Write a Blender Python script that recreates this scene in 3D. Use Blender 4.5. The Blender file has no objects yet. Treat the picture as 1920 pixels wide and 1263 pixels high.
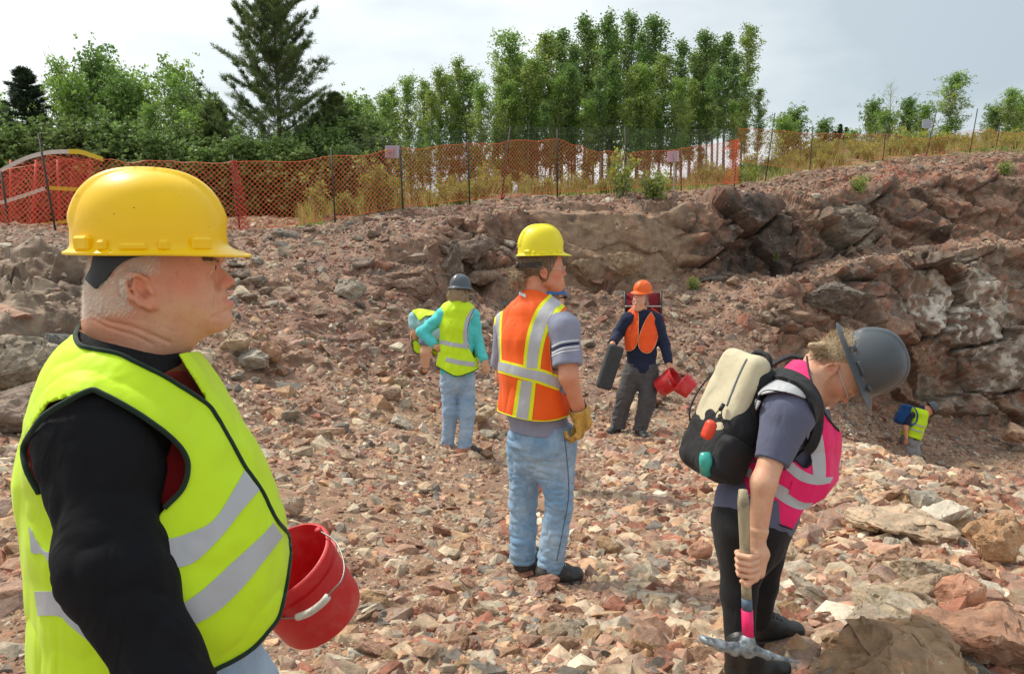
import bpy, bmesh, math, random
import numpy as np
from mathutils import Vector, Matrix
random.seed(7); rng = np.random.default_rng(7)
R = math.radians
scene = bpy.context.scene
COL = scene.collection

# ------------------------------------------------------------------ camera
FPX, CX, CY = 1387.0, 960.0, 631.5
PITCH = math.atan(181.5 / FPX)
cam_data = bpy.data.cameras.new('camera')
cam_data.sensor_width = 36.0
cam_data.lens = 36.0 * FPX / 1920.0
cam_data.clip_start = 0.05
cam_data.clip_end = 3000
camera = bpy.data.objects.new('camera', cam_data)
COL.objects.link(camera)
camera.location = (0, 0, 0)
camera.rotation_euler = (math.pi / 2 - PITCH, 0, 0)
scene.camera = camera

# ------------------------------------------------------------------ sky and sun
SUN_EL, SUN_AZ = R(52), R(-55)          # azimuth from +Y, negative = to the left
world = bpy.data.worlds.new("World"); scene.world = world
world.use_nodes = True
nt = world.node_tree; nt.nodes.clear()
def wn(t, **k):
    n = nt.nodes.new(t)
    for a, b in k.items(): setattr(n, a, b)
    return n
out = wn('ShaderNodeOutputWorld'); bg = wn('ShaderNodeBackground'); bg.inputs[1].default_value = 0.125
sky = wn('ShaderNodeTexSky'); sky.sky_type = 'NISHITA'; sky.sun_disc = False
sky.sun_elevation = SUN_EL; sky.sun_rotation = SUN_AZ
sky.air_density = 1.2; sky.dust_density = 2.0; sky.altitude = 300
tc = wn('ShaderNodeTexCoord')
mp = wn('ShaderNodeMapping'); mp.inputs['Scale'].default_value = (1.1, 1.1, 2.6); mp.inputs['Location'].default_value = (.3, .2, .1)
nz = wn('ShaderNodeTexNoise'); nz.inputs['Scale'].default_value = 1.7; nz.inputs['Detail'].default_value = 6; nz.inputs['Roughness'].default_value = .5
nt.links.new(tc.outputs['Generated'], mp.inputs[0]); nt.links.new(mp.outputs[0], nz.inputs[0])
cr = wn('ShaderNodeValToRGB')
cr.color_ramp.elements[0].position = .40; cr.color_ramp.elements[0].color = (2.75, 3.2, 3.5, 1)
cr.color_ramp.elements[1].position = .62; cr.color_ramp.elements[1].color = (5.0, 5.25, 5.25, 1)
nt.links.new(nz.outputs[0], cr.inputs[0])
# the side of the sky towards the hidden sun is brighter: direction dot sun
dt = wn('ShaderNodeVectorMath', operation='DOT_PRODUCT')
sd = Vector((math.sin(SUN_AZ) * math.cos(SUN_EL), math.cos(SUN_AZ) * math.cos(SUN_EL), math.sin(SUN_EL)))
dt.inputs[1].default_value = sd
nt.links.new(tc.outputs['Generated'], dt.inputs[0])
mr = wn('ShaderNodeMapRange'); mr.inputs[1].default_value = .15; mr.inputs[2].default_value = .95
mr.inputs[3].default_value = 0.0; mr.inputs[4].default_value = 1.0
nt.links.new(dt.outputs['Value'], mr.inputs[0])
gl = wn('ShaderNodeMixRGB', blend_type='ADD'); gl.inputs[2].default_value = (1.5, 1.45, 1.3, 1)
nt.links.new(mr.outputs[0], gl.inputs[0]); nt.links.new(cr.outputs[0], gl.inputs[1])
mx = wn('ShaderNodeMixRGB'); mx.inputs[0].default_value = .9
nt.links.new(sky.outputs[0], mx.inputs[1]); nt.links.new(gl.outputs[0], mx.inputs[2])
nt.links.new(mx.outputs[0], bg.inputs[0]); nt.links.new(bg.outputs[0], out.inputs[0])

sl = bpy.data.lights.new('sun', 'SUN'); sl.energy = 2.5; sl.angle = R(9); sl.color = (1.0, .93, .82)
sun = bpy.data.objects.new('sun', sl); COL.objects.link(sun)
sun.rotation_euler = (-sd).to_track_quat('-Z', 'Y').to_euler()
scene.view_settings.view_transform = 'Standard'; scene.view_settings.look = 'None'
scene.view_settings.exposure = 0.60; scene.view_settings.gamma = 1.0
scene.render.engine = 'CYCLES'
scene.cycles.max_bounces = 6; scene.cycles.diffuse_bounces = 3; scene.cycles.transparent_max_bounces = 12
scene.cycles.use_denoising = True

# ------------------------------------------------------------------ pixel <-> world
SP, CP = math.sin(PITCH), math.cos(PITCH)
def W(px, py, d):
    """point seen at photo pixel (px,py) at depth d metres along the view axis"""
    x = (np.asarray(px, float) - CX) / FPX; y = -(np.asarray(py, float) - CY) / FPX
    d = np.asarray(d, float)
    return np.stack([x * d, (CP + y * SP) * d, (-SP + y * CP) * d], -1)
def PX(P):
    P = np.asarray(P, float); d = P[..., 1] * CP - P[..., 2] * SP
    u = P[..., 1] * SP + P[..., 2] * CP
    return CX + FPX * P[..., 0] / d, CY - FPX * u / d, d

# ------------------------------------------------------------------ noise in numpy
def _hash(ix, iy, iz, s):
    h = (ix.astype(np.uint32) * np.uint32(374761393) + iy.astype(np.uint32) * np.uint32(668265263)
         + iz.astype(np.uint32) * np.uint32(2147483647 // 3) + np.uint32(s * 7919 + 13))
    h = (h ^ (h >> np.uint32(13))) * np.uint32(1274126177)
    h = (h ^ (h >> np.uint32(16))) * np.uint32(2246822519)
    h = h ^ (h >> np.uint32(15))
    return h.astype(np.float32) / np.float32(4294967295.0)
def vnoise(P, s=0):
    P = np.asarray(P, np.float32); F = np.floor(P); f = P - F; I = F.astype(np.int64)
    u = f * f * f * (f * (f * 6 - 15) + 10)
    r = 0
    for a in (0, 1):
        wx = u[..., 0] if a else 1 - u[..., 0]
        for b in (0, 1):
            wy = u[..., 1] if b else 1 - u[..., 1]
            for c in (0, 1):
                wz = u[..., 2] if c else 1 - u[..., 2]
                r = r + wx * wy * wz * _hash(I[..., 0] + a, I[..., 1] + b, I[..., 2] + c, s)
    return r * 2 - 1
def fbm(P, o=4, s=0, g=.5):
    P = np.asarray(P, np.float32); r = 0; a = 1; t = 0
    for i in range(o):
        r = r + a * vnoise(P * (2.03 ** i) + 17.3 * i, s + i); t += a; a *= g
    return r / t
def worley(P, s=0, facet=False):
    """F1, F2 and a random value of the nearest cell"""
    P = np.asarray(P, np.float32); I = np.floor(P).astype(np.int64)
    f1 = np.full(P.shape[:-1], 9., np.float32); f2 = f1.copy(); rid = f1 * 0; off = np.zeros(P.shape, np.float32); rn = np.zeros(P.shape, np.float32)
    for a in (-1, 0, 1):
        for b in (-1, 0, 1):
            for c in (-1, 0, 1):
                x, y, z = I[..., 0] + a, I[..., 1] + b, I[..., 2] + c
                q = np.stack([x + _hash(x, y, z, s), y + _hash(x, y, z, s + 1), z + _hash(x, y, z, s + 2)], -1)
                d = np.sqrt(((q - P) ** 2).sum(-1)).astype(np.float32)
                m = d < f1
                f2 = np.where(m, f1, np.minimum(f2, d)); rid = np.where(m, _hash(x, y, z, s + 3), rid); f1 = np.where(m, d, f1)
                if facet: off = np.where(m[..., None], P - q, off).astype(np.float32); rn = np.where(m[..., None], np.stack([_hash(x, y, z, s + 4), _hash(x, y, z, s + 5), _hash(x, y, z, s + 6)], -1) * 2 - 1, rn)
    if facet: return f1, f2, rid, (off * rn).sum(-1)
    return f1, f2, rid
def sstep(a, b, x):
    t = np.clip((x - a) / (b - a), 0, 1); return t * t * (3 - 2 * t)

# ------------------------------------------------------------------ meshes
def mesh_np(name, V, F, mat=None, smooth=True, col=None, parent=None, fcol=None):
    """V (n,3); F (m,k) or list of such arrays; col per-vertex rgb"""
    if not isinstance(F, (list, tuple)): F = [F]
    F = [f for f in F if len(f)]
    V = np.asarray(V, np.float32)
    me = bpy.data.meshes.new(name)
    me.vertices.add(len(V)); me.vertices.foreach_set('co', V.ravel())
    nl = sum(f.size for f in F); npol = sum(len(f) for f in F)
    me.loops.add(nl); me.polygons.add(npol)
    me.loops.foreach_set('vertex_index', np.concatenate([f.ravel() for f in F]).astype(np.int32))
    tot = np.concatenate([np.full(len(f), f.shape[1]) for f in F])
    st = np.concatenate([[0], np.cumsum(tot)[:-1]])
    me.polygons.foreach_set('loop_start', st.astype(np.int32))
    me.polygons.foreach_set('use_smooth', np.full(npol, smooth, bool))
    if col is not None:
        at = me.attributes.new('Col', 'FLOAT_COLOR', 'POINT')
        c = np.ones((len(V), 4), np.float32); c[:, :3] = col
        at.data.foreach_set('color', c.ravel())
    me.update(); me.validate()
    ms = mat if isinstance(mat, (list, tuple)) else [mat]
    for m in ms:
        if m: me.materials.append(m)
    o = bpy.data.objects.new(name, me); COL.objects.link(o)
    if parent: o.parent = parent
    return o
def tag(o, label=None, cat=None, group=None, kind=None):
    if label: o['label'] = label
    if cat: o['category'] = cat
    if group: o['group'] = group
    if kind: o['kind'] = kind
    return o
def empty(name, loc, label, cat, group=None):
    o = bpy.data.objects.new(name, None); COL.objects.link(o); o.location = [float(v) for v in loc]
    o.empty_display_size = .1
    return tag(o, label, cat, group)
def adopt(root, *objs):
    """parent world-space meshes to an Empty standing at its base"""
    off = Vector(root.location)
    for o in objs:
        o.parent = root
        o.matrix_parent_inverse = Matrix.Translation(-off)
def sub(parent, *objs):
    for o in objs: o.parent = parent

class MB:
    """collects shapes into one mesh, in world coordinates"""
    def __init__(s): s.V = []; s.T = []; s.Q = []; s.n = 0; s.C = []
    def add(s, V, T=None, Q=None, c=None):
        V = np.asarray(V, float).reshape(-1, 3)
        if T is not None and len(T): s.T.append(np.asarray(T) + s.n)
        if Q is not None and len(Q): s.Q.append(np.asarray(Q) + s.n)
        s.V.append(V); s.n += len(V)
        s.C.append(np.tile(np.asarray(c if c is not None else (1, 1, 1), float), (len(V), 1)) if c is None or np.ndim(c) == 1 else np.asarray(c))
        return s
    def tube(s, P, r, n=8, c=None, cap=True, ell=None, up=None):
        P = np.asarray(P, float); m = len(P); r = np.full(m, r) if np.ndim(r) == 0 else np.asarray(r, float)
        Tn = np.gradient(P, axis=0); Tn /= np.linalg.norm(Tn, axis=1)[:, None] + 1e-9
        u = np.array(up if up is not None else (0.13, .21, 1.0)); V = []
        A = np.cross(Tn[0], u); 
        if np.linalg.norm(A) < .05: A = np.cross(Tn[0], (1, 0, 0))
        for i in range(m):
            A = A - Tn[i] * A.dot(Tn[i]); A /= np.linalg.norm(A) + 1e-9; B = np.cross(Tn[i], A)
            a = np.arange(n) * 2 * math.pi / n
            e = ell if ell else 1.0
            V.append(P[i] + r[i] * (np.cos(a)[:, None] * A + e * np.sin(a)[:, None] * B))
        V = np.concatenate(V); Q = []
        for i in range(m - 1):
            for k in range(n):
                Q.append((i * n + k, i * n + (k + 1) % n, (i + 1) * n + (k + 1) % n, (i + 1) * n + k))
        T = []
        if cap:
            V = np.concatenate([V, P[:1], P[-1:]]); a, b = m * n, m * n + 1
            for k in range(n):
                T.append((a, (k + 1) % n, k)); T.append((b, (m - 1) * n + k, (m - 1) * n + (k + 1) % n))
        return s.add(V, T, Q, c)
    def box(s, ctr, size, rot=None, c=None, bev=0.0):
        h = np.asarray(size, float) / 2
        if bev:
            pts = []
            for a in (-1, 1):
                for b in (-1, 1):
                    for d in (-1, 1):
                        for k in range(3):
                            q = np.array([a, b, d]) * (h - bev); q[k] += (a, b, d)[k] * bev; pts.append(q)
            V, T = hull(np.array(pts))
        else:
            V = np.array([(a, b, d) for a in (-1, 1) for b in (-1, 1) for d in (-1, 1)]) * h; T = None
        if rot is not None: V = V @ np.asarray(rot).T
        V = V + np.asarray(ctr)
        Q = [(0, 1, 3, 2), (4, 6, 7, 5), (0, 4, 5, 1), (2, 3, 7, 6), (0, 2, 6, 4), (1, 5, 7, 3)]
        return s.add(V, T, None, c) if bev else s.add(V, None, Q, c)
    def build(s, name, mat, parent=None, smooth=True, auto=None):
        F = []
        if s.T: F.append(np.concatenate(s.T))
        if s.Q: F.append(np.concatenate(s.Q))
        o = mesh_np(name, np.concatenate(s.V), F, mat, smooth, np.concatenate(s.C), parent)
        if auto:
            o.data.set_sharp_from_angle(angle=R(auto))
        return o
def hull(pts):
    bm = bmesh.new()
    for p in pts: bm.verts.new([float(q) for q in p])
    r = bmesh.ops.convex_hull(bm, input=bm.verts)
    bmesh.ops.delete(bm, geom=[v for v in bm.verts if not v.link_faces], context='VERTS')
    bmesh.ops.triangulate(bm, faces=bm.faces)
    bmesh.ops.recalc_face_normals(bm, faces=bm.faces)
    bm.verts.index_update()
    V = np.array([v.co[:] for v in bm.verts]); T = np.array([[v.index for v in f.verts] for f in bm.faces])
    bm.free(); return V, T

# ------------------------------------------------------------------ materials
def newmat(name):
    m = bpy.data.materials.new(name); m.use_nodes = True
    return m, m.node_tree, m.node_tree.nodes['Principled BSDF']
def nd(t, kind, **k):
    n = t.nodes.new(kind)
    for a, b in k.items():
        if a in n.inputs.keys(): n.inputs[a].default_value = b
        else: setattr(n, a, b)
    return n
def plain(name, rgb, rough=.6, var=.12, scale=30, bump=.0, bscale=200, metal=0, spec=.5, attr=False, sheen=0, coat=0, dirt=None, dscale=6, dlo=.5, dhi=.65, stretch=None):
    """base colour with mottling, optional dirt blotches and bump"""
    m, t, b = newmat(name); L = t.links.new
    b.inputs['Roughness'].default_value = rough; b.inputs['Metallic'].default_value = metal
    b.inputs['Specular IOR Level'].default_value = spec
    if sheen: b.inputs['Sheen Weight'].default_value = sheen
    if coat: b.inputs['Coat Weight'].default_value = coat; b.inputs['Coat Roughness'].default_value = .1
    g = nd(t, 'ShaderNodeNewGeometry')
    tcn = nd(t, 'ShaderNodeTexCoord')
    src = tcn.outputs['Object']
    if stretch:
        mpn = nd(t, 'ShaderNodeMapping'); mpn.inputs['Scale'].default_value = stretch; L(src, mpn.inputs[0]); src = mpn.outputs[0]
    n1 = nd(t, 'ShaderNodeTexNoise', Scale=scale, Detail=5.0, Roughness=.6); L(src, n1.inputs[0])
    r = nd(t, 'ShaderNodeMapRange'); r.inputs[1].default_value = .3; r.inputs[2].default_value = .7
    r.inputs[3].default_value = 1 - var; r.inputs[4].default_value = 1 + var; L(n1.outputs[0], r.inputs[0])
    mul = nd(t, 'ShaderNodeVectorMath', operation='SCALE'); L(r.outputs[0], mul.inputs['Scale'])
    if attr:
        a = nd(t, 'ShaderNodeAttribute'); a.attribute_name = 'Col'; L(a.outputs['Color'], mul.inputs[0])
    else: mul.inputs[0].default_value = rgb
    last = mul.outputs[0]
    if dirt:
        n2 = nd(t, 'ShaderNodeTexNoise', Scale=dscale, Detail=7.0, Roughness=.65); L(tcn.outputs['Object'], n2.inputs[0])
        r2 = nd(t, 'ShaderNodeMapRange'); r2.inputs[1].default_value = dlo; r2.inputs[2].default_value = dhi; L(n2.outputs[0], r2.inputs[0])
        mixn = nd(t, 'ShaderNodeMixRGB'); mixn.inputs[2].default_value = (*dirt, 1); L(r2.outputs[0], mixn.inputs[0]); L(last, mixn.inputs[1]); last = mixn.outputs[0]
    L(last, b.inputs['Base Color'])
    if bump:
        n3 = nd(t, 'ShaderNodeTexNoise', Scale=bscale, Detail=4.0); L(src, n3.inputs[0])
        bp = nd(t, 'ShaderNodeBump', Strength=bump); bp.inputs['Distance'].default_value = .01; L(n3.outputs[0], bp.inputs['Height']); L(bp.outputs[0], b.inputs['Normal'])
    return m

def rockmat(name, vein=.5, bump=.6, fine=1.0):
    m, t, b = newmat(name); L = t.links.new
    b.inputs['Roughness'].default_value = .82; b.inputs['Specular IOR Level'].default_value = .35
    tcn = nd(t, 'ShaderNodeTexCoord'); a = nd(t, 'ShaderNodeAttribute'); a.attribute_name = 'Col'
    n1 = nd(t, 'ShaderNodeTexNoise', Scale=3.0 * fine, Detail=9.0, Roughness=.68); L(tcn.outputs['Object'], n1.inputs[0])
    r = nd(t, 'ShaderNodeMapRange'); r.inputs[1].default_value = .32; r.inputs[2].default_value = .68; r.inputs[3].default_value = .62; r.inputs[4].default_value = 1.42
    L(n1.outputs[0], r.inputs[0])
    mul = nd(t, 'ShaderNodeVectorMath', operation='SCALE'); L(r.outputs[0], mul.inputs['Scale']); L(a.outputs['Color'], mul.inputs[0])
    # rusty / ochre drift
    n2 = nd(t, 'ShaderNodeTexNoise', Scale=7.0 * fine, Detail=6.0, Roughness=.6); L(tcn.outputs['Object'], n2.inputs[0])
    r2 = nd(t, 'ShaderNodeMapRange'); r2.inputs[1].default_value = .52; r2.inputs[2].default_value = .7; r2.inputs[4].default_value = .45; L(n2.outputs[0], r2.inputs[0])
    tint = nd(t, 'ShaderNodeMixRGB', blend_type='MULTIPLY'); tint.inputs[2].default_value = (1.15, .72, .5, 1)
    L(r2.outputs[0], tint.inputs[0]); L(mul.outputs[0], tint.inputs[1])
    # pale mineral veins: warped narrow band of noise
    n3 = nd(t, 'ShaderNodeTexNoise', Scale=4.0 * fine, Detail=5.0, Roughness=.55, Distortion=.6); L(tcn.outputs['Object'], n3.inputs[0])
    s = nd(t, 'ShaderNodeMath', operation='SUBTRACT'); s.inputs[1].default_value = .5; L(n3.outputs[0], s.inputs[0])
    ab = nd(t, 'ShaderNodeMath', operation='ABSOLUTE'); L(s.outputs[0], ab.inputs[0])
    r3 = nd(t, 'ShaderNodeMapRange'); r3.inputs[1].default_value = .0; r3.inputs[2].default_value = .014; r3.inputs[3].default_value = vein; r3.inputs[4].default_value = 0; L(ab.outputs[0], r3.inputs[0])
    n4 = nd(t, 'ShaderNodeTexNoise', Scale=2.2 * fine, Detail=2.0); L(tcn.outputs['Object'], n4.inputs[0])
    r4 = nd(t, 'ShaderNodeMapRange'); r4.inputs[1].default_value = .45; r4.inputs[2].default_value = .6; L(n4.outputs[0], r4.inputs[0])
    vm = nd(t, 'ShaderNodeMath', operation='MULTIPLY'); L(r3.outputs[0], vm.inputs[0]); L(r4.outputs[0], vm.inputs[1])
    mxn = nd(t, 'ShaderNodeMixRGB'); mxn.inputs[2].default_value = (.62, .56, .48, 1); L(vm.outputs[0], mxn.inputs[0]); L(tint.outputs[0], mxn.inputs[1])
    wm_ = nd(t, 'ShaderNodeMixRGB', blend_type='MULTIPLY'); wm_.inputs[0].default_value = 1; wm_.inputs[2].default_value = (1.04, .975, .885, 1); L(mxn.outputs[0], wm_.inputs[1]); L(wm_.outputs[0], b.inputs['Base Color'])
    n5 = nd(t, 'ShaderNodeTexNoise', Scale=22.0 * fine, Detail=8.0, Roughness=.7); L(tcn.outputs['Object'], n5.inputs[0])
    bp = nd(t, 'ShaderNodeBump', Strength=bump); bp.inputs['Distance'].default_value = .02 / fine; L(n5.outputs[0], bp.inputs['Height'])
    n7 = nd(t, 'ShaderNodeTexVoronoi', Scale=3.2 * fine, feature='F1'); wv = nd(t, 'ShaderNodeVectorMath', operation='ADD'); sc7 = nd(t, 'ShaderNodeVectorMath', operation='SCALE'); sc7.inputs['Scale'].default_value = .25 / fine
    L(n1.outputs['Color'], sc7.inputs[0]); L(tcn.outputs['Object'], wv.inputs[0]); L(sc7.outputs[0], wv.inputs[1]); L(wv.outputs[0], n7.inputs[0])
    n8 = nd(t, 'ShaderNodeTexNoise', Scale=5.0 * fine, Detail=6.0, Roughness=.65); L(tcn.outputs['Object'], n8.inputs[0]); ad = nd(t, 'ShaderNodeMath', operation='ADD'); L(n7.outputs['Distance'], ad.inputs[0]); L(n8.outputs[0], ad.inputs[1])
    bp2 = nd(t, 'ShaderNodeBump', Strength=.55); bp2.inputs['Distance'].default_value = .10 / fine; L(ad.outputs[0], bp2.inputs['Height']); L(bp.outputs[0], bp2.inputs['Normal']); L(bp2.outputs[0], b.inputs['Normal'])
    return m
# ------------------------------------------------------------------ modelling by distance fields
f32 = np.float32
def A3(p): return np.asarray(p, f32)
def rc(a, b, ra, rb):
    a, b = A3(a), A3(b); ab = b - a; L = float(ab @ ab) + 1e-9
    def f(P):
        q = P - a; t = np.clip((q @ ab) / L, 0, 1)
        q = q - t[:, None] * ab
        return np.sqrt((q * q).sum(1)) - (ra + t * (rb - ra))
    return f
def sph(c, r):
    c = A3(c)
    return lambda P: np.sqrt(((P - c) ** 2).sum(1)) - r
def ell(c, r, M=None):
    """ellipsoid; M rows are its axes"""
    c, r = A3(c), A3(r); M = None if M is None else A3(M)
    def f(P):
        q = P - c
        if M is not None: q = q @ M.T
        k0 = np.sqrt(((q / r) ** 2).sum(1)); k1 = np.sqrt(((q / (r * r)) ** 2).sum(1)) + 1e-6
        return k0 * (k0 - 1) / k1
    return f
def rbox(c, h, rad, M=None):
    c, h = A3(c), A3(h); M = None if M is None else A3(M)
    def f(P):
        q = P - c
        if M is not None: q = q @ M.T
        q = np.abs(q) - (h - rad); m = np.maximum(q, 0)
        return np.sqrt((m * m).sum(1)) + np.minimum(q.max(1), 0) - rad
    return f
def chain(pts, right, front, rx, ry, rz=None):
    """body with elliptical sections: pts (n,3), section axes, half sizes along right / front"""
    pts = A3(pts); rx = A3(rx); ry = A3(ry); n = len(pts)
    right = np.broadcast_to(A3(right), (n, 3)); front = np.broadcast_to(A3(front), (n, 3))
    def f(P):
        best = None
        for i in range(n - 1):
            a, b = pts[i], pts[i + 1]; ab = b - a; L = float(ab @ ab) + 1e-9
            q = P - a; t = np.clip((q @ ab) / L, 0, 1); q = q - t[:, None] * ab
            R_ = right[i] + t[:, None] * (right[i + 1] - right[i]); R_ = R_ / np.linalg.norm(R_, axis=1)[:, None]
            F_ = front[i] + t[:, None] * (front[i + 1] - front[i]); F_ = F_ / np.linalg.norm(F_, axis=1)[:, None]
            U_ = np.cross(R_, F_)
            x = (q * R_).sum(1); y = (q * F_).sum(1); z = (q * U_).sum(1)
            sx = rx[i] + t * (rx[i + 1] - rx[i]); sy = ry[i] + t * (ry[i + 1] - ry[i]); sz = np.minimum(sx, sy)
            k0 = np.sqrt((x / sx) ** 2 + (y / sy) ** 2 + (z / sz) ** 2)
            k1 = np.sqrt((x / sx ** 2) ** 2 + (y / sy ** 2) ** 2 + (z / sz ** 2) ** 2) + 1e-6
            d = k0 * (k0 - 1) / k1
            best = d if best is None else smn(best, d, .02)
        return best
    return f
def smn(a, b, k):
    h = np.maximum(k - np.abs(a - b), 0) / k
    return np.minimum(a, b) - h * h * k * .25
def U(*fs, k=.02):
    def f(P):
        d = fs[0](P)
        for g in fs[1:]: d = smn(d, g(P), k)
        return d
    return f
def UN(*fs):
    def f(P):
        d = fs[0](P)
        for g in fs[1:]: d = np.minimum(d, g(P))
        return d
    return f
def SUBT(a, b, k=.006):
    return lambda P: -smn(-a(P), b(P), k)
def INT(*fs, k=.002):
    def f(P):
        d = fs[0](P)
        for g in fs[1:]: d = -smn(-d, -g(P), k)
        return d
    return f
def OFF(a, o): return lambda P: a(P) - o
def plane(p, n):
    """positive on the side the normal points to"""
    p, n = A3(p), A3(n); n = n / np.linalg.norm(n)
    return lambda P: (P - p) @ n
def shell(a, o, t):
    return lambda P: np.abs(a(P) - o) - t
def wrinkle(a, amp, scale, s=0, stretch=(1, 1, 1), o=3):
    st = A3(stretch)
    return lambda P: a(P) + amp * fbm(P * st * scale, o, s)
def folds(a, amp, scale, s=0, stretch=(1, 1, 1)):
    """sharper creases"""
    st = A3(stretch)
    def f(P):
        n = fbm(P * st * scale, 2, s)
        return a(P) + amp * (1 - 2 * np.abs(n) ** .7)
    return f
class LUT:
    """signed distance to a polygon (negative inside), tabulated"""
    def __init__(s, pts, step, pad):
        pts = np.asarray(pts, float); s.st = step; s.lo = pts.min(0) - pad; hi = pts.max(0) + pad
        s.n = np.maximum(2, np.ceil((hi - s.lo) / step).astype(int) + 1)
        x, y = np.meshgrid(s.lo[0] + np.arange(s.n[0]) * step, s.lo[1] + np.arange(s.n[1]) * step, indexing='ij')
        best = np.full(x.shape, 1e9); ins = np.zeros(x.shape, bool); n = len(pts)
        for i in range(n):
            a, b = pts[i], pts[(i + 1) % n]; e = b - a
            t = np.clip(((x - a[0]) * e[0] + (y - a[1]) * e[1]) / (e @ e + 1e-12), 0, 1)
            best = np.minimum(best, (x - a[0] - t * e[0]) ** 2 + (y - a[1] - t * e[1]) ** 2)
            if a[1] != b[1]: ins ^= ((a[1] > y) != (b[1] > y)) & (x < (b[0] - a[0]) * (y - a[1]) / (b[1] - a[1]) + a[0])
        s.g = np.where(ins, -np.sqrt(best), np.sqrt(best)).astype(f32)
    def __call__(s, x, y):
        u = (x - s.lo[0]) / s.st; v = (y - s.lo[1]) / s.st
        uc = np.clip(u, 0, s.n[0] - 1.001); vc = np.clip(v, 0, s.n[1] - 1.001)
        i = uc.astype(np.int32); j = vc.astype(np.int32); a = (uc - i).astype(f32); b = (vc - j).astype(f32); g = s.g
        r = (g[i, j] * (1 - a) + g[i + 1, j] * a) * (1 - b) + (g[i, j + 1] * (1 - a) + g[i + 1, j + 1] * a) * b
        return r + np.hypot(u - uc, v - vc).astype(f32) * s.st
def poly_prism(pts, near=None, far=None):
    """positive inside a polygon of photo pixels, swept along the viewing rays between two depths"""
    lut = LUT(pts, 1.5, 40)
    def f(P):
        u, v, d = PX(P); r = -lut(u, v) * d / FPX
        if near is not None: r = np.minimum(r, d - near)
        if far is not None: r = np.minimum(r, far - d)
        return r.astype(f32)
    return f
def LOC(f, c, r, m=.02):
    """f is only asked near c; elsewhere a safe large value"""
    c = A3(c)
    def g(P):
        d = np.sqrt(((P - c) ** 2).sum(1)) - r
        out = (np.maximum(d, 0) + m).astype(f32); k = d < 0
        if k.any(): out[k] = f(P[k])
        return out
    return g
def capchain(pts, r):
    """many round segments of one radius, asked only near them"""
    pts = np.asarray(pts, float); c = (pts.max(0) + pts.min(0)) / 2; R_ = np.linalg.norm(pts - c, axis=1).max() + .02
    return LOC(UN(*[rc(pts[i], pts[i + 1], r, r) for i in range(len(pts) - 1)]), c, R_, .02 - r)
def grad(f, P, e=.0015):
    g = np.stack([f(P + A3([e, 0, 0])) - f(P - A3([e, 0, 0])), f(P + A3([0, e, 0])) - f(P - A3([0, e, 0])), f(P + A3([0, 0, e])) - f(P - A3([0, 0, e]))], -1) / (2 * e)
    return g
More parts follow.
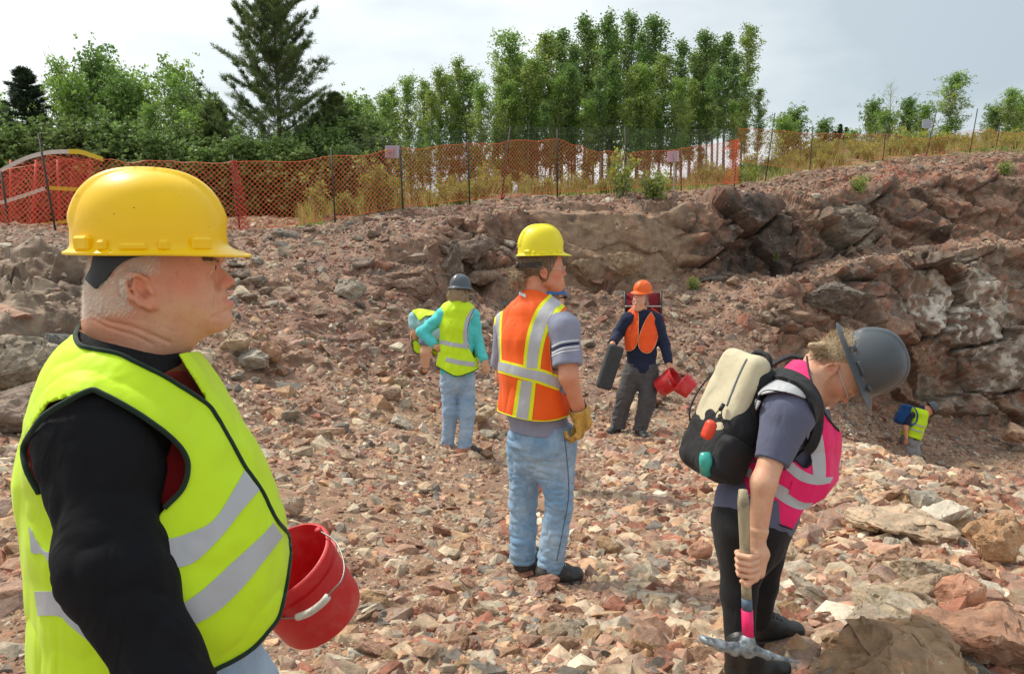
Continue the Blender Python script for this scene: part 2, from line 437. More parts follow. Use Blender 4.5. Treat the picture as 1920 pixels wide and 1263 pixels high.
def mesh_sdf(f, lo, hi, h, relax=1, arrays=False):
    lo = A3(lo); hi = A3(hi); n = np.ceil((hi - lo) / h / 8).astype(int) * 8 + 1
    nb = (n - 1) // 8
    bc = np.stack(np.meshgrid(*[(np.arange(k) + .5) * 8 * h + l for k, l in zip(nb, lo)], indexing='ij'), -1).reshape(-1, 3).astype(f32)
    bd = f(bc); act = (np.abs(bd) < 8 * h * 1.5 + .012).reshape(nb)
    vals = np.repeat(np.repeat(np.repeat(np.sign(bd).reshape(nb) * 9, 8, 0), 8, 1), 8, 2).astype(f32)
    vals = np.pad(vals, ((0, 1),) * 3, mode='edge')
    m = np.zeros(n, bool)
    for a, b, c in np.argwhere(act): m[a * 8:a * 8 + 9, b * 8:b * 8 + 9, c * 8:c * 8 + 9] = True
    ix = np.argwhere(m)
    P = (ix * h + lo).astype(f32)
    ev = np.concatenate([f(P[i:i + 400000]) for i in range(0, len(P), 400000)]) if len(P) else np.zeros(0)
    vals[m] = ev
    s = vals < 0
    c8 = [(a, b, c) for a in (0, 1) for b in (0, 1) for c in (0, 1)]
    sl_ = lambda A, o: A[o[0]:A.shape[0] - 1 + o[0], o[1]:A.shape[1] - 1 + o[1], o[2]:A.shape[2] - 1 + o[2]]
    cnt = sum(sl_(s, o).astype(np.int8) for o in c8)
    cm = (cnt > 0) & (cnt < 8); cells = np.argwhere(cm)
    if not len(cells): raise ValueError('empty sdf')
    cid = np.full(cm.shape, -1, np.int32); cid[cm] = np.arange(len(cells))
    acc = np.zeros((len(cells), 3)); ct = np.zeros(len(cells))
    cv8 = {o: vals[cells[:, 0] + o[0], cells[:, 1] + o[1], cells[:, 2] + o[2]] for o in c8}
    for o in c8:
        for ax in range(3):
            if o[ax] == 0:
                o2 = list(o); o2[ax] = 1; o2 = tuple(o2)
                va, vb = cv8[o], cv8[o2]; x = (va < 0) != (vb < 0)
                t = np.where(x, va / np.where(x, va - vb, 1), 0)
                p = np.array(o, float)[None].repeat(len(cells), 0); p[:, ax] += t
                acc += p * x[:, None]; ct += x
    V = (cells + acc / ct[:, None]) * h + lo
    quads = []
    for ax in range(3):
        o2 = [0, 0, 0]; o2[ax] = 1
        A_ = s[:s.shape[0] - o2[0], :s.shape[1] - o2[1], :s.shape[2] - o2[2]]; B_ = s[o2[0]:, o2[1]:, o2[2]:]
        e = np.argwhere(A_ != B_)
        b, c = (ax + 1) % 3, (ax + 2) % 3
        e = e[(e[:, b] > 0) & (e[:, c] > 0) & (e[:, b] < cm.shape[b]) & (e[:, c] < cm.shape[c]) & (e[:, ax] < cm.shape[ax])]
        fl = s[e[:, 0], e[:, 1], e[:, 2]]
        def cc(db, dc):
            q = e.copy(); q[:, b] -= db; q[:, c] -= dc; return cid[q[:, 0], q[:, 1], q[:, 2]]
        q = np.stack([cc(0, 0), cc(1, 0), cc(1, 1), cc(0, 1)], -1)
        q[~fl] = q[~fl][:, ::-1]
        q = q[(q >= 0).all(1)]
        quads.append(q)
    Q = np.concatenate(quads)
    V = V.astype(f32)
    for _ in range(relax):
        d = f(V); g = grad(f, V); gn = (g * g).sum(1) + 1e-4
        st = np.clip(d / gn, -h * .5, h * .5)
        V = V - g * st[:, None]
    return V, Q
def sdf_obj(name, f, lo, hi, h, mat, relax=1, col=None):
    V, Q = mesh_sdf(f, lo, hi, h, relax)
    if callable(col): col = col(V)
    return mesh_np(name, V, Q, mat, True, col)
def bounds(pts, pad):
    pts = np.asarray(pts, float); return pts.min(0) - pad, pts.max(0) + pad
def trace(f, px, py, d0, d1, n=60):
    """first surface met by the rays of photo pixels between depths d0 and d1; where a ray misses, its closest approach"""
    px = np.asarray(px, float).ravel(); py = np.asarray(py, float).ravel()
    d = np.full(len(px), d0, float); hit = np.zeros(len(px), bool); best = np.full(len(px), 9.); bd = d.copy()
    for _ in range(n):
        v = f(W(px, py, d).astype(f32)); up = v < best
        best = np.where(up, v, best); bd = np.where(up, d, bd)
        hit |= v < .0008
        d = np.where(hit, d, np.minimum(d + np.maximum(v * .8, .001), d1))
    P = W(px, py, np.where(hit, d, bd)).astype(f32)
    for _ in range(4):
        v = f(P); g = grad(f, P); P = P - g * (v / ((g * g).sum(1) + 1e-4))[:, None]
    return P
def resample(pts, n):
    pts = np.asarray(pts, float)
    # smooth (Catmull-Rom) resampling
    m = len(pts)
    if m > 2:
        q = np.concatenate([[2 * pts[0] - pts[1]], pts, [2 * pts[-1] - pts[-2]]]); dense = []
        for i in range(m - 1):
            p0, p1, p2, p3 = q[i:i + 4]
            for t in np.linspace(0, 1, 12, endpoint=False):
                dense.append(.5 * ((2 * p1) + (-p0 + p2) * t + (2 * p0 - 5 * p1 + 4 * p2 - p3) * t * t + (-p0 + 3 * p1 - 3 * p2 + p3) * t ** 3))
        dense.append(pts[-1]); pts = np.array(dense)
    L = np.concatenate([[0], np.cumsum(np.linalg.norm(np.diff(pts, axis=0), axis=1))])
    t = np.linspace(0, L[-1], n)
    return np.stack([np.interp(t, L, pts[:, k]) for k in range(pts.shape[1])], -1)
def patch(name, f, top, bot, d0, d1, mat, nu=40, nv=6, off=.002, thick=.002, col=None):
    """a strip laid on the surface of f between two outlines given in photo pixels"""
    a = resample(top, nu); b = resample(bot, nu)
    w = np.linspace(0, 1, nv)[None, :, None]
    g = a[:, None] * (1 - w) + b[:, None] * w
    P = trace(f, g[..., 0], g[..., 1], d0, d1)
    N = grad(f, P); N /= np.linalg.norm(N, axis=1)[:, None] + 1e-6
    O = P + N * (off + thick); I = P + N * (off - .004)
    n = nu * nv; ii = np.arange(n).reshape(nu, nv)
    q = np.stack([ii[:-1, :-1], ii[1:, :-1], ii[1:, 1:], ii[:-1, 1:]], -1).reshape(-1, 4)
    rim = list(ii[:, 0]) + list(ii[-1, 1:]) + list(ii[-2::-1, -1]) + list(ii[0, -2:0:-1])
    side = [(rim[k], rim[(k + 1) % len(rim)], rim[(k + 1) % len(rim)] + n, rim[k] + n) for k in range(len(rim))]
    V = np.concatenate([O, I]); Q = np.concatenate([q, np.array(side)])
    # face outwards
    e = np.cross(V[q[0, 1]] - V[q[0, 0]], V[q[0, 2]] - V[q[0, 0]])
    if e @ N[q[0, 0]] < 0: Q = Q[:, ::-1]
    o = mesh_np(name, V, Q, mat, True)
    o.data.set_sharp_from_angle(angle=R(60)); return o
def stripe(name, f, centre, wpx, d0, d1, mat, **k):
    """strip of constant or varying pixel width along a centre line"""
    c = resample(centre, 40); t = np.gradient(c, axis=0); t /= np.linalg.norm(t, axis=1)[:, None]
    n = np.stack([-t[:, 1], t[:, 0]], -1); w = np.interp(np.linspace(0, 1, 40), np.linspace(0, 1, len(np.atleast_1d(wpx))), np.atleast_1d(wpx)) / 2
    return patch(name, f, c - n * w[:, None], c + n * w[:, None], d0, d1, mat, **k)
def piping(name, f, line, d0, d1, r, mat, off=.001, n=70, closed=False):
    c = resample(line, n); P = trace(f, c[:, 0], c[:, 1], d0, d1)
    N = grad(f, P); N /= np.linalg.norm(N, axis=1)[:, None] + 1e-6
    P = P + N * off
    Ps = P.copy(); Ps[1:-1] = (P[:-2] + P[1:-1] * 2 + P[2:]) / 4
    m = MB(); m.tube(Ps, r, 8); return m.build(name, mat)
def frame(fwd, up=(0, 0, 1)):
    """rows: forward, left, up"""
    x = np.asarray(fwd, float); x = x / np.linalg.norm(x); u = np.asarray(up, float); u = u - x * (u @ x); u /= np.linalg.norm(u)
    return np.stack([x, np.cross(u, x), u])

# ------------------------------------------------------------------ head, hand, helmet, shoe
def head_parts(o, M, s=1.0, nose=1.0, jaw=1.0):
    """o: point between the eyes' level and the ear line (world), M rows forward/left/up; returns skin field in world space"""
    o = A3(o); M = A3(M)
    g = U(ell((0, 0, .022), (.106, .077, .105)), ell((.048, 0, -.03), (.060, .060, .082)), k=.03)
    g = U(g, ell((.062, .036, -.036), (.036, .027, .034)), ell((.062, -.036, -.036), (.036, .027, .034)), k=.02)
    g = U(g, rc((.02, .052 * jaw, -.078), (.098, .012, -.097), .022 * jaw, .021), rc((.02, -.052 * jaw, -.078), (.098, -.012, -.097), .022 * jaw, .021), ell((.093, 0, -.068), (.030, .032, .030)), k=.03)
    g = U(g, ell((.055, 0, -.098), (.055, .042, .024 * jaw)), k=.03)
    g = U(g, rc((.096, -.036, .009), (.103, -.010, .007), .010, .012), rc((.096, .036, .009), (.103, .010, .007), .010, .012), k=.013)
    g = SUBT(g, sph((.116, .033, -.013), .018), .014); g = SUBT(g, sph((.116, -.033, -.013), .018), .014)
    g = U(g, rc((.100, 0, .000), (.123, 0, -.027), .0072, .0105 * nose), sph((.111, .0135, -.036), .0088 * nose), sph((.111, -.0135, -.036), .0088 * nose), sph((.1262, 0, -.032), .0108 * nose), k=.008)
    g = SUBT(g, sph((.1165, .0075, -.0445), .0036), .003); g = SUBT(g, sph((.1165, -.0075, -.0445), .0036), .003)
    g = U(g, ell((.1165, 0, -.0635), (.0085, .021, .0055)), ell((.1215, 0, -.0750), (.0105, .019, .0068)), k=.005)
    g = SUBT(g, ell((.128, 0, -.0692), (.020, .0255, .0015)), .003)
    g = U(g, sph((.107, 0, -.1005), .0215), k=.012)
    # lids round the eyes
    for q in (1, -1):
        g = U(g, INT(sph((.0875, .032 * q, -.012), .0150), plane((.0875, .032 * q, -.0105), (.15, 0, -1)), k=.002), k=.004)
        g = U(g, INT(sph((.0875, .032 * q, -.012), .0145), plane((.0875, .032 * q, -.0148), (-.1, 0, 1)), k=.002), k=.005)
        # nasolabial crease
        g = SUBT(g, rc((.104, .0185 * q, -.040), (.099, .031 * q, -.066), .0016, .0014), .005)
        # ear: plate, rim, hollow, lobe
        c = np.array([-.012, .0775 * q, -.030]); t = np.array([-.30, 0, 1.0]); t /= np.linalg.norm(t); x = np.array([1, 0, .30]); x /= np.linalg.norm(x)
        ex = np.array([x, [0, 1, 0], t]); ex[1] += -.35 * q * x; ex[1] /= np.linalg.norm(ex[1])
        e = ell(c, (.0185, .0055, .033), ex)
        rim = []
        for a in np.linspace(-.9, 3.9, 12):
            rr = (.0175 * math.cos(a), .0285 * math.sin(a) if math.sin(a) > 0 else .022 * math.sin(a)); rim.append(c + x * -rr[0] * 1.0 + t * rr[1] + np.array([0, (.004 + .004 * max(0, math.cos(a))) * q, 0]))
        for i in range(11): e = U(e, rc(rim[i], rim[i + 1], .0042, .0042), k=.004)
        e = U(e, rc(c + x * .004 - t * .024, c + x * .008 - t * .030, .0075, .0062), k=.006)
        e = U(e, rc(c + x * -.002 + t * .004, c + x * -.007 - t * .012, .0035, .003), k=.005)
        e = SUBT(e, ell(c + x * .006 + np.array([0, .007 * q, 0]) - t * .006, (.0085, .006, .011), ex), .004)
        e = U(e, sph(c + x * .015 - t * .006 + np.array([0, .003 * q, 0]), .0045), k=.004)
        g = U(g, e, k=.006)
    def f(P):
        return g(((P - o) @ M.T) / s) * s
    return f
def loc(o, M, s=1.0):
    """local (forward, left, up) -> world"""
    M = np.asarray(M, float); o = np.asarray(o, float)
    return lambda x, y, z: o + s * (x * M[0] + y * M[1] + z * M[2])
def hand_parts(w, d, n, t, curl=.5, s=1.0, spread=.0, thumb=.5, bends=None):
    """w wrist, d towards the fingers, n out of the back of the hand, t towards the thumb side"""
    w = np.asarray(w, float); d = np.asarray(d, float); d /= np.linalg.norm(d); n = np.asarray(n, float); n -= d * (n @ d); n /= np.linalg.norm(n)
    tt = np.cross(n, d); t = tt if tt @ np.asarray(t, float) > 0 else -tt
    p = w + d * .048 * s
    palm = chain([w, w + d * .030 * s, w + d * .085 * s], t, n, np.array([.026, .034, .041]) * s, np.array([.020, .018, .0135]) * s)
    fs = [palm]
    L = [(.031, .92), (.010, 1.0), (-.011, .94), (-.030, .76)]
    for i, (x, l) in enumerate(L):
        b = w + (d * (.086 - .006 * abs(i - 1)) + t * x) * s; a = curl if bends is None else bends[i]
        ang = 0; q = b; r = .0095 * s * (1 if i < 3 else .88)
        pts = [b - d * .01 * s]
        for seg, k in ((.043, .9), (.027, 1.15), (.022, .8)):
            ang += a * k
            q = q + (d * math.cos(ang) - n * math.sin(ang) + t * spread * x * 8) * seg * l * s; pts.append(q)
        rr = [r, r * 1.0, r * .9, r * .78]
        g = rc(pts[0], pts[1], rr[0], rr[1])
        for j in (1, 2): g = U(g, rc(pts[j], pts[j + 1], rr[j], rr[j + 1]), k=.003)
        fs.append(g)
    b = w + (d * .022 + t * .026 - n * .006) * s
    m1 = b + (d * .035 + t * .018 * (1 - thumb) - n * .022 * (.4 + thumb) + t * .006) * s
    m2 = m1 + (d * .026 - n * .018 * thumb - t * .012 * thumb) * s; m3 = m2 + (d * .018 - n * .010 * thumb - t * .014 * thumb) * s
    th = U(rc(b, m1, .0145 * s, .0115 * s), rc(m1, m2, .0112 * s, .0100 * s), rc(m2, m3, .0100 * s, .0078 * s), k=.004)
    g = fs[0]
    for q in fs[1:]: g = U(g, q, k=.005 * s)
    return U(g, th, k=.009)

def helmet(o, M, mat, name='helmet', L=(.132, .130), Wd=.112, H=.145, brim=(.046, .014, .014), drop=.35, ridge=.006, ridgew=.03, pads=True, p=.84, seg=96, full=False, mat_in=None):
    """hard hat; o = centre of the rim plane, M rows forward/left/up; brim widths front, side, back"""
    T = loc(o, M); na = seg; rows = []
    ph = np.arange(na) * 2 * math.pi / na; cf = np.cos(ph); sf = np.sin(ph)
    a = np.where(cf >= 0, L[0], L[1])
    def ring(sc, z, add=0):
        x = cf * (a * sc) + cf * add; y = sf * (Wd * sc) + sf * add
        return np.stack([x, y, z + 0 * x], -1)
    th = np.concatenate([np.linspace(0, .35, 6)[:-1], np.linspace(.35, math.pi / 2 - .03, 24)])
    bw = np.where(cf > 0, brim[1] + (brim[0] - brim[1]) * np.clip(cf, 0, 1) ** 1.6, brim[1] + (brim[2] - brim[1]) * np.clip(-cf, 0, 1) ** 2)
    def brimring(f, dz):
        b = ring(1, 0); nn = np.stack([cf, sf, 0 * cf], -1)
        b = b + nn * (bw * f)[:, None]; b[:, 2] += -drop * bw * f ** 1.4 + dz; return b
    rows.append(brimring(0.0, -.006)); rows.append(brimring(.5, -.004)); rows.append(brimring(.96, -.0035)); rows.append(brimring(1.0, -.0015)); rows.append(brimring(.97, .0005)); rows.append(brimring(.6, .0015)); rows.append(brimring(.25, .003)); rows.append(brimring(.06, .007))
    for t in th:
        r = ring(math.cos(t) ** p, .012 + (H - .012) * math.sin(t) ** .93)
        # raised crown ridge from front to back
        yy = np.abs(r[:, 1]); up = sstep(ridgew + .008, ridgew, yy) * sstep(.03, .055, r[:, 2]) * ridge
        nrm = r.copy(); nrm[:, 1] *= .4; nrm /= np.linalg.norm(nrm, axis=1)[:, None] + 1e-6
        r = r + nrm * up[:, None]
        rows.append(r)
    top = np.array([[0, 0, H + ridge]])
    inner = [brimring(0, -.006)] + [ring((math.cos(t) ** p) * .97, .0 + (H - .006) * math.sin(t) ** .93) for t in np.linspace(.05, 1.5, 8)]
    V = np.concatenate(rows + [top]); n = len(rows); Q = []
    for i in range(n - 1):
        for k in range(na): Q.append((i * na + k, i * na + (k + 1) % na, (i + 1) * na + (k + 1) % na, (i + 1) * na + k))
    Tt = [((n - 1) * na + k, (n - 1) * na + (k + 1) % na, n * na) for k in range(na)]
    m = MB(); Vw = T(V[:, :1], V[:, 1:2], V[:, 2:3]); m.add(Vw, Tt, Q)
    Vi = np.concatenate(inner + [np.array([[0, 0, H - .008]])]); ni = len(inner); Q = []
    for i in range(ni - 1):
        for k in range(na): Q.append((i * na + k, (i + 1) * na + k, (i + 1) * na + (k + 1) % na, i * na + (k + 1) % na))
    Tt = [((ni - 1) * na + (k + 1) % na, (ni - 1) * na + k, ni * na) for k in range(na)]
    m.add(T(Vi[:, :1], Vi[:, 1:2], Vi[:, 2:3]), Tt, Q)
    if pads:
        for q in (1, -1):
            for (an, wd, ht, dp) in ((R(52), .036, .022, .011), (R(100), .040, .013, .010), (R(122), .016, .018, .012), (R(80), .016, .018, .012), (R(140), .032, .024, .012)):
                x = math.cos(an) * (L[0] if math.cos(an) > 0 else L[1]); y = math.sin(an) * Wd * q
                tx = -math.sin(an) * L[0]; ty = math.cos(an) * Wd * q; tn = math.hypot(tx, ty)
                Ml = np.array([[tx / tn, ty / tn, 0], [ty / tn, -tx / tn, 0], [0, 0, 1]])
                m.box(T(x, y, -.001 + ht / 2), (wd, dp * 1.6, ht), (np.asarray(M).T @ Ml.T), bev=.004)
    ob = m.build(name, mat, auto=35)
    return ob
def shoe_parts(heel, toe, ankle, s=1.0):
    """upper and sole fields; heel and toe on the ground"""
    heel, toe, ankle = (np.asarray(q, float) for q in (heel, toe, ankle)); up = np.array([0, 0, 1.0]); f = toe - heel; L = np.linalg.norm(f); f /= L
    sd = np.cross(f, up); sd /= np.linalg.norm(sd)
    a = heel + f * .05 * s + up * .045 * s; b = heel + f * L * .55 + up * .042 * s; c = toe - f * .045 * s + up * .036 * s
    upper = chain([a, b, c], sd, np.cross(sd, f), np.array([.038, .043, .041]) * s, np.array([.044, .040, .034]) * s)
    upper = U(upper, rc(a + up * .02, ankle + up * .03 * s, .044 * s, .046 * s), rc(ankle, b + up * .02 * s, .045 * s, .033 * s), k=.03)
    upper = INT(upper, lambda P: -((P - A3(heel)) @ A3(np.cross(sd, f))) + .010)
    sole = chain([heel + f * .045 * s + up * .012, heel + f * L * .5 + up * .012, toe - f * .05 * s + up * .012], sd, np.cross(sd, f), np.array([.040, .043, .047]) * s, np.array([.020, .018, .020]) * s)
    return upper, sole
# ------------------------------------------------------------------ the quarry floor, slopes, faces and plateau: one sheet
COLS = {
 -1100: [(3072,.8),(1263,2.2),(1100,2.8),(950,3.4),(850,4.0),(760,4.7),(680,5.4),(600,6.8),(530,8.8),(450,12.0),(440,16)],
 0:    [(3072,.8),(1263,2.5),(1080,3.1),(900,4.0),(800,4.8),(735,5.4),(650,6.1),(600,7.2),(530,9.0),(437,13.3),(442,18)],
 240:  [(3072,.8),(1263,2.55),(1080,3.2),(900,4.3),(800,5.3),(730,6.2),(650,7.0),(590,8.2),(520,10),(437,14),(430,19)],
 480:  [(3072,.8),(1263,2.6),(1080,3.4),(900,5.0),(800,6.4),(720,7.8),(650,8.5),(590,9.4),(510,11),(440,15),(402,20)],
 620:  [(3072,.8),(1263,2.6),(1080,3.6),(900,5.3),(800,7),(715,8.4),(650,9.2),(590,10.2),(480,12.3),(418,16),(395,22)],
 760:  [(3072,.8),(1263,2.6),(1080,3.75),(900,5.8),(790,7.6),(705,9.0),(640,10),(560,11.3),(450,13.2),(392,17),(390,24)],
 870:  [(3072,.8),(1263,2.6),(1080,3.85),(900,6.1),(790,8.2),(690,10.3),(610,12),(530,13.6),(425,14.6),(380,18.5),(380,26)],
 960:  [(3072,.8),(1263,2.6),(1080,3.87),(900,6.3),(800,8.7),(690,11),(620,13),(540,14.9),(398,15.7),(374,20),(376,28)],
 1200: [(3072,.8),(1263,2.6),(1080,3.95),(900,6.5),(800,9.0),(700,11.3),(610,14),(525,16),(402,16.6),(368,21.5),(366,30)],
 1340: [(3072,.8),(1263,2.6),(1080,3.9),(900,6.3),(790,9.3),(700,11.8),(600,14.8),(505,18),(396,18.5),(348,23),(338,31)],
 1460: [(3072,.8),(1263,2.6),(1080,3.8),(900,5.9),(805,9),(700,13.5),(532,15.6),(506,18.6),(386,19.2),(335,25),(306,33)],
 1560: [(3072,.8),(1263,2.6),(1080,3.75),(818,7.0),(812,11.5),(745,15.8),(512,17.3),(492,20),(385,21),(318,26),(290,35)],
 1700: [(3072,.8),(1263,2.6),(1080,3.7),(874,5.8),(880,15.5),(785,18.8),(484,20.1),(462,22.5),(350,24),(298,28),(262,37)],
 1920: [(3072,.8),(1263,2.6),(1080,3.7),(912,6.0),(925,14.5),(795,20),(458,21.2),(438,24),(330,26),(286,30),(270,38)],
 2900: [(3072,.8),(1263,2.6),(1080,3.7),(940,6.0),(950,14),(800,20),(470,21.5),(430,24),(330,26),(280,32),(270,40)],
}
KX = np.array(sorted(COLS)); NK = 11
US = np.concatenate([np.linspace(-1100, -30, 90, endpoint=False), np.linspace(-30, 1950, 880, endpoint=False), np.linspace(1950, 2900, 70)])
keyW = np.zeros((len(US), NK + 1, 3))
for k in range(NK):
    pys = np.array([COLS[c][k][0] for c in KX], float); ds = np.array([COLS[c][k][1] for c in KX], float)
    py = np.interp(US, KX, pys); dd = np.interp(US, KX, ds)
    w = 50 if 5 <= k <= 8 else 90
    for arr in (py, dd):
        a0 = arr.copy()
        for i in range(len(US)):
            m = np.abs(US - US[i]) < w; arr[i] = a0[m].mean()
    # large wobble so that benches are never ruler straight
    if 3 <= k <= 9:
        q = np.stack([US / 170., US * 0 + k * 3.1, US * 0], -1); amp = {3: 3, 4: 3, 5: 9, 6: 14, 7: 8, 8: 9, 9: 5}[k]
        py += amp * fbm(q, 4, 40 + k); dd *= 1 + .012 * fbm(q + 50, 3, 60 + k)
    keyW[:, k] = W(US, py, dd)
last = keyW[:, NK - 1]
keyW[:, NK] = last * (300 / np.linalg.norm(last[:, :2], axis=1))[:, None]; keyW[:, NK, 2] = last[:, 2] - 1.0
NS = [26, 90, 80, 60, 75, 95, 45, 75, 55, 26, 14]
rows = []; rowk = []
for k in range(NK):
    for j in range(NS[k]):
        f = j / NS[k]; 
        rows.append(keyW[:, k] * (1 - f) + keyW[:, k + 1] * f); rowk.append(k + f)
rows.append(keyW[:, NK]); rowk.append(NK)
G = np.array(rows).transpose(1, 0, 2)               # (u, v, 3)
rowk = np.array(rowk)
def gnormals(G):
    du = np.gradient(G, axis=0); dv = np.gradient(G, axis=1)
    n = np.cross(du, dv); n /= np.linalg.norm(n, axis=-1)[..., None] + 1e-9
    return n
N0 = gnormals(G); 
steep0 = 1 - np.clip(N0[..., 2], 0, 1)
def blur(A, ku, kv):
    for ax, k in ((0, ku), (1, kv)):
        c = np.cumsum(np.concatenate([np.repeat(A.take([0], ax), k + 1, ax), A, np.repeat(A.take([-1], ax), k, ax)], ax), ax)
        n = A.shape[ax]
        A = (c.take(range(2 * k + 1, 2 * k + 1 + n), ax) - c.take(range(0, n), ax)) / (2 * k + 1)
    return A
N0 = blur(blur(N0, 16, 3), 16, 2); N0 /= np.linalg.norm(N0, axis=-1)[..., None] + 1e-9
upx, upy, dep = PX(G); dep = np.clip(dep, .5, 300)
UU = np.repeat(US[:, None], G.shape[1], 1); KK = np.repeat(rowk[None], G.shape[0], 0)
face = np.zeros(UU.shape)                          # 1 on bare quarry faces
face = np.maximum(face, sstep(930, 1010, UU) * (KK > 6.9) * sstep(8.35, 7.95, KK) * 1.0)
face = np.maximum(face, sstep(1400, 1470, UU) * (KK > 4.9) * sstep(6.2, 5.9, KK))
face = np.maximum(face, .75 * sstep(800, 850, UU) * sstep(6.6, 6.9, KK) * sstep(8.3, 7.9, KK))
face = np.maximum(face, .55 * sstep(1480, 1600, UU) * (KK > 8.0) * sstep(8.95, 8.3, KK))
face = np.maximum(face, .9 * sstep(330, 180, UU) * sstep(5.4, 5.8, KK) * sstep(8.6, 8.2, KK))
mid = sstep(8.9, 9.05, KK)                          # plateau
fade = sstep(.9, 3.0, dep)
D = np.zeros(UU.shape)
D += fade * (.035 + .11 * sstep(4.0, 5.5, KK)) * fbm(G / 1.6, 3, 1)
D += fade * (.02 + .035 * sstep(4.0, 5.5, KK)) * fbm(G / .35, 3, 5)
# jointed rock: blocks at three scales, bedding slightly dipping
Q = G.copy(); Q[..., 2] += .12 * Q[..., 0]
wob = np.stack([fbm(G / 2.0, 2, 90), fbm(G / 2.0, 2, 93), fbm(G / 2.0, 2, 96)], -1)
Qw = Q + .35 * wob
f1, f2, r1, t1 = worley(Qw * np.array([.50, .50, .80]), 11, True)
g1, g2, r2, t2 = worley(Qw * np.array([1.3, 1.3, 1.9]) + 3, 17, True)
h1, h2, r3, t3 = worley(Qw * np.array([4.2, 4.2, 6.0]) + 9, 23, True)
smoothface = sstep(990, 1040, UU) * sstep(1300, 1250, UU) * (KK > 6.9) * (KK < 8.1)   # the clean brown wall
rough = face * (1 - .82 * smoothface)
c1 = sstep(.07, .0, f2 - f1); c2 = sstep(.09, .0, g2 - g1); c3 = sstep(.12, .0, h2 - h1)
e1 = sstep(0, .10, f2 - f1); e2 = sstep(0, .16, g2 - g1); e3 = sstep(0, .25, h2 - h1)
B1 = (r1 - .5) * e1 + t1 * .6; B2 = (r2 - .5 + t2 * .9) * (.25 + .75 * e2); B3 = (r3 - .5 + t3 * .9) * e3
lgz = sstep(360, 240, UU)
D += rough * (1 - .55 * lgz) * (B1 * .62 + B2 * .20 + B3 * .07 - .18 * c1 - .05 * c2 - .015 * c3)
bed = vnoise(np.stack([Q[..., 0] * .12, Q[..., 1] * .12, Q[..., 2] * 2.6 + .5 * wob[..., 0]], -1), 303); D += rough * (1 - lgz) * .16 * sstep(-.25, .25, bed)
D += rough * .05 * (1 - 2 * np.abs(fbm(Qw * np.array([1.6, 1.6, 3.2]), 4, 88))) + rough * .022 * fbm(G / .13, 3, 89)
D += rough * lgz * (.12 * fbm(Q * np.array([2., 2., 6.]), 4, 61) + .22 * B2 + .10 * B3 + .06 * (1 - 2 * np.abs(fbm(Q * np.array([3., 3., 10.]), 3, 62))))
D += face * smoothface * (-.05 * sstep(.03, .0, f2 - f1) * sstep(-.1, .2, fbm(G / 1.5, 2, 66)) + .03 * (r1 - .5) + .03 * fbm(G / .3, 4, 67))
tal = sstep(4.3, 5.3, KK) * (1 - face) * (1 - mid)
D += tal * ((r1 - .5) * e1 * .16 + (r2 - .5) * e2 * .10 + (r3 - .5) * e3 * .05)
D += (1 - mid) * (1 - face) * sstep(3.1, 3.9, KK) * B3 * .03
D += mid * .22 * fbm(G / 3.0, 3, 31)
G2 = G + N0 * D[..., None]
NU, NV = G2.shape[:2]
idx = np.arange(NU * NV).reshape(NU, NV)
FQ = np.stack([idx[:-1, :-1], idx[1:, :-1], idx[1:, 1:], idx[:-1, 1:]], -1).reshape(-1, 4)
N2 = gnormals(G2)
# ---- inherent rock and soil colours
def mixc(c, col, w): return c * (1 - w[..., None]) + np.asarray(col) * w[..., None]
nA = fbm(G / 1.2, 4, 3); nB = fbm(G / .45, 4, 7); nC = fbm(G / 4.0, 3, 8)
C = np.zeros(G.shape) + np.array([.33, .215, .15])
C = mixc(C, (.25, .165, .125), sstep(0, .4, nA))
C = mixc(C, (.40, .30, .215), sstep(.15, .5, nB) * .7)
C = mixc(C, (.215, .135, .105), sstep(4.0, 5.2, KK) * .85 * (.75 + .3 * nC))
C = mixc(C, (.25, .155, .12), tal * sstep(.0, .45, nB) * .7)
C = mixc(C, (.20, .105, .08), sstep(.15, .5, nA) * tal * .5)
# faces
fc = np.zeros(G.shape) + np.array([.24, .165, .122])
fc = mixc(fc, (.125, .10, .085), sstep(.35, .75, r1) * .8); fc = mixc(fc, (.33, .215, .155), sstep(.5, .9, r2) * .8)
fc = mixc(fc, (.30, .135, .09), sstep(.70, .78, r3) * .6)
streak = fbm(G * np.array([3.2, 3.2, .35]), 4, 44)
dark = sstep(1320, 1360, UU) * sstep(1520, 1470, UU) * (KK > 6.9) * (KK < 8.1)
fc = mixc(fc, (.27, .19, .13), smoothface * .9)
fc = mixc(fc, (.32, .19, .125), smoothface * sstep(.1, .45, nA) * .7)
fc = mixc(fc, (.06, .05, .045), dark * (.72 + .4 * streak).clip(0, 1))
fc = mixc(fc, (.07, .06, .055), sstep(.1, .5, streak) * .5)
fc = mixc(fc, (.23, .20, .165), sstep(1535, 1550, UU) * sstep(1640, 1625, UU) * (KK > 7.0) * (KK < 7.9) * .8)
crust = np.exp(-(((upx - 1800) / 95) ** 2 + ((upy - 590) / 75) ** 2) * 1.1) + .5 * np.exp(-(((upx - 1900) / 90) ** 2 + ((upy - 700) / 60) ** 2))
grey = sstep(1700, 1740, UU) * (KK > 4.9) * (KK < 6.2)
fc = mixc(fc, (.26, .23, .19), grey * .75 * sstep(-.25, .3, nB))
fc = mixc(fc, (.60, .57, .53), np.clip(crust * 1.5 * sstep(.02, .22, .5 * nB + .9 * fbm(G / .16, 4, 71)), 0, 1))
lg = sstep(330, 200, UU)
nL = fbm(Q * np.array([3., 3., 9.]), 4, 33); fc = mixc(fc, (.20, .155, .12), lg * .9); fc = mixc(fc, (.34, .28, .22), lg * sstep(.0, .25, nL) * .85); fc = mixc(fc, (.13, .10, .085), lg * sstep(.05, .35, nA) * .7)
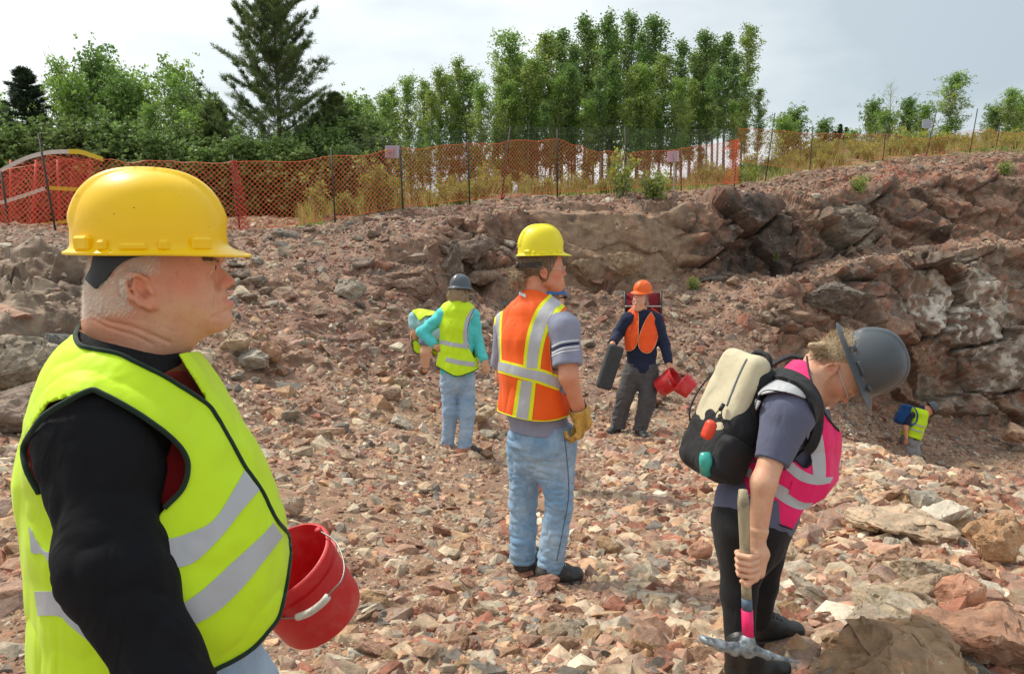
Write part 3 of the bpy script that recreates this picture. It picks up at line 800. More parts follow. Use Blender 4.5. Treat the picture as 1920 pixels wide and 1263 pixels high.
fc = fc * (1 - .55 * (c1 * .8 + c2 * .45).clip(0, 1)[..., None] * rough[..., None])
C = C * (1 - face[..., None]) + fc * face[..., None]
C = mixc(C, (.30, .13, .09), np.exp(-(((upx - 700) / 70) ** 2 + ((upy - 520) / 30) ** 2)) * sstep(-.1, .3, nB) * .8)
C = mixc(C, (.30, .115, .075), sstep(1500, 1620, UU) * sstep(8.0, 8.2, KK) * sstep(.05, .3, nB) * (1 - mid) * .8)
C = mixc(C, (.23, .19, .09), mid * .7)
MAT_GROUND = rockmat('quarry rock and soil', vein=.25, bump=.9, fine=1.6)
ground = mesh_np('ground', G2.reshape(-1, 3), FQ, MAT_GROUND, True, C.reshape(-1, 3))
tag(ground, kind='structure')
ground.data.set_sharp_from_angle(angle=R(38))
# level sheet that carries the ground behind the camera
V = np.array([(x, y, -1.62) for x in np.linspace(-14, 14, 15) for y in np.linspace(-14, 2.0, 9)]); V[:, 2] += .02 * np.sin(V[:, 0] * 3)
ii = np.arange(15 * 9).reshape(15, 9)
near = mesh_np('ground_near', V, np.stack([ii[:-1, :-1], ii[1:, :-1], ii[1:, 1:], ii[:-1, 1:]], -1).reshape(-1, 4), MAT_GROUND, True, np.tile((.3, .2, .15), (len(V), 1)))
tag(near, kind='structure')
V = np.array([(-1500, 60, .3), (1500, 60, .3), (1500, 2500, 0), (-1500, 2500, 0)])
far = mesh_np('ground_far', V, np.array([[0, 1, 2, 3]]), plain('far meadow', (.07, .08, .03), .9, .3, 2), False)
tag(far, kind='structure')
def ground_at(px, py):
    """nearest sheet vertex to a photo pixel: world point"""
    global _gpx
    try: _gpx
    except NameError: _gpx = PX(G2)
    # nearest visible: among vertices within 5 px, the smallest depth
    d2 = (_gpx[0] - px) ** 2 + (_gpx[1] - py) ** 2
    m = d2 < 36
    if not m.any(): i = np.unravel_index(np.argmin(d2), d2.shape); return G2[i]
    j = np.argwhere(m); k = np.argmin(_gpx[2][m]); return G2[tuple(j[k])]

# ------------------------------------------------------------------ loose rock
def rock_proto(i, n=13, det=False):
    r = np.random.default_rng(100 + i)
    p = r.normal(size=(n, 3)); p /= np.linalg.norm(p, axis=1)[:, None]
    p = np.sign(p) * np.abs(p) ** .75
    p *= np.array([1, r.uniform(.62, .95), r.uniform(.38, .75)]) * r.uniform(.85, 1.1, (n, 1))
    V, T = hull(p)
    if det:
        bm = bmesh.new(); vs = [bm.verts.new(v) for v in V]
        for t in T: bm.faces.new([vs[k] for k in t])
        bmesh.ops.dissolve_limit(bm, angle_limit=R(9), verts=bm.verts, edges=bm.edges)
        bmesh.ops.bevel(bm, geom=list(bm.edges), offset=.05, segments=1, affect='EDGES', clamp_overlap=True)
        bmesh.ops.triangulate(bm, faces=bm.faces)
        for _ in range(3):
            e = [q for q in bm.edges if q.calc_length() > .11]
            if not e: break
            bmesh.ops.subdivide_edges(bm, edges=e, cuts=1)
            bmesh.ops.triangulate(bm, faces=bm.faces)
        bmesh.ops.recalc_face_normals(bm, faces=bm.faces)
        bm.normal_update(); bm.verts.index_update()
        V = np.array([v.co[:] for v in bm.verts]); Nn = np.array([v.normal[:] for v in bm.verts])
        T = np.array([[v.index for v in f.verts] for f in bm.faces]); bm.free()
        f1_, f2_, rr = worley(V * 2.4 + i * 7, 5)
        V = V + Nn * (.05 * fbm(V * 2.5 + i, 4, i)[:, None] + .10 * (rr - .5)[:, None] - .03 * sstep(.08, 0, f2_ - f1_)[:, None] + .018 * fbm(V * 9 + i, 3, i + 4)[:, None])
    return V, T
PAL = np.array([(.42, .27, .205), (.49, .39, .29), (.43, .385, .315), (.62, .57, .49), (.33, .15, .105), (.20, .185, .17), (.52, .345, .22), (.37, .255, .21), (.56, .48, .37), (.30, .225, .19)])
W_FRONT = np.array([.22, .17, .10, .055, .12, .035, .12, .10, .09, .06]); W_FRONT /= W_FRONT.sum()
W_BACK = np.array([.17, .08, .11, .05, .14, .10, .05, .17, .05, .18]); W_BACK /= W_BACK.sum()
protos = [rock_proto(i) for i in range(36)]
det = [rock_proto(i + 50, 15, True) for i in range(14)]
def randrot(r, n, tilt=.5):
    a = r.uniform(0, 2 * math.pi, n); b = r.normal(0, tilt, n); c = r.normal(0, tilt, n)
    ca, sa, cb, sb, cc, sc = np.cos(a), np.sin(a), np.cos(b), np.sin(b), np.cos(c), np.sin(c)
    Z = np.zeros(n); O = Z + 1
    Rz = np.array([[ca, -sa, Z], [sa, ca, Z], [Z, Z, O]]).transpose(2, 0, 1)
    Rx = np.array([[O, Z, Z], [Z, cb, -sb], [Z, sb, cb]]).transpose(2, 0, 1)
    Ry = np.array([[cc, Z, sc], [Z, O, Z], [-sc, Z, cc]]).transpose(2, 0, 1)
    return Rx @ Ry @ Rz
# quads of the sheet weighted by how much stone they should carry
P00 = G2[:-1, :-1].reshape(-1, 3); P10 = G2[1:, :-1].reshape(-1, 3); P01 = G2[:-1, 1:].reshape(-1, 3)
area = np.linalg.norm(np.cross(P10 - P00, P01 - P00), axis=1)
cu, cv, cd = PX(P00)
kq = KK[:-1, :-1].ravel(); fq = face[:-1, :-1].ravel(); mq = mid[:-1, :-1].ravel(); uq = UU[:-1, :-1].ravel()
nzq = N2[:-1, :-1, 2].ravel(); nrmq = N2[:-1, :-1].reshape(-1, 3)
inview = (cu > -250) & (cu < 2150) & (cv > 200) & (cv < 1500) & (cd > 1.0)
clump = .7 + .7 * sstep(-.25, .35, fbm(P00 / .9, 3, 77))
def scatter(count, smin, smax, alpha, wfun, name, label, seed, sink=.25):
    r = np.random.default_rng(seed)
    w = area * inview * wfun; w = w / w.sum()
    q = r.choice(len(area), count, p=w)
    a, b = r.random((2, count))
    P = P00[q] + (P10 - P00)[q] * a[:, None] + (P01 - P00)[q] * b[:, None]
    u = r.random(count)
    s = (smin ** (-alpha) + u * (smax ** (-alpha) - smin ** (-alpha))) ** (-1 / alpha)
    s = np.maximum(s, 2.0 * cd[q] / FPX)                 # nothing finer than the eye could make out
    steep = nzq[q] < .55
    s = np.where(steep, np.minimum(s, .10), s)
    front = sstep(10.5, 7.5, cd[q]) * (uq[q] > 560) + .6 * (uq[q] <= 560)
    pick = np.where(r.random(count) < front, r.choice(10, count, p=W_FRONT), r.choice(10, count, p=W_BACK))
    c = PAL[pick] * r.uniform(.62, 1.15, (count, 1)) * (1 + r.normal(0, .012, (count, 3)))
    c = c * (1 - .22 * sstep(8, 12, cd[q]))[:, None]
    lgrey = (uq[q] < 420) * (kq[q] > 4); c = np.where(lgrey[:, None], c * .6 + .4 * np.array([.34, .30, .25]), c)
    Rm = randrot(r, count, .45)
    P = P - nrmq[q] * (s * sink * .5)[:, None]
    Vs, Ts, Cs = [], [], []; n = 0
    pid = r.integers(0, len(protos), count)
    for k in range(len(protos)):
        m = np.nonzero(pid == k)[0]
        if not len(m): continue
        V, T = protos[k]
        X = np.einsum('nij,vj->nvi', Rm[m], V) * (s[m] * .55)[:, None, None] + P[m][:, None, :]
        Vs.append(X.reshape(-1, 3)); Cs.append(np.repeat(c[m], len(V), 0))
        Ts.append((T[None] + (n + np.arange(len(m)) * len(V))[:, None, None]).reshape(-1, 3)); n += len(m) * len(V)
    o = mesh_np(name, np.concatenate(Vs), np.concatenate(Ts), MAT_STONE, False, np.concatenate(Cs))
    tag(o, label, 'rubble', kind='stuff'); return o
MAT_STONE = rockmat('loose stone', vein=.6, bump=.7, fine=6.0)
MAT_BOULDER = rockmat('boulder stone', vein=.8, bump=.8, fine=2.6)
near_w = (kq < 5) * (1 - mq) * clump * sstep(18, 6, cd) * (fq < .4)
talus_w = (kq >= 3.3) * (1 - mq) * (1 - .93 * fq) * clump * (.35 + sstep(.35, .8, nzq))
scatter(52000, .02, .19, 1.5, near_w * (.35 + sstep(8.5, 3.0, cd)), 'gravel', 'pink and tan angular gravel covering the quarry floor', 1)
scatter(34000, .007, .028, 1.2, near_w * sstep(5.0, 2.4, cd), 'grit', 'fine tan grit between the nearest stones', 5, .2)
scatter(7000, .08, .30, 2.2, near_w * (uq > 1150) * (cd < 8), 'stone_heap', 'broken tan and red stones heaped at the right of the quarry floor', 6, .3)
scatter(60000, .045, .42, 2.35, talus_w, 'scree', 'purplish brown broken scree covering the slopes below the rim', 2)
scatter(7000, .05, .35, 2.0, mid[:-1, :-1].ravel() * sstep(9.9, 9.2, kq) * (1 * (uq < 720) + .15), 'rim_rubble', 'pink rubble lying behind the orange net', 3)
# ------------------------------------------------------------------ single stones and boulders
_b = 0
det_me = []
def boulder(px, py, wpx, hpx, d=None, col=(.42, .33, .25), label='', group=None, k=0, rz=0., tilt=0., deep=.8, sink=.28, name='boulder', big=False):
    """a stone whose middle shows at (px,py), wpx by hpx pixels large in the photo"""
    if d is None: c = ground_at(px, py + hpx * .25); d = float(PX(c)[2])
    c = W(px, py, d); w = wpx * d / FPX; h = hpx * d / FPX
    V, T = det[k % len(det)]; V = V.copy()
    ext = V.max(0) - V.min(0); V = (V - (V.max(0) + V.min(0)) / 2) / ext
    a = rz; Rz = np.array([[math.cos(a), -math.sin(a), 0], [math.sin(a), math.cos(a), 0], [0, 0, 1]])
    V = V @ Rz.T; ext = V.max(0) - V.min(0); V = V / ext * np.array([w, w * deep, h])
    Ry = np.array([[math.cos(tilt), 0, math.sin(tilt)], [0, 1, 0], [-math.sin(tilt), 0, math.cos(tilt)]]); V = V @ Ry.T
    if big:
        bm = bmesh.new(); vs = [bm.verts.new(v) for v in V]
        for t in T: bm.faces.new([vs[q] for q in t])
        e = [q for q in bm.edges if q.calc_length() > w * .035]; bmesh.ops.subdivide_edges(bm, edges=e, cuts=2, use_grid_fill=True); bmesh.ops.triangulate(bm, faces=bm.faces); bm.normal_update(); bm.verts.index_update()
        V = np.array([v.co[:] for v in bm.verts]); Nn = np.array([v.normal[:] for v in bm.verts]); T = np.array([[v.index for v in f.verts] for f in bm.faces]); bm.free()
        f1_, f2_, rr = worley(V / w * np.array([3.5, 3.5, 7]) + px, 5); V = V + Nn * w * (.020 * fbm(V / w * 9 + px, 4, 2)[:, None] + .030 * (rr - .5)[:, None] - .012 * sstep(.08, 0, f2_ - f1_)[:, None])
    o = mesh_np(name, V, T, MAT_BOULDER, True, np.tile(np.asarray(col, float), (len(V), 1)) * (1 + .10 * fbm(V * 6 / max(w, .05), 3, 9)[:, None])); o.data.set_sharp_from_angle(angle=R(28))
    o.location = c; return tag(o, label, 'boulder' if name == 'boulder' else 'stone', group)
TAN = (.43, .34, .25); GRY = (.34, .32, .28); RST = (.38, .235, .16); BRN = (.20, .13, .10); WHT = (.56, .53, .47); PNK = (.45, .28, .21); OCH = (.44, .30, .18)
boulder(42, 684, 150, 104, 5.5, (.26, .23, .185), 'large smooth grey boulder with a rounded top behind the back of the nearest man', None, 1, .4, .15, .9, big=True)
boulder(112, 642, 68, 40, 5.9, (.13, .135, .135), 'dark slate grey boulder just above the collar of the nearest man', None, 3, .9, 0, .8)
boulder(20, 770, 130, 92, 4.9, (.24, .19, .16), 'broad layered brown ledge block low at the left edge', None, 5, .2, -.1, .9, big=True)
boulder(436, 652, 72, 66, 8.2, TAN, 'tall pale tan boulder beside the chin of the nearest man', None, 2, .5, .1, .8, big=True)
boulder(476, 674, 62, 36, 8.1, GRY, 'low pale grey boulder resting against the tall tan one', None, 4, 1.0, 0, .9)
boulder(508, 660, 44, 40, 8.3, RST, 'small brown wedge boulder right of the pale pair', None, 6, 2.0, .3, .9)
boulder(747, 541, 120, 66, 11.7, BRN, 'large brown boulder stuck in the bank behind the turquoise sleeves', None, 7, .3, 0, .6, big=True)
boulder(703, 505, 70, 36, 12.3, (.28, .14, .10), 'reddish slab boulder in the bank left of the grey hard hat', None, 8, .7, 0, .6)
boulder(545, 455, 78, 44, 14.2, (.17, .155, .14), 'dark grey boulder at the top of the slope below the orange net', None, 9, .3, .2, .7)
boulder(705, 420, 46, 40, 15.6, (.40, .36, .31), 'pale upright boulder on the slope under the sign post', None, 10, .3, 0, .7)
boulder(898, 470, 66, 60, 14.0, (.17, .13, .11), 'dark cracked block in the wall left of the yellow hard hat', None, 11, .3, 0, .6)
boulder(905, 522, 70, 34, 13.9, (.22, .165, .13), 'flat brown block under the dark cracked one', None, 12, 1.3, 0, .6)
boulder(1095, 505, 44, 44, 14.9, (.24, .175, .12), 'rounded brown block at the foot of the smooth wall', None, 13, .3, 0, .6)
boulder(1172, 495, 70, 46, 15.4, (.26, .185, .12), 'broad tan block bulging from the smooth wall', None, 1, .3, 0, .5)
boulder(1712, 1250, 290, 140, 2.5, (.34, .235, .15), 'huge ochre brown veined boulder at the bottom edge right of the boots', None, 11, .6, -.05, .75, big=True)
boulder(1862, 1196, 300, 124, 2.75, (.36, .215, .15), 'huge reddish slab boulder sloping out of the bottom right corner', None, 2, .1, .42, .7, big=True)
boulder(1870, 1012, 98, 92, 3.85, (.43, .28, .17), 'orange tan block standing on the heap near the right edge', None, 6, .5, -.35, .8, big=True)
boulder(1735, 1072, 122, 66, 3.55, (.36, .31, .24), 'wide greyish slab in the middle of the stone heap', None, 8, .2, .1, .9, big=True)
boulder(1690, 1140, 170, 54, 3.1, (.38, .33, .25), 'long flat grey slab just above the huge ochre boulder', None, 9, .0, .05, .9, big=True)
boulder(1795, 1115, 96, 66, 3.2, (.44, .24, .165), 'pinkish red block between the grey slab and the sloping one', None, 12, .6, .0, .9)
boulder(1775, 958, 88, 40, 4.5, WHT, 'white crusted slab far up on the stone heap', None, 10, .2, .05, .9)
boulder(1735, 935, 66, 34, 4.9, GRY, 'grey slab behind the white crusted one', None, 3, .4, 0, .9)
boulder(1700, 985, 190, 46, 4.3, (.46, .37, .28), 'long pale flat ledge lying across the stone heap', None, 4, .05, .10, .8, big=True)
boulder(1205, 1173, 64, 44, 3.25, (.44, .26, .185), 'pink tan stone alone on the floor left of the pickaxe', None, 11, .2, 0, .9)
boulder(1312, 1032, 48, 34, 4.15, (.42, .24, .17), 'orange pink stone left of the hand on the pickaxe', None, 12, .8, 0, .9)
boulder(1330, 1110, 62, 36, 3.6, (.42, .26, .19), 'pink tan block lying beside the black leggings', None, 7, .3, 0, .9)
boulder(1320, 1172, 70, 34, 3.2, (.40, .25, .17), 'flat pink stone just above the pick head', None, 2, .3, 0, .9)
boulder(905, 776, 52, 26, 8.0, (.42, .34, .25), 'long pale block on the floor behind the turquoise sleeved woman', None, 4, .0, -.35, .7)
boulder(30, 1072, 82, 38, 3.2, (.40, .19, .14), 'long red brown slab at the left edge beside the vest', None, 6, .0, -.1, .9)
boulder(32, 1108, 76, 40, 3.0, (.42, .28, .22), 'pink block below the red brown slab at the left edge', None, 9, .5, 0, .9)
boulder(510, 905, 66, 40, 5.1, (.40, .35, .29), 'pale angular block right of the front edge of the yellow vest', None, 10, .4, -.2, .9)
boulder(548, 950, 50, 40, 4.4, (.34, .27, .21), 'brownish block above the rim of the large red bucket', None, 13, .4, 0, .9)
boulder(645, 1160, 40, 44, 3.0, WHT, 'white crystalline stone behind the foot of the large bucket', None, 1, .4, 0, .9)
boulder(995, 910, 40, 52, 5.3, (.42, .19, .15), 'brick red stone seen between the legs of the young man', None, 3, .4, 0, .9)
boulder(1902, 812, 60, 32, 17.5, (.36, .25, .18), 'tan block at the foot of the far right pit wall', None, 5, .4, 0, .9)
boulder(1605, 690, 60, 46, 15.0, (.26, .20, .15), 'brown block beside the brim of the woman\'s helmet', None, 8, .4, 0, .7)
boulder(1560, 558, 150, 60, 16.2, (.15, .13, .115), 'dark wedge block jutting from the middle of the pit wall', None, 2, .2, .18, .5, big=True)
boulder(1340, 528, 90, 24, 17.2, (.13, .115, .105), 'dark flat slab on the scree left of the jutting wedge', None, 9, .2, -.1, .7)
# a leaning dark slab like a post in the bank
boulder(851, 505, 26, 96, 12.7, (.13, .105, .09), 'narrow upright dark slab standing in the bank above the grey hard hat', None, 6, .4, .04, .8)
# many more, alike: grouped
r = np.random.default_rng(21)
def many(n, box, dsz, cols, label, group, name='stone', cat='stone'):
    k = 0; tries = 0; pal = np.array(cols)
    protos_me = {}
    while k < n and tries < n * 8:
        tries += 1
        px = r.uniform(box[0], box[2]); py = r.uniform(box[1], box[3]); c = ground_at(px, py); u, v, d = PX(c)
        if abs(u - px) > 8 or abs(v - py) > 8: continue
        s = dsz[0] * (dsz[1] / dsz[0]) ** (r.random() ** 1.8)
        ki = int(r.integers(0, len(det))); ci = int(r.integers(0, len(pal))); key = (ki, ci)
        if key not in protos_me:
            V, T = det[ki]; ob = mesh_np(name, V * .5, T, MAT_BOULDER2, True, np.tile(pal[ci], (len(V), 1))); ob.data.set_sharp_from_angle(angle=R(28)); protos_me[key] = ob.data; o = ob
        else:
            o = bpy.data.objects.new(name, protos_me[key]); COL.objects.link(o)
        o.location = (float(c[0]), float(c[1]), float(c[2]) + s * .10); o.scale = (s * r.uniform(.85, 1.2), s * r.uniform(.8, 1.1), s * r.uniform(.75, 1.15)); o.rotation_euler = (r.normal(0, .3), r.normal(0, .3), r.uniform(0, 6.28))
        tag(o, label, cat, group); k += 1
MAT_BOULDER2 = rockmat('stone small', vein=.8, bump=.8, fine=1.6)
FR = [TAN, (.46, .40, .33), PNK, RST, (.50, .46, .39), OCH, (.36, .20, .15), (.50, .34, .24)]
many(78, (1440, 880, 1920, 1250), (.12, .32), FR, 'one of the larger angular stones of the heap right of the bowed woman', 'larger stones of the right hand heap')
many(64, (560, 860, 1350, 1250), (.08, .20), FR, 'one of the larger loose stones on the floor around the young man in orange', 'larger stones of the quarry floor')
many(56, (420, 560, 960, 860), (.14, .36), [TAN, GRY, RST, (.38, .27, .22), (.42, .38, .33)], 'one of the larger blocks on the slope left of the turquoise sleeved woman', 'larger blocks of the left slope')
many(38, (380, 400, 980, 560), (.25, .60), [(.24, .19, .16), (.30, .25, .21), (.27, .17, .13), (.33, .30, .26)], 'one of the blocks near the top of the slope below the net', 'blocks below the net')
many(40, (1000, 500, 1500, 760), (.15, .42), [(.30, .22, .17), (.33, .28, .22), (.26, .15, .11)], 'one of the blocks on the scree around the man in the orange hard hat', 'blocks of the middle scree')
# ------------------------------------------------------------------ trees, weeds, fence
def leafmat(name, rgb, trans=.35):
    m, t, b = newmat(name); L = t.links.new
    a = nd(t, 'ShaderNodeAttribute'); a.attribute_name = 'Col'
    mu = nd(t, 'ShaderNodeMixRGB', blend_type='MULTIPLY'); mu.inputs[0].default_value = 1; mu.inputs[1].default_value = (*rgb, 1); L(a.outputs['Color'], mu.inputs[2])
    L(mu.outputs[0], b.inputs['Base Color']); b.inputs['Roughness'].default_value = .55
    tr = nd(t, 'ShaderNodeBsdfTranslucent'); L(mu.outputs[0], tr.inputs[0]); mx_ = nd(t, 'ShaderNodeMixShader'); mx_.inputs[0].default_value = trans
    L(b.outputs[0], mx_.inputs[1]); L(tr.outputs[0], mx_.inputs[2]); L(mx_.outputs[0], t.nodes['Material Output'].inputs[0]); return m
LEAF_A = leafmat('aspen leaf', (.19, .29, .085), .5); LEAF_B = leafmat('birch leaf', (.27, .38, .09), .5); NEEDLE = leafmat('pine needle', (.12, .17, .045), .3); NEEDLE_D = leafmat('spruce needle', (.045, .075, .035), .1)
BARKW = plain('pale aspen bark', (.42, .40, .35), .8, .25, 14, .3, 40, dirt=(.10, .09, .08), dscale=9, dlo=.55, dhi=.62, stretch=(1, 1, .4)); BARKD = plain('dark bark', (.12, .09, .07), .9, .3, 14, .5, 30)
WEED = leafmat('weed leaf', (.30, .36, .08), .4); GOLD = plain('yellow flower heads', (.62, .45, .03), .8, .3, 60); GRASS = leafmat('dry grass', (.40, .37, .15), .4)
def leaves(C, n, spread, size, r, up=.3):
    """n leaf faces scattered round each point of C"""
    k = len(C); P = np.repeat(C, n, 0) + r.normal(0, 1, (k * n, 3)) * np.repeat(np.atleast_1d(spread) * np.ones(k), n)[:, None]
    N = r.normal(0, 1, (k * n, 3)); N[:, 2] += up; N /= np.linalg.norm(N, axis=1)[:, None]
    A = np.cross(N, r.normal(0, 1, (k * n, 3))); A /= np.linalg.norm(A, axis=1)[:, None] + 1e-6; B = np.cross(N, A)
    s = size * r.uniform(.6, 1.25, (k * n, 1)); V = np.stack([P - A * s * .5, P + B * s * .42, P + A * s * .5, P - B * s * .42], 1).reshape(-1, 3)
    Q = np.arange(len(V)).reshape(-1, 4); c = np.repeat(np.repeat(r.uniform(.62, 1.35, k), n) * r.uniform(.8, 1.2, k * n), 4)
    return V, Q, c[:, None] * np.array([1, 1, 1.0])
def aspen_proto(seed, H=8.0, wid=1.0, base=.28, dense=1.0, leaf=.085, mat=None, bark=None, bent=.02, bare=0):
    r = np.random.default_rng(seed); t = np.linspace(0, 1, 12); ph = r.uniform(0, 6.28)
    tr = np.stack([bent * H * np.sin(t * 3 + ph) * t, bent * H * np.cos(t * 2.3 + ph) * t, t * H], -1); m = MB(); m.tube(tr, .0085 * H * (1 - t * .9) + .006, 8)
    C, S = [], []; nb = int(46 * dense)
    for i in range(nb):
        f = base + (1 - base) * ((i + r.random()) / nb); p = np.array([np.interp(f, t, tr[:, j]) for j in range(3)])
        prof = math.sin(math.pi * min(1, (1 - f) / (1 - base) * .72 + .10)) ** .8; L = (.13 * wid * H) * prof * r.uniform(.35, 1.35) + .10
        a = r.uniform(0, 6.28); e = R(r.uniform(25, 62)); d = np.array([math.cos(a) * math.cos(e), math.sin(a) * math.cos(e), math.sin(e)])
        q = [p]; 
        for j in range(5): d = unit_(d + r.normal(0, .14, 3) + np.array([0, 0, .03])); q.append(q[-1] + d * L / 5)
        m.tube(q, np.linspace(.022, .005, 6) * H / 9, 4, cap=False)
        for j in range(1, 6):
            for w in range(3 if r.random() > bare else 1): C.append(q[j] + r.normal(0, .055 * H * .22 * wid + .02, 3)); S.append(.10 * H / 8 * r.uniform(.7, 1.25))
    C.append(tr[-1]); S.append(.08); C = np.array(C)
    V, Q, c = leaves(C, int(8 * (1 - bare * .6)), np.array(S), leaf, r); hue = 1 + .12 * np.sin(V[:, 2:3] * 1.3 + seed)
    c = c * np.concatenate([hue, np.ones_like(hue), .9 * hue], 1)
    return m, (V, Q, c)
def unit_(v): v = np.asarray(v, float); return v / np.linalg.norm(v)
def conifer_proto(seed, H, kind):
    r = np.random.default_rng(seed); t = np.linspace(0, 1, 14); tr = np.stack([.008 * H * np.sin(t * 4 + seed), 0 * t, t * H], -1); m = MB(); m.tube(tr, (.014 if kind == 'pine' else .010) * H * (1 - t * .93), 10)
    V_, Q_, C_ = [], [], []; n0 = 0; P, D, S = [], [], []
    if kind == 'pine': lv = np.arange(.06, .99, .042)
    else: lv = np.arange(.04, .99, .030)
    for f in lv:
        p = tr[0] + np.array([np.interp(f, t, tr[:, 0]), 0, f * H]); nb = r.integers(5, 8)
        prof = (1 - f) ** .75; L0 = (.44 if kind == 'pine' else .20) * H * prof + .10
        for b in range(nb):
            a = 6.28 * b / nb + r.uniform(-.4, .4) + f * 9; L = L0 * r.uniform(.45, 1.12)
            e = R(r.uniform(8, 30) + 28 * f) if kind == 'pine' else R(r.uniform(-18, 4) + 25 * f); d = np.array([math.cos(a) * math.cos(e), math.sin(a) * math.cos(e), math.sin(e)]); q = [p]; ns = 7
            for j in range(ns): d = unit_(d + r.normal(0, .07, 3) + np.array([0, 0, .06 if kind == 'pine' else .035])); q.append(q[-1] + d * L / ns)
            m.tube(q, np.linspace(.020, .004, ns + 1) * H / 9, 4, cap=False)
            for j in range(2 if kind == 'pine' else 1, ns + 1):
                sd = unit_(np.cross(d, (0, 0, 1))); k2 = 5 if kind == 'pine' else 4
                for w in range(k2):
                    if kind == 'pine' and r.random() < .08: continue
                    off = sd * r.choice([-1, 1]) * r.uniform(.02, .22) * L * (1.1 - j / ns * .6); b0 = q[j]; tip = q[j] + off + d * r.uniform(.04, .12) * L
                    if np.linalg.norm(tip - b0) > .06: m.tube([b0, tip], [.005, .003], 3, cap=False)
                    P.append(tip); D.append(unit_(off * .6 + d * .4 + np.array([0, 0, .12])) if kind == 'pine' else unit_(off + d)); S.append(1)
                    P.append((tip + b0) / 2); D.append(unit_(off * .6 + d * .5 + 1e-3)); S.append(.8)
    P = np.array(P); D = np.array(D); k = len(P); nn = 16 if kind == 'pine' else 9
    Ln = (.15 if kind == 'pine' else .10) * H / 9 + .02
    Pn = np.repeat(P, nn, 0) + r.normal(0, .035, (k * nn, 3)); Dn = np.repeat(D, nn, 0) * (.8 if kind == 'pine' else 1.0) + r.normal(0, .55, (k * nn, 3)); Dn /= np.linalg.norm(Dn, axis=1)[:, None]
    sd = np.cross(Dn, r.normal(0, 1, (k * nn, 3))); sd /= np.linalg.norm(sd, axis=1)[:, None] + 1e-6; w = .0095 if kind == 'pine' else .012
    L = Ln * r.uniform(.6, 1.2, (k * nn, 1)); V = np.stack([Pn - sd * w, Pn + sd * w, Pn + Dn * L], 1).reshape(-1, 3)
    c = np.repeat(np.repeat(r.uniform(.6, 1.35, k), nn) * r.uniform(.8, 1.2, k * nn), 3)[:, None] * np.ones(3)
    return m, (V, np.arange(len(V)).reshape(-1, 3), c)
def make_tree(name, proto, mats):
    m, (V, Q, c) = proto; root = bpy.data.objects.new(name, None); COL.objects.link(root)
    tr = m.build('trunk', mats[0], root); cr = mesh_np('crown', V, Q, mats[1], False, c, root); return root
def put_tree(src, px, top, d, label, group=None, wide=1.0, used={}, cat='tree', H0=None, baseoff=0):
    k = int(np.argmin(np.abs(US - px))); P = W(px, top, d); base = float(keyW[k, 10][2]) - .15 + baseoff
    if src.name in used and used[src.name]:
        o = src.copy(); COL.objects.link(o)
        for ch in src.children: c = ch.copy(); COL.objects.link(c); c.parent = o
    else: o = src; used[src.name] = 1
    h = (float(P[2]) - base) / H0; o.location = (float(P[0]), float(P[1]), base); o.scale = (h * wide, h * wide, h); o.rotation_euler = (0, 0, (px * 1.7) % 6.28)
    return tag(o, label, cat, group)
AS = [(make_tree('aspen_tree', aspen_proto(200 + i, 8.0, w, b, dn, .10, None), (BARKW, LEAF_A if i % 2 else LEAF_B)), 8.0) for i, (w, b, dn) in enumerate([(.8, .24, 1.25), (.68, .32, 1.1), (1.05, .16, 1.5), (.6, .36, 1.0)])]
BU = [(make_tree('birch_tree', aspen_proto(230 + i, 5.0, w, .04, 2.0, .10, None), (BARKW, LEAF_B if i else LEAF_A)), 5.0) for i, w in enumerate([1.9, 2.4])]
BD = [(make_tree('bush', aspen_proto(250 + i, 3.0, w, .02, 2.2, .09, None), (BARKD, leafmat('dark bush leaf', (.17, .25, .075), .45))), 3.0) for i, w in enumerate([2.2, 2.8])]  # bushes get a darker green leaf colour of their own
rr = np.random.default_rng(5)
G1 = 'slim aspens standing in the tall stand behind the fence'; LA = 'slim pale trunked aspen in the tall stand behind the middle of the fence'
tall = [(1032, 73, 31), (1055, 66, 33), (1080, 90, 30), (1097, 39, 32), (1116, 70, 34), (1134, 37, 31), (1157, 60, 33), (1179, 34, 32), (1200, 70, 31), (1223, 41, 32), (1240, 110, 30), (1283, 83, 30), (1300, 105, 32), (1319, 67, 31), (1342, 95, 33), (1365, 71, 31), (1399, 57, 32), (1383, 105, 30), (1262, 150, 31), (1010, 120, 30), (1145, 120, 29), (1068, 130, 29), (1195, 130, 29), (1330, 140, 29)]
fill_ = [(948, 150, 28.5), (972, 165, 28), (998, 150, 28.5), (1022, 160, 28), (1048, 145, 28.5), (1075, 165, 28), (1102, 150, 28.5), (1128, 165, 28), (1152, 150, 28), (1180, 165, 28.5), (1212, 150, 28), (1236, 165, 28), (1272, 160, 28), (1296, 150, 28.5), (1318, 165, 28), (1350, 150, 28), (1378, 160, 28), (1400, 175, 28.5)]
ORD = ['first', 'second', 'third', 'fourth', 'fifth', 'sixth', 'seventh', 'eighth', 'ninth', 'tenth'] + ['%dth' % k for k in range(11, 40)]
def nth(x, lst): return ORD[sorted(q[0] for q in lst).index(x)]
for i, (x, t_, d) in enumerate(tall): a, H0 = AS[[0, 1, 3, 1, 0, 3][i % 6]]; put_tree(a, x, t_, d, 'slim aspen of the tall stand behind the fence, %s trunk from the left' % nth(x, tall), G1, rr.uniform(.95, 1.35), H0=H0)
G2n = 'leafy aspens left of the tall stand'; LB = 'full leafy aspen in the lower row left of the tall stand'
low_ = [(954, 73, 30), (934, 130, 29), (975, 110, 31), (989, 120, 29), (886, 142, 28), (861, 117, 28), (843, 150, 29), (824, 135, 28), (905, 165, 27), (790, 158, 29), (768, 152, 30), (740, 172, 29), (715, 185, 28), (805, 175, 27), (695, 200, 29)]
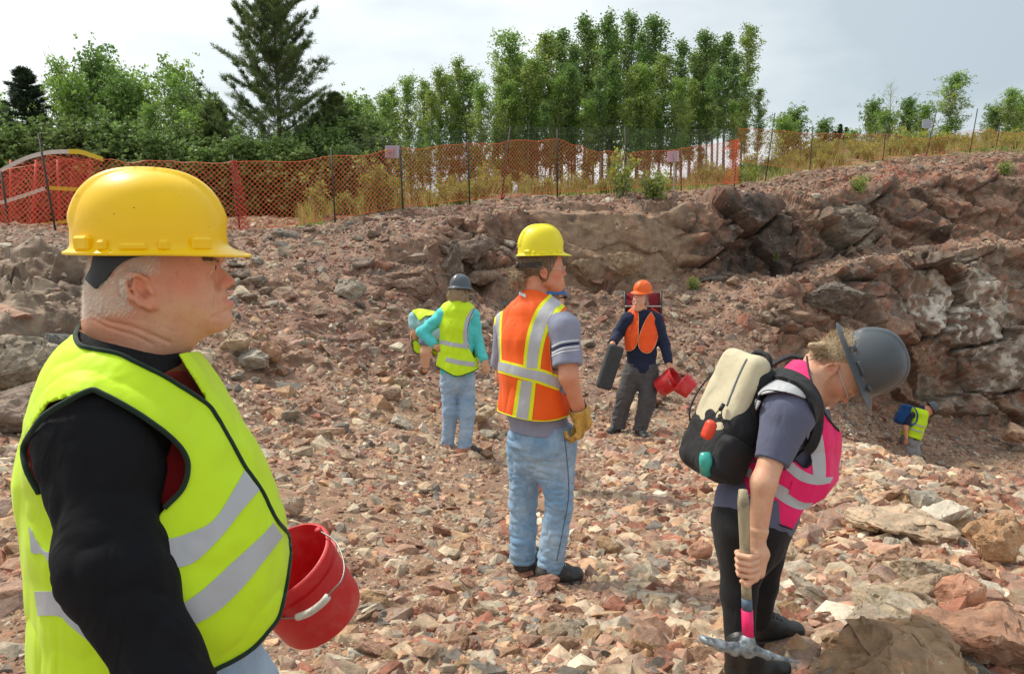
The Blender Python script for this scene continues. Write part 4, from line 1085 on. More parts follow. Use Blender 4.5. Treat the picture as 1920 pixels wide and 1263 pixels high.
for i, (x, t_, d) in enumerate(low_): a, H0 = AS[[2, 0][i % 2]]; put_tree(a, x, t_, d, 'full leafy aspen left of the tall stand, %s of its row from the left' % nth(x, low_), G2n, rr.uniform(.95, 1.3), H0=H0)
bsh_ = [(196, 290, 21), (222, 255, 21), (262, 300, 22), (300, 275, 20), (345, 262, 21), (388, 296, 20), (425, 285, 20.5), (470, 282, 20), (505, 285, 21), (540, 280, 20), (575, 270, 21), (612, 262, 21), (652, 250, 22), (690, 245, 23), (560, 296, 19.5), (455, 300, 20), (525, 306, 20), (650, 290, 20), (60, 262, 21), (20, 270, 21), (130, 262, 21)]
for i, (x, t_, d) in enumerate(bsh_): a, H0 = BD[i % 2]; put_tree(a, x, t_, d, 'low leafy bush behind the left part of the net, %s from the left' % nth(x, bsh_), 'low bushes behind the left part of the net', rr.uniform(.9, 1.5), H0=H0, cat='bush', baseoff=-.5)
for i, (x, t_, d) in enumerate(fill_): a, H0 = AS[(2, 0, 2, 3)[i % 4]]; put_tree(a, x, t_ + 34 * math.sin(i * 2.4) + 12, d + (i % 3) * .6, 'shorter leafy aspen at the front of the tall stand, %s from the left' % nth(x, fill_), 'shorter aspens at the front of the tall stand', rr.uniform(.95, 1.3), H0=H0)
put_tree(AS[0][0], 1424, 172, 31, 'short leaning aspen closing the right end of the tall stand', None, 1.3, H0=8.0)
G3 = 'bushy birches behind the left end of the fence'; LC = 'bushy birch with small leaves behind the left end of the fence'
bir_ = [(105, 122, 26, .8), (135, 165, 25, .9), (175, 118, 26, .9), (205, 128, 27, 1.0), (228, 165, 25, 1.0), (255, 170, 26, 1.0), (285, 205, 24, 1.1), (330, 148, 25, .85), (352, 185, 24, 1.0), (12, 200, 26, 1.0), (-25, 190, 27, 1.1), (385, 215, 23, 1.1), (640, 188, 26, 1.0), (665, 200, 25, 1.1), (600, 230, 24, 1.2)]
for i, (x, t_, d, w) in enumerate(bir_): a, H0 = (AS[2] if i % 3 == 0 else BU[i % 2]); put_tree(a, x, t_, d, 'bushy birch behind the left part of the fence, %s from the left' % nth(x, bir_), G3, w, H0=H0)
G4 = 'small green trees beyond the hill on the right'
rt_ = [(1490, 212, 43, 1.2), (1468, 228, 42, 1.2), (1545, 232, 44, 1.3), (1600, 250, 45, 1.2), (1638, 196, 46, 1.0), (1660, 215, 44, 1.2), (1705, 192, 45, 1.1), (1735, 205, 44, 1.2), (1865, 205, 45, 1.2), (1920, 190, 46, 1.3)]
for i, (x, t_, d, w) in enumerate(rt_): a, H0 = BU[i % 2]; put_tree(a, x, t_, d, 'small green tree beyond the grassy hill at the right, %s from the left' % nth(x, rt_), G4, w, H0=H0)
put_tree(AS[2][0], 1790, 143, 43, 'broad full green tree on the hill between the last two fence posts', None, 1.9, H0=8.0)
put_tree(AS[2][0], 1893, 172, 44, 'bright green tree at the right edge of the hill', None, 1.7, H0=8.0)
ba = make_tree('bare_tree', aspen_proto(260, 8.0, 1.3, .45, .8, .07, None, bare=.92), (BARKW, LEAF_B)); put_tree(ba, 1672, 160, 44, 'thin nearly bare tree above the hill at the right', None, 1.1, H0=8.0)
pine = make_tree('pine_tree', conifer_proto(3, 9.0, 'pine'), (BARKD, NEEDLE)); put_tree(pine, 508, -62, 22, 'tallest tree, an open pine reaching above the picture at the left', None, 1.05, H0=9.0)
p2 = make_tree('young_pine', conifer_proto(8, 5.0, 'pine'), (BARKD, NEEDLE)); put_tree(p2, 625, 182, 23, 'young pine just right of the tallest one', None, 1.35, H0=5.0)
put_tree(p2, 400, 196, 23, 'young pine just left of the tallest one', None, 1.3, H0=5.0)
sp_ = make_tree('spruce_tree', conifer_proto(5, 6.0, 'spruce'), (BARKD, NEEDLE_D)); put_tree(sp_, 45, 126, 25, 'dark narrow spruce near the left edge', None, 1.35, H0=6.0)
for x, t_ in ((1576, 232), (1588, 238), (1566, 245)): put_tree(sp_, x, t_, 50, 'tiny dark spruce spire far behind the fence at the right', 'tiny spruce spires', .8, H0=6.0)
# undergrowth ---------------------------------------------------
def sheet_z(x, y):
    k = np.argmin(np.abs(US - float(PX(np.array([x, y, 1.0]))[0]))); row = G2[k]; rw = np.linalg.norm(row[:, :2], axis=1); return float(np.interp(math.hypot(x, y), rw[300:], row[300:, 2]))
def rim_points(n, r, k0, k1, x0, x1, pw=1.0):
    out_ = []
    k_of = lambda f: f
    for _ in range(n):
        px = r.uniform(x0, x1); i = int(np.argmin(np.abs(US - px))); kk = k0 + (k1 - k0) * r.random() ** pw; j = int(np.argmin(np.abs(rowk - kk))); out_.append(G2[i, min(j, G2.shape[1] - 1)])
    return np.array(out_)
r = np.random.default_rng(12)
Pg = rim_points(30000, r, 9.02, 10.3, 560, 1960, .8); dens = fbm(Pg / 1.3, 2, 5); Pg = Pg[dens > -.18]
hgt = r.uniform(.12, .50, len(Pg)) * (1 + .5 * fbm(Pg / 2.2, 2, 9)); dr = r.normal(0, .22, (len(Pg), 3)); dr[:, 2] = 1; A = r.normal(0, 1, (len(Pg), 3)); A[:, 2] = 0; A /= np.linalg.norm(A, axis=1)[:, None]
Vg = np.stack([Pg - A * .012, Pg + A * .012, Pg + dr * hgt[:, None] * .6 + A * .009, Pg + dr * hgt[:, None] * .6 - A * .009, Pg + dr * hgt[:, None] + r.normal(0, .05, (len(Pg), 3))], 1).reshape(-1, 3)
b = np.arange(len(Pg))[:, None] * 5; cg = np.repeat(np.where(r.random(len(Pg))[:, None] < .45, [[.75, 1.15, .7]], [[1.15, .95, .9]]) * r.uniform(.6, 1.3, (len(Pg), 1)), 5, 0)
o = mesh_np('grass', Vg, [np.concatenate([b + np.array([[2, 4, 3]])]), b + np.array([[0, 1, 2, 3]])], GRASS, False, cg); tag(o, 'dry straw coloured grass along the top of the quarry', 'grass', kind='stuff')
def weed_proto(seed, H, ns, gold):
    r = np.random.default_rng(seed); m = MB(); C = []; F = []
    for i in range(ns):
        a = r.uniform(0, 6.28); p = np.array([math.cos(a), math.sin(a), 0]) * r.uniform(0, .16); d = unit_([math.cos(a) * .22, math.sin(a) * .22, 1]); q = [p + d * H * r.uniform(.6, 1.05) * k / 5 + r.normal(0, .012, 3) * k for k in range(6)]; m.tube(q, np.linspace(.006, .003, 6), 4, cap=False)
        for k in range(1, 6): C.append(q[k])
        F.append(q[-1])
    V, Q, c = leaves(np.array(C), 12, .055, .075, r, .2); st = m.build('stems', BARKW); root = bpy.data.objects.new('weed_plant', None); COL.objects.link(root); st.parent = root; l = mesh_np('leaves', V, Q, WEED, False, c, root)
    if gold: V, Q, c = leaves(np.repeat(np.array(F), 3, 0) - np.array([0, 0, .03]), 14, .028, .028, r); tag(mesh_np('flower_heads', V, Q, GOLD, False, c, root), kind='stuff')
    return root
WD = [weed_proto(1, .7, 9, True), weed_proto(2, 1.0, 12, True), weed_proto(3, .6, 14, False), weed_proto(4, 1.5, 14, False)]
used_w = set()
def put_weed(i, P, s, label, group=None, cat='weed'):
    src = WD[i]
    if i in used_w:
        o = src.copy(); COL.objects.link(o)
        for ch in src.children: c = ch.copy(); COL.objects.link(c); c.parent = o
    else: o = src; used_w.add(i)
    o.location = [float(v) for v in P]; o.scale = (s, s, s); o.rotation_euler = (0, 0, float(P[0]) * 5 % 6.28); tag(o, label, cat, group)
Pw = rim_points(120, r, 9.05, 9.95, 640, 1400); 
for P in Pw: put_weed(int(r.choice([0, 1, 2, 2])), P, r.uniform(.5, .95), 'yellow green goldenrod clump behind the orange net', 'goldenrod clumps behind the net')
for P in rim_points(90, r, 9.1, 10.1, 1400, 1950): put_weed(int(r.choice([0, 1, 2])), P, r.uniform(.5, .95), 'yellow flowering weed on the grassy hill at the right', 'weeds of the right hand hill')
for (x, y, s, i, lab) in [(596, 400, .75, 3, 'yellow green sapling behind the net left of the second dark post'), (700, 388, .95, 3, 'tall yellow green sapling behind the net under the first sign'), (722, 385, .8, 3, 'leafy sapling between the sign post and the net'), (1165, 356, 1.2, 1, 'tall goldenrod beside the post left of the pink sign'), (1228, 362, 1.2, 2, 'bright green bush at the rim under the pink sign'), (1612, 352, .8, 2, 'small green bush on the upper ledge of the rock face'), (1888, 318, .8, 2, 'small green bush high on the rubble at the right edge'), (1302, 532, .45, 2, 'tiny green weed on the scree left of the dark slab'), (1450, 488, .4, 2, 'tiny green weed under the dark rock wall')]:
    P = ground_at(x, y + 6); put_weed(i, P, s, lab, None, 'bush')
# fence ---------------------------------------------------------
NET = plain('orange plastic net', (.78, .14, .04), .5, .12, 6); NETR = plain('red plastic net', (.55, .035, .02), .5, .12, 6); POST = plain('dark steel post', (.045, .035, .03), .7, .3, 30, .2, 80); WIRE = plain('green wire', (.09, .12, .09), .5, .2, 40); TAPEY = plain('yellow tape', (.68, .50, .03), .5, .05, 20); TAPEWH = plain('white tape', (.62, .58, .54), .5, .08, 20)
def net_panel(A0, A1, B0, B1, mat, cell=.055, w=.0045, bulge=.06, seed=0, name='net_panel', slack=0.0, waves=2.0):
    """diamond net between bottom A0-A1 and top B0-B1"""
    A0, A1, B0, B1 = (np.asarray(q, float) for q in (A0, A1, B0, B1)); L = (np.linalg.norm(A1 - A0) + np.linalg.norm(B1 - B0)) / 2; H = (np.linalg.norm(B0 - A0) + np.linalg.norm(B1 - A1)) / 2
    n = unit_(np.cross(A1 - A0, B0 - A0))
    def S(u, v):
        P = (A0 * (1 - u) + A1 * u) * (1 - v) + (B0 * (1 - u) + B1 * u) * v
        env = np.sin(np.pi * np.clip(u, 0, 1))
        return P + n * (bulge * env * (np.sin(v * 3 + seed) + .5 * np.sin(u * 6.28 * waves + seed * 2 + v * 3))) + np.array([0, 0, -1.]) * (slack * env * v + .02 * np.sin(u * 9 + seed) * v)
    m = MB(); st = cell * 2
    for sg in (1, -1):
        k0, k1 = (int(-H / st) - 1, int(L / st) + 1) if sg > 0 else (0, int((L + H) / st) + 1)
        for k in range(k0, k1 + 1):
            x0 = k * st; v0 = 0.0; v1 = H
            if sg > 0: lo_, hi_ = max(0, -x0), min(H, L - x0)
            else: lo_, hi_ = max(0, x0 - L), min(H, x0)
            if hi_ - lo_ < cell * .4: continue
            ns = max(3, int((hi_ - lo_) / .14)); vv = np.linspace(lo_, hi_, ns); uu = (x0 + sg * vv) / L
            P = S(uu[:, None], (vv / H)[:, None]); t = np.gradient(P, axis=0); t /= np.linalg.norm(t, axis=1)[:, None]; sd = np.cross(t, n) * w
            V = np.stack([P - sd, P + sd], 1).reshape(-1, 3); i = np.arange(ns - 1)[:, None] * 2; m.add(V, None, i + np.array([[0, 1, 3, 2]]))
    for v in (0., 1.):
        u = np.linspace(0, 1, 20)[:, None]; m.tube(S(u, v), w * 1.3, 4, cap=False)
    return m.build(name, mat, smooth=False)
froot = empty('safety_fence', W(700, 400, 16.5), 'long orange plastic net fence on dark steel posts along the quarry rim', 'fence')
POSTS = [(19, 430, 2, 322, 13.6), (106, 438, 72, 250, 13.3), (451, 440, 436, 290, 15), (629, 420, 621, 280, 16), (756, 394, 750, 272, 17), (881, 378, 877, 262, 18.3), (939, 378, 957, 238, 19), (1045, 364, 1045, 242, 20), (1175, 368, 1172, 238, 21), (1277, 352, 1279, 274, 22), (1377, 346, 1382, 258, 23)]
POST2 = [(1435, 334, 1453, 212, 24.5), (1517, 335, 1524, 236, 25.5), (1655, 300, 1663, 224, 27.5), (1734, 298, 1756, 208, 28.5), (1818, 282, 1833, 204, 29.5), (1867, 276, 1877, 224, 30.5), (1960, 280, 1968, 220, 31)]
def steel_post(q):
    m = MB(); A = W(q[0], q[1] + 6, q[4]); B = W(q[2], q[3], q[4]); m.tube([A, (A + B) / 2, B], .019, 6); m.box((B + A) / 2 + np.array([0, .015, 0]), (.012, .02, .01)); return m.build('post', POST)
adopt(froot, *[steel_post(q) for q in POSTS])
NP = [(-60, 13.8, 330, 428), (2, 13.6, 318, 428), (90, 13.4, 292, 434), (205, 14.4, 300, 436), (320, 14.8, 300, 438), (437, 15.0, 302, 437), (622, 16, 294, 410), (750, 17, 278, 388), (877, 18.3, 267, 374), (955, 19, 264, 370), (1045, 20, 262, 360), (1110, 20.5, 283, 358), (1174, 21, 287, 352), (1287, 22, 278, 346), (1383, 23, 264, 342)]
pan = []
for i in range(len(NP) - 1):
    a, b = NP[i], NP[i + 1]; pan.append(net_panel(W(a[0], a[3], a[1] + .03), W(b[0], b[3], b[1] + .03), W(a[0], a[2], a[1] + .03), W(b[0], b[2], b[1] + .03), NET, seed=i * 1.7, slack=.05 if i < 9 else .0))
adopt(froot, *pan)
bun = [net_panel(W(x0, 434, 14.9), W(x1, 436, 14.85), W(x2, 303, 14.9), W(x3, 303, 14.85), NETR, seed=s, bulge=.07, waves=5, name='net_fold', w=.005) for x0, x1, x2, x3, s in ((447, 474, 432, 446, 1), (444, 470, 430, 444, 3))]
bun += [net_panel(W(1354, 344, 22.9), W(1388, 342, 22.9), W(1378, 266, 22.9), W(1386, 263, 22.9), NET, seed=s, bulge=.10, waves=4, name='net_fold', w=.006) for s in (1, 4)]
bun.append(net_panel(W(1352, 282, 22.8), W(1384, 280, 22.8), W(1374, 262, 22.8), W(1386, 262, 22.8), NET, seed=2, bulge=.05, waves=4, name='net_fold', w=.006)); adopt(froot, *bun)
f2 = empty('safety_fence', W(1650, 300, 28), 'faint orange net fence climbing the grassy hill at the right', 'fence')
N2_ = [(1383, 23.3, 240, 300), (1440, 24.5, 243, 310), (1520, 25.5, 250, 322), (1658, 27.5, 252, 296), (1745, 28.5, 262, 292), (1826, 29.5, 244, 276), (1872, 30.5, 246, 272), (1965, 31, 258, 276)]
adopt(f2, *[steel_post(q) for q in POST2], *[net_panel(W(a[0], a[3], a[1]), W(b[0], b[3], b[1]), W(a[0], a[2], a[1]), W(b[0], b[2], b[1]), NET, cell=.07, w=.0045, seed=i) for i, (a, b) in enumerate(zip(N2_[:-1], N2_[1:]))])
# green wire mesh standing behind the net
wm = MB(); WP = [(640, 16.6, 262, 400), (750, 17.4, 255, 385), (877, 18.7, 243, 372), (955, 19.4, 238, 368), (1045, 20.4, 240, 360), (1174, 21.4, 240, 350), (1290, 22.4, 244, 345), (1383, 23.4, 240, 340)]
for a, b in zip(WP[:-1], WP[1:]):
    A0, A1, B0, B1 = W(a[0], a[3], a[1]), W(b[0], b[3], b[1]), W(a[0], a[2], a[1]), W(b[0], b[2], b[1]); n = int(np.linalg.norm(A1 - A0) / .06)
    for k in range(n): u = k / n; wm.tube([A0 * (1 - u) + A1 * u, B0 * (1 - u) + B1 * u], .0028, 3, cap=False)
    for v in np.linspace(0, 1, 12): wm.tube([A0 * (1 - v) + B0 * v, A1 * (1 - v) + B1 * v], .0022, 3, cap=False)
o = wm.build('wire_fence', WIRE, smooth=False); tag(o, 'thin green wire mesh rising above the orange net in the middle', 'wire fence')
def sign(x0, x1, y0, y1, d, rgb, label, tilt=0, stake=None, line=(.25, .2, .25)):
    m = MB(); A, B, C_, D_ = W(x0, y0, d), W(x1, y0 + tilt, d), W(x1, y1 + tilt, d), W(x0, y1, d); n = np.array([0, .012, 0]); m.add([A, B, C_, D_, A + n, B + n, C_ + n, D_ + n], None, [(0, 3, 2, 1), (4, 5, 6, 7), (0, 1, 5, 4), (1, 2, 6, 5), (2, 3, 7, 6), (3, 0, 4, 7)])
    b_ = m.build('board', plain('sign board', rgb, .5, .05, 10), smooth=False); root = empty('sign', C_, label, 'sign'); g = MB()
    for v in np.linspace(.14, .86, 6):
        P, Q = A * (1 - v) + D_ * v, B * (1 - v) + C_ * v; P, Q = P + (Q - P) * .12 - n * .3, P + (Q - P) * .86 - n * .3; h = (D_ - A) * .035; g.add([P, Q, Q + h, P + h], None, [(0, 3, 2, 1)])
    l = g.build('faded_lines', plain('faded print', line, .6, .05, 10), smooth=False); l.parent = b_; ob = [b_]
    if stake: s = MB(); s.box((W(stake[0], stake[1], d + .03) + W(stake[0], stake[2], d + .03)) / 2, (.04, .03, abs(W(stake[0], stake[1], d)[2] - W(stake[0], stake[2], d)[2]))); ob.append(s.build('stake', BARKW, smooth=False))
    adopt(root, *ob)
sign(722, 748, 273, 296, 16.95, (.42, .34, .42), 'pale violet sign wired to a dark post above the net')
sign(1251, 1273, 284, 304, 21.7, (.62, .33, .38), 'pink sign on a pale wooden stake behind the net', -1.5, (1264, 284, 358), (.42, .2, .25))
sign(1729, 1748, 224, 240, 28.4, (.42, .44, .46), 'pale grey sign on the leaning post on the hill', 1)
# tunnel of red net with tape along its edges, at the left
tr_ = empty('net_shelter', W(60, 425, 15.2), 'red net shelter hemmed with white and yellow tape at the left edge', 'shelter'); ob = []
arc = [(-70, 372), (-30, 340), (10, 315), (50, 296), (90, 286), (130, 284), (165, 290), (192, 300)]
for i in range(len(arc) - 1):
    a, b = arc[i], arc[i + 1]; ob.append(net_panel(W(a[0], 430, 15.0), W(b[0], 430, 15.0), W(*a, 15.3), W(*b, 15.3), NETR, seed=i, bulge=.08, w=.0045, name='net_sheet')); 
    if i < 6: ob.append(net_panel(W(a[0] + 6, 428, 15.9), W(b[0] + 6, 428, 15.9), W(a[0] + 10, a[1] + 14, 15.9), W(b[0] + 10, b[1] + 12, 15.9), NETR, seed=i + 5, bulge=.16, waves=3, w=.007, name='net_sheet'))
def tape(pts, d, wpx, mat):
    c = resample(pts, 30); m = MB(); V = []
    for (x, y) in c: V += [W(x, y - wpx / 2, d), W(x + 1, y + wpx / 2, d + .03)]
    m.add(V, None, [(2 * i, 2 * i + 1, 2 * i + 3, 2 * i + 2) for i in range(29)]); return m.build('edge_tape', mat)
ob += [tape(arc[:6], 14.9, 8, TAPEWH), tape([(128, 284), (150, 285), (170, 291), (193, 299)], 14.88, 9, TAPEY), tape([(-60, 395), (0, 380), (40, 368), (84, 353)], 14.85, 7, TAPEWH), tape([(92, 352), (120, 354), (150, 355)], 14.85, 7, TAPEY), tape([(0, 432), (60, 424), (130, 414)], 14.8, 6, TAPEY)]
for x, dx in ((20, 0), (62, 6), (112, -4)): s = MB(); s.tube([W(x, 430, 15.6), W(x + dx, 300, 15.6)], .03, 6); ob.append(s.build('frame_pole', NETR))
adopt(tr_, *ob)
nh = [net_panel(W(-20, 668 - k * 6, 5.75 - k * .03), W(44, 640 - k * 3, 5.9), W(-10, 640, 5.8), W(40, 636, 6.0), NETR, cell=.03, w=.003, seed=k * 2., bulge=.05, waves=3, name='net_scrap' if k == 0 else 'net_fold') for k in range(3)]
root = empty('net_scrap', W(15, 665, 5.8), 'crumpled scrap of red net on the rocks at the left edge', 'net'); nh[0].name = 'net_fold'; adopt(root, *nh)
# ------------------------------------------------------------------ cloth, skin, plastic
def skinmat(name, rgb, red=(.55, .20, .13)):
    m, t, b = newmat(name); L = t.links.new
    b.inputs['Roughness'].default_value = .48; b.inputs['Subsurface Weight'].default_value = .12
    b.inputs['Subsurface Radius'].default_value = (.012, .004, .002); b.inputs['Subsurface Scale'].default_value = .6
    tcn = nd(t, 'ShaderNodeTexCoord')
    n1 = nd(t, 'ShaderNodeTexNoise', Scale=22.0, Detail=5.0, Roughness=.6); L(tcn.outputs['Object'], n1.inputs[0])
    r = nd(t, 'ShaderNodeMapRange'); r.inputs[1].default_value = .42; r.inputs[2].default_value = .7; r.inputs[4].default_value = .6; L(n1.outputs[0], r.inputs[0])
    a = nd(t, 'ShaderNodeAttribute'); a.attribute_name = 'Col'
    mu = nd(t, 'ShaderNodeMixRGB', blend_type='MULTIPLY'); mu.inputs[0].default_value = 1; mu.inputs[1].default_value = (*rgb, 1); L(a.outputs['Color'], mu.inputs[2])
    mxn = nd(t, 'ShaderNodeMixRGB'); mxn.inputs[2].default_value = (*red, 1); L(r.outputs[0], mxn.inputs[0]); L(mu.outputs[0], mxn.inputs[1]); L(mxn.outputs[0], b.inputs['Base Color'])
    n3 = nd(t, 'ShaderNodeTexNoise', Scale=190.0, Detail=6.0, Roughness=.7); L(tcn.outputs['Object'], n3.inputs[0])
    n6 = nd(t, 'ShaderNodeTexNoise', Scale=95.0, Detail=5.0, Roughness=.7); L(tcn.outputs['Object'], n6.inputs[0])
    r6 = nd(t, 'ShaderNodeMapRange'); r6.inputs[1].default_value = .56; r6.inputs[2].default_value = .68; r6.inputs[4].default_value = .35; L(n6.outputs[0], r6.inputs[0])
    m6 = nd(t, 'ShaderNodeMixRGB', blend_type='MULTIPLY'); m6.inputs[2].default_value = (.72, .5, .42, 1); L(r6.outputs[0], m6.inputs[0]); L(mxn.outputs[0], m6.inputs[1]); L(m6.outputs[0], b.inputs['Base Color'])
    bp = nd(t, 'ShaderNodeBump', Strength=.4); bp.inputs['Distance'].default_value = .004; L(n3.outputs[0], bp.inputs['Height']); L(bp.outputs[0], b.inputs['Normal'])
    return m
def clothmat(name, rgb, weave=900, var=.08, bump=.35, rough=.85, sheen=.15, fade=None, foldb=.35, fs=9.0, stretch=(1, 1, .5), attr=False):
    m, t, b = newmat(name); L = t.links.new
    b.inputs['Roughness'].default_value = rough; b.inputs['Sheen Weight'].default_value = sheen; b.inputs['Specular IOR Level'].default_value = .25
    tcn = nd(t, 'ShaderNodeTexCoord')
    n1 = nd(t, 'ShaderNodeTexNoise', Scale=8.0, Detail=6.0, Roughness=.65); L(tcn.outputs['Object'], n1.inputs[0])
    r = nd(t, 'ShaderNodeMapRange'); r.inputs[1].default_value = .3; r.inputs[2].default_value = .7; r.inputs[3].default_value = 1 - var; r.inputs[4].default_value = 1 + var; L(n1.outputs[0], r.inputs[0])
    mul = nd(t, 'ShaderNodeVectorMath', operation='SCALE'); mul.inputs[0].default_value = rgb; L(r.outputs[0], mul.inputs['Scale']); last = mul.outputs[0]
    if attr:
        a = nd(t, 'ShaderNodeAttribute'); a.attribute_name = 'Col'; L(a.outputs['Color'], mul.inputs[0])
    if fade:
        n2 = nd(t, 'ShaderNodeTexNoise', Scale=5.0, Detail=7.0, Roughness=.7); L(tcn.outputs['Object'], n2.inputs[0])
        r2 = nd(t, 'ShaderNodeMapRange'); r2.inputs[1].default_value = .42; r2.inputs[2].default_value = .66; L(n2.outputs[0], r2.inputs[0])
        mxn = nd(t, 'ShaderNodeMixRGB'); mxn.inputs[2].default_value = (*fade, 1); L(r2.outputs[0], mxn.inputs[0]); L(last, mxn.inputs[1]); last = mxn.outputs[0]
    L(last, b.inputs['Base Color'])
    n3 = nd(t, 'ShaderNodeTexNoise', Scale=float(weave), Detail=2.0); L(tcn.outputs['Object'], n3.inputs[0])
    bp = nd(t, 'ShaderNodeBump', Strength=bump); bp.inputs['Distance'].default_value = .002; L(n3.outputs[0], bp.inputs['Height'])
    mpn = nd(t, 'ShaderNodeMapping'); mpn.inputs['Scale'].default_value = stretch; L(tcn.outputs['Object'], mpn.inputs[0])
    n4 = nd(t, 'ShaderNodeTexNoise', Scale=fs, Detail=3.0, Roughness=.5, Distortion=.8); L(mpn.outputs[0], n4.inputs[0])
    bp2 = nd(t, 'ShaderNodeBump', Strength=foldb); bp2.inputs['Distance'].default_value = .03; L(n4.outputs[0], bp2.inputs['Height']); L(bp.outputs[0], bp2.inputs['Normal']); L(bp2.outputs[0], b.inputs['Normal'])
    return m
SKIN1 = skinmat('weathered fair skin', (.70, .37, .225), (.62, .22, .13))
SKIN2 = skinmat('sunburnt skin', (.68, .31, .18), (.62, .20, .11))
SKIN3 = skinmat('fair skin', (.72, .42, .27), (.66, .28, .17))
HIVIS = clothmat('fluorescent yellow polyester', (.60, .86, .015), 1100, .04, .15, .6, .1, foldb=.5, fs=7)
HIORANGE = clothmat('fluorescent orange polyester', (.90, .115, .008), 1100, .05, .15, .6, .1, foldb=.4, fs=7, stretch=(1, 1, .25))
HIORANGE2 = clothmat('fluorescent orange mesh cloth', (.88, .10, .015), 1100, .05, .15, .6, .1)
HIPINK = clothmat('fluorescent pink polyester', (.86, .02, .16), 1100, .05, .15, .6, .1, foldb=.5, fs=8)
TAPE = clothmat('silver reflective tape', (.47, .48, .50), 1500, .05, .2, .42, 0, foldb=.3, fs=10)
YTRIM = clothmat('yellow trim', (.80, .85, .02), 1100, .04, .1, .6, 0)
BLACK = clothmat('black jersey', (.006, .006, .008), 900, .1, .3, .9, .0, foldb=.6, fs=12)
RED = clothmat('red jersey', (.42, .015, .02), 900, .06, .3)
PIPE = clothmat('dark green piping', (.012, .03, .018), 900, .1, .2)
DENIM = clothmat('worn blue denim', (.20, .34, .50), 1200, .12, .5, .85, .1, fade=(.40, .52, .63), foldb=.6, fs=10)
DENIM_L = clothmat('pale blue denim', (.27, .40, .56), 1200, .12, .5, .85, .1, fade=(.46, .56, .68), foldb=.6, fs=10)
SLATE = clothmat('slate blue cotton', (.115, .125, .19), 1000, .08, .4, .9, .1)
GREYBLUE = clothmat('grey blue cotton', (.27, .29, .38), 1000, .08, .4, .9, .1)
NAVY = clothmat('navy cotton', (.018, .024, .055), 1000, .08, .4, .9, .1)
TEAL = clothmat('turquoise jersey', (.10, .62, .62), 1000, .06, .3)
GREYTR = clothmat('charcoal trousers', (.085, .080, .082), 1000, .1, .4)
LGREYTR = clothmat('light grey trousers', (.30, .30, .30), 1000, .1, .4)
LEGG = clothmat('black leggings', (.010, .010, .011), 1200, .1, .2, .7, .05)
YPLAST = plain('yellow helmet plastic', (.97, .60, .001), .34, .04, 6, .02, 400, spec=.35, coat=.12)
YPLAST2 = plain('bright yellow helmet plastic', (.86, .74, .01), .4, .04, 6, .02, 400)
OPLAST = plain('orange helmet plastic', (.85, .13, .01), .35, .04, 6)
DKPLAST = plain('dark grey helmet plastic', (.07, .085, .10), .3, .1, 6, .03, 300, coat=.2)
BLKPL = plain('black plastic', (.012, .012, .013), .45, .1, 20)
HAIRW = plain('cropped white hair', (.80, .72, .60), .55, .15, 60)
HAIRB = plain('dirty blond hair', (.23, .15, .085), .6, .5, 120, .8, 260, stretch=(1, 1, .3))
HAIRY = plain('pale blond hair', (.58, .43, .26), .6, .4, 120, .8, 260)
HAIRG = plain('grey hair', (.35, .32, .29), .7, .3, 150, .8, 260)
LEATHER = plain('black leather', (.018, .018, .018), .4, .2, 30, .25, 150)
SOLE = plain('rubber sole', (.03, .03, .03), .8, .2, 40, .3, 100, dirt=(.22, .17, .13), dscale=14, dlo=.45, dhi=.7)
EYEW = plain('eye white', (.75, .70, .66), .2, .03, 40)
EYED = plain('dark iris', (.03, .04, .05), .15, .03, 40)
REDPL = plain('scuffed red plastic', (.56, .012, .018), .38, .08, 12, .08, 90, dirt=(.60, .09, .09), dscale=9, dlo=.5, dhi=.72)
STEEL = plain('steel wire', (.25, .24, .22), .4, .2, 40, metal=.8)
WHITEPL = plain('white plastic grip', (.66, .62, .56), .5, .1, 30, dirt=(.4, .32, .25), dscale=60)
def eyes(o, M, s, root_objs):
    T = loc(o, M, s); m = MB(); k = MB()
    for q in (1, -1):
        c = T(.0865, .032 * q, -.0125); u, v = np.mgrid[0:9, 0:14]; th = u / 8 * math.pi; ph = v / 14 * 2 * math.pi
        S = np.stack([np.cos(th), np.sin(th) * np.cos(ph), np.sin(th) * np.sin(ph)], -1).reshape(-1, 3); M_ = np.asarray(M)
        Q = [(i * 14 + j, (i + 1) * 14 + j, (i + 1) * 14 + (j + 1) % 14, i * 14 + (j + 1) % 14) for i in range(8) for j in range(14)]
        m.add(c + (S * .0128 * s) @ M_, None, Q); S2 = S * np.array([.0048, .0062, .0062]) * s
        k.add(c + M_[0] * .0095 * s + S2 @ M_, None, Q)
    a = m.build('eyeballs', EYEW); b = k.build('irises', EYED); b.parent = a; return a

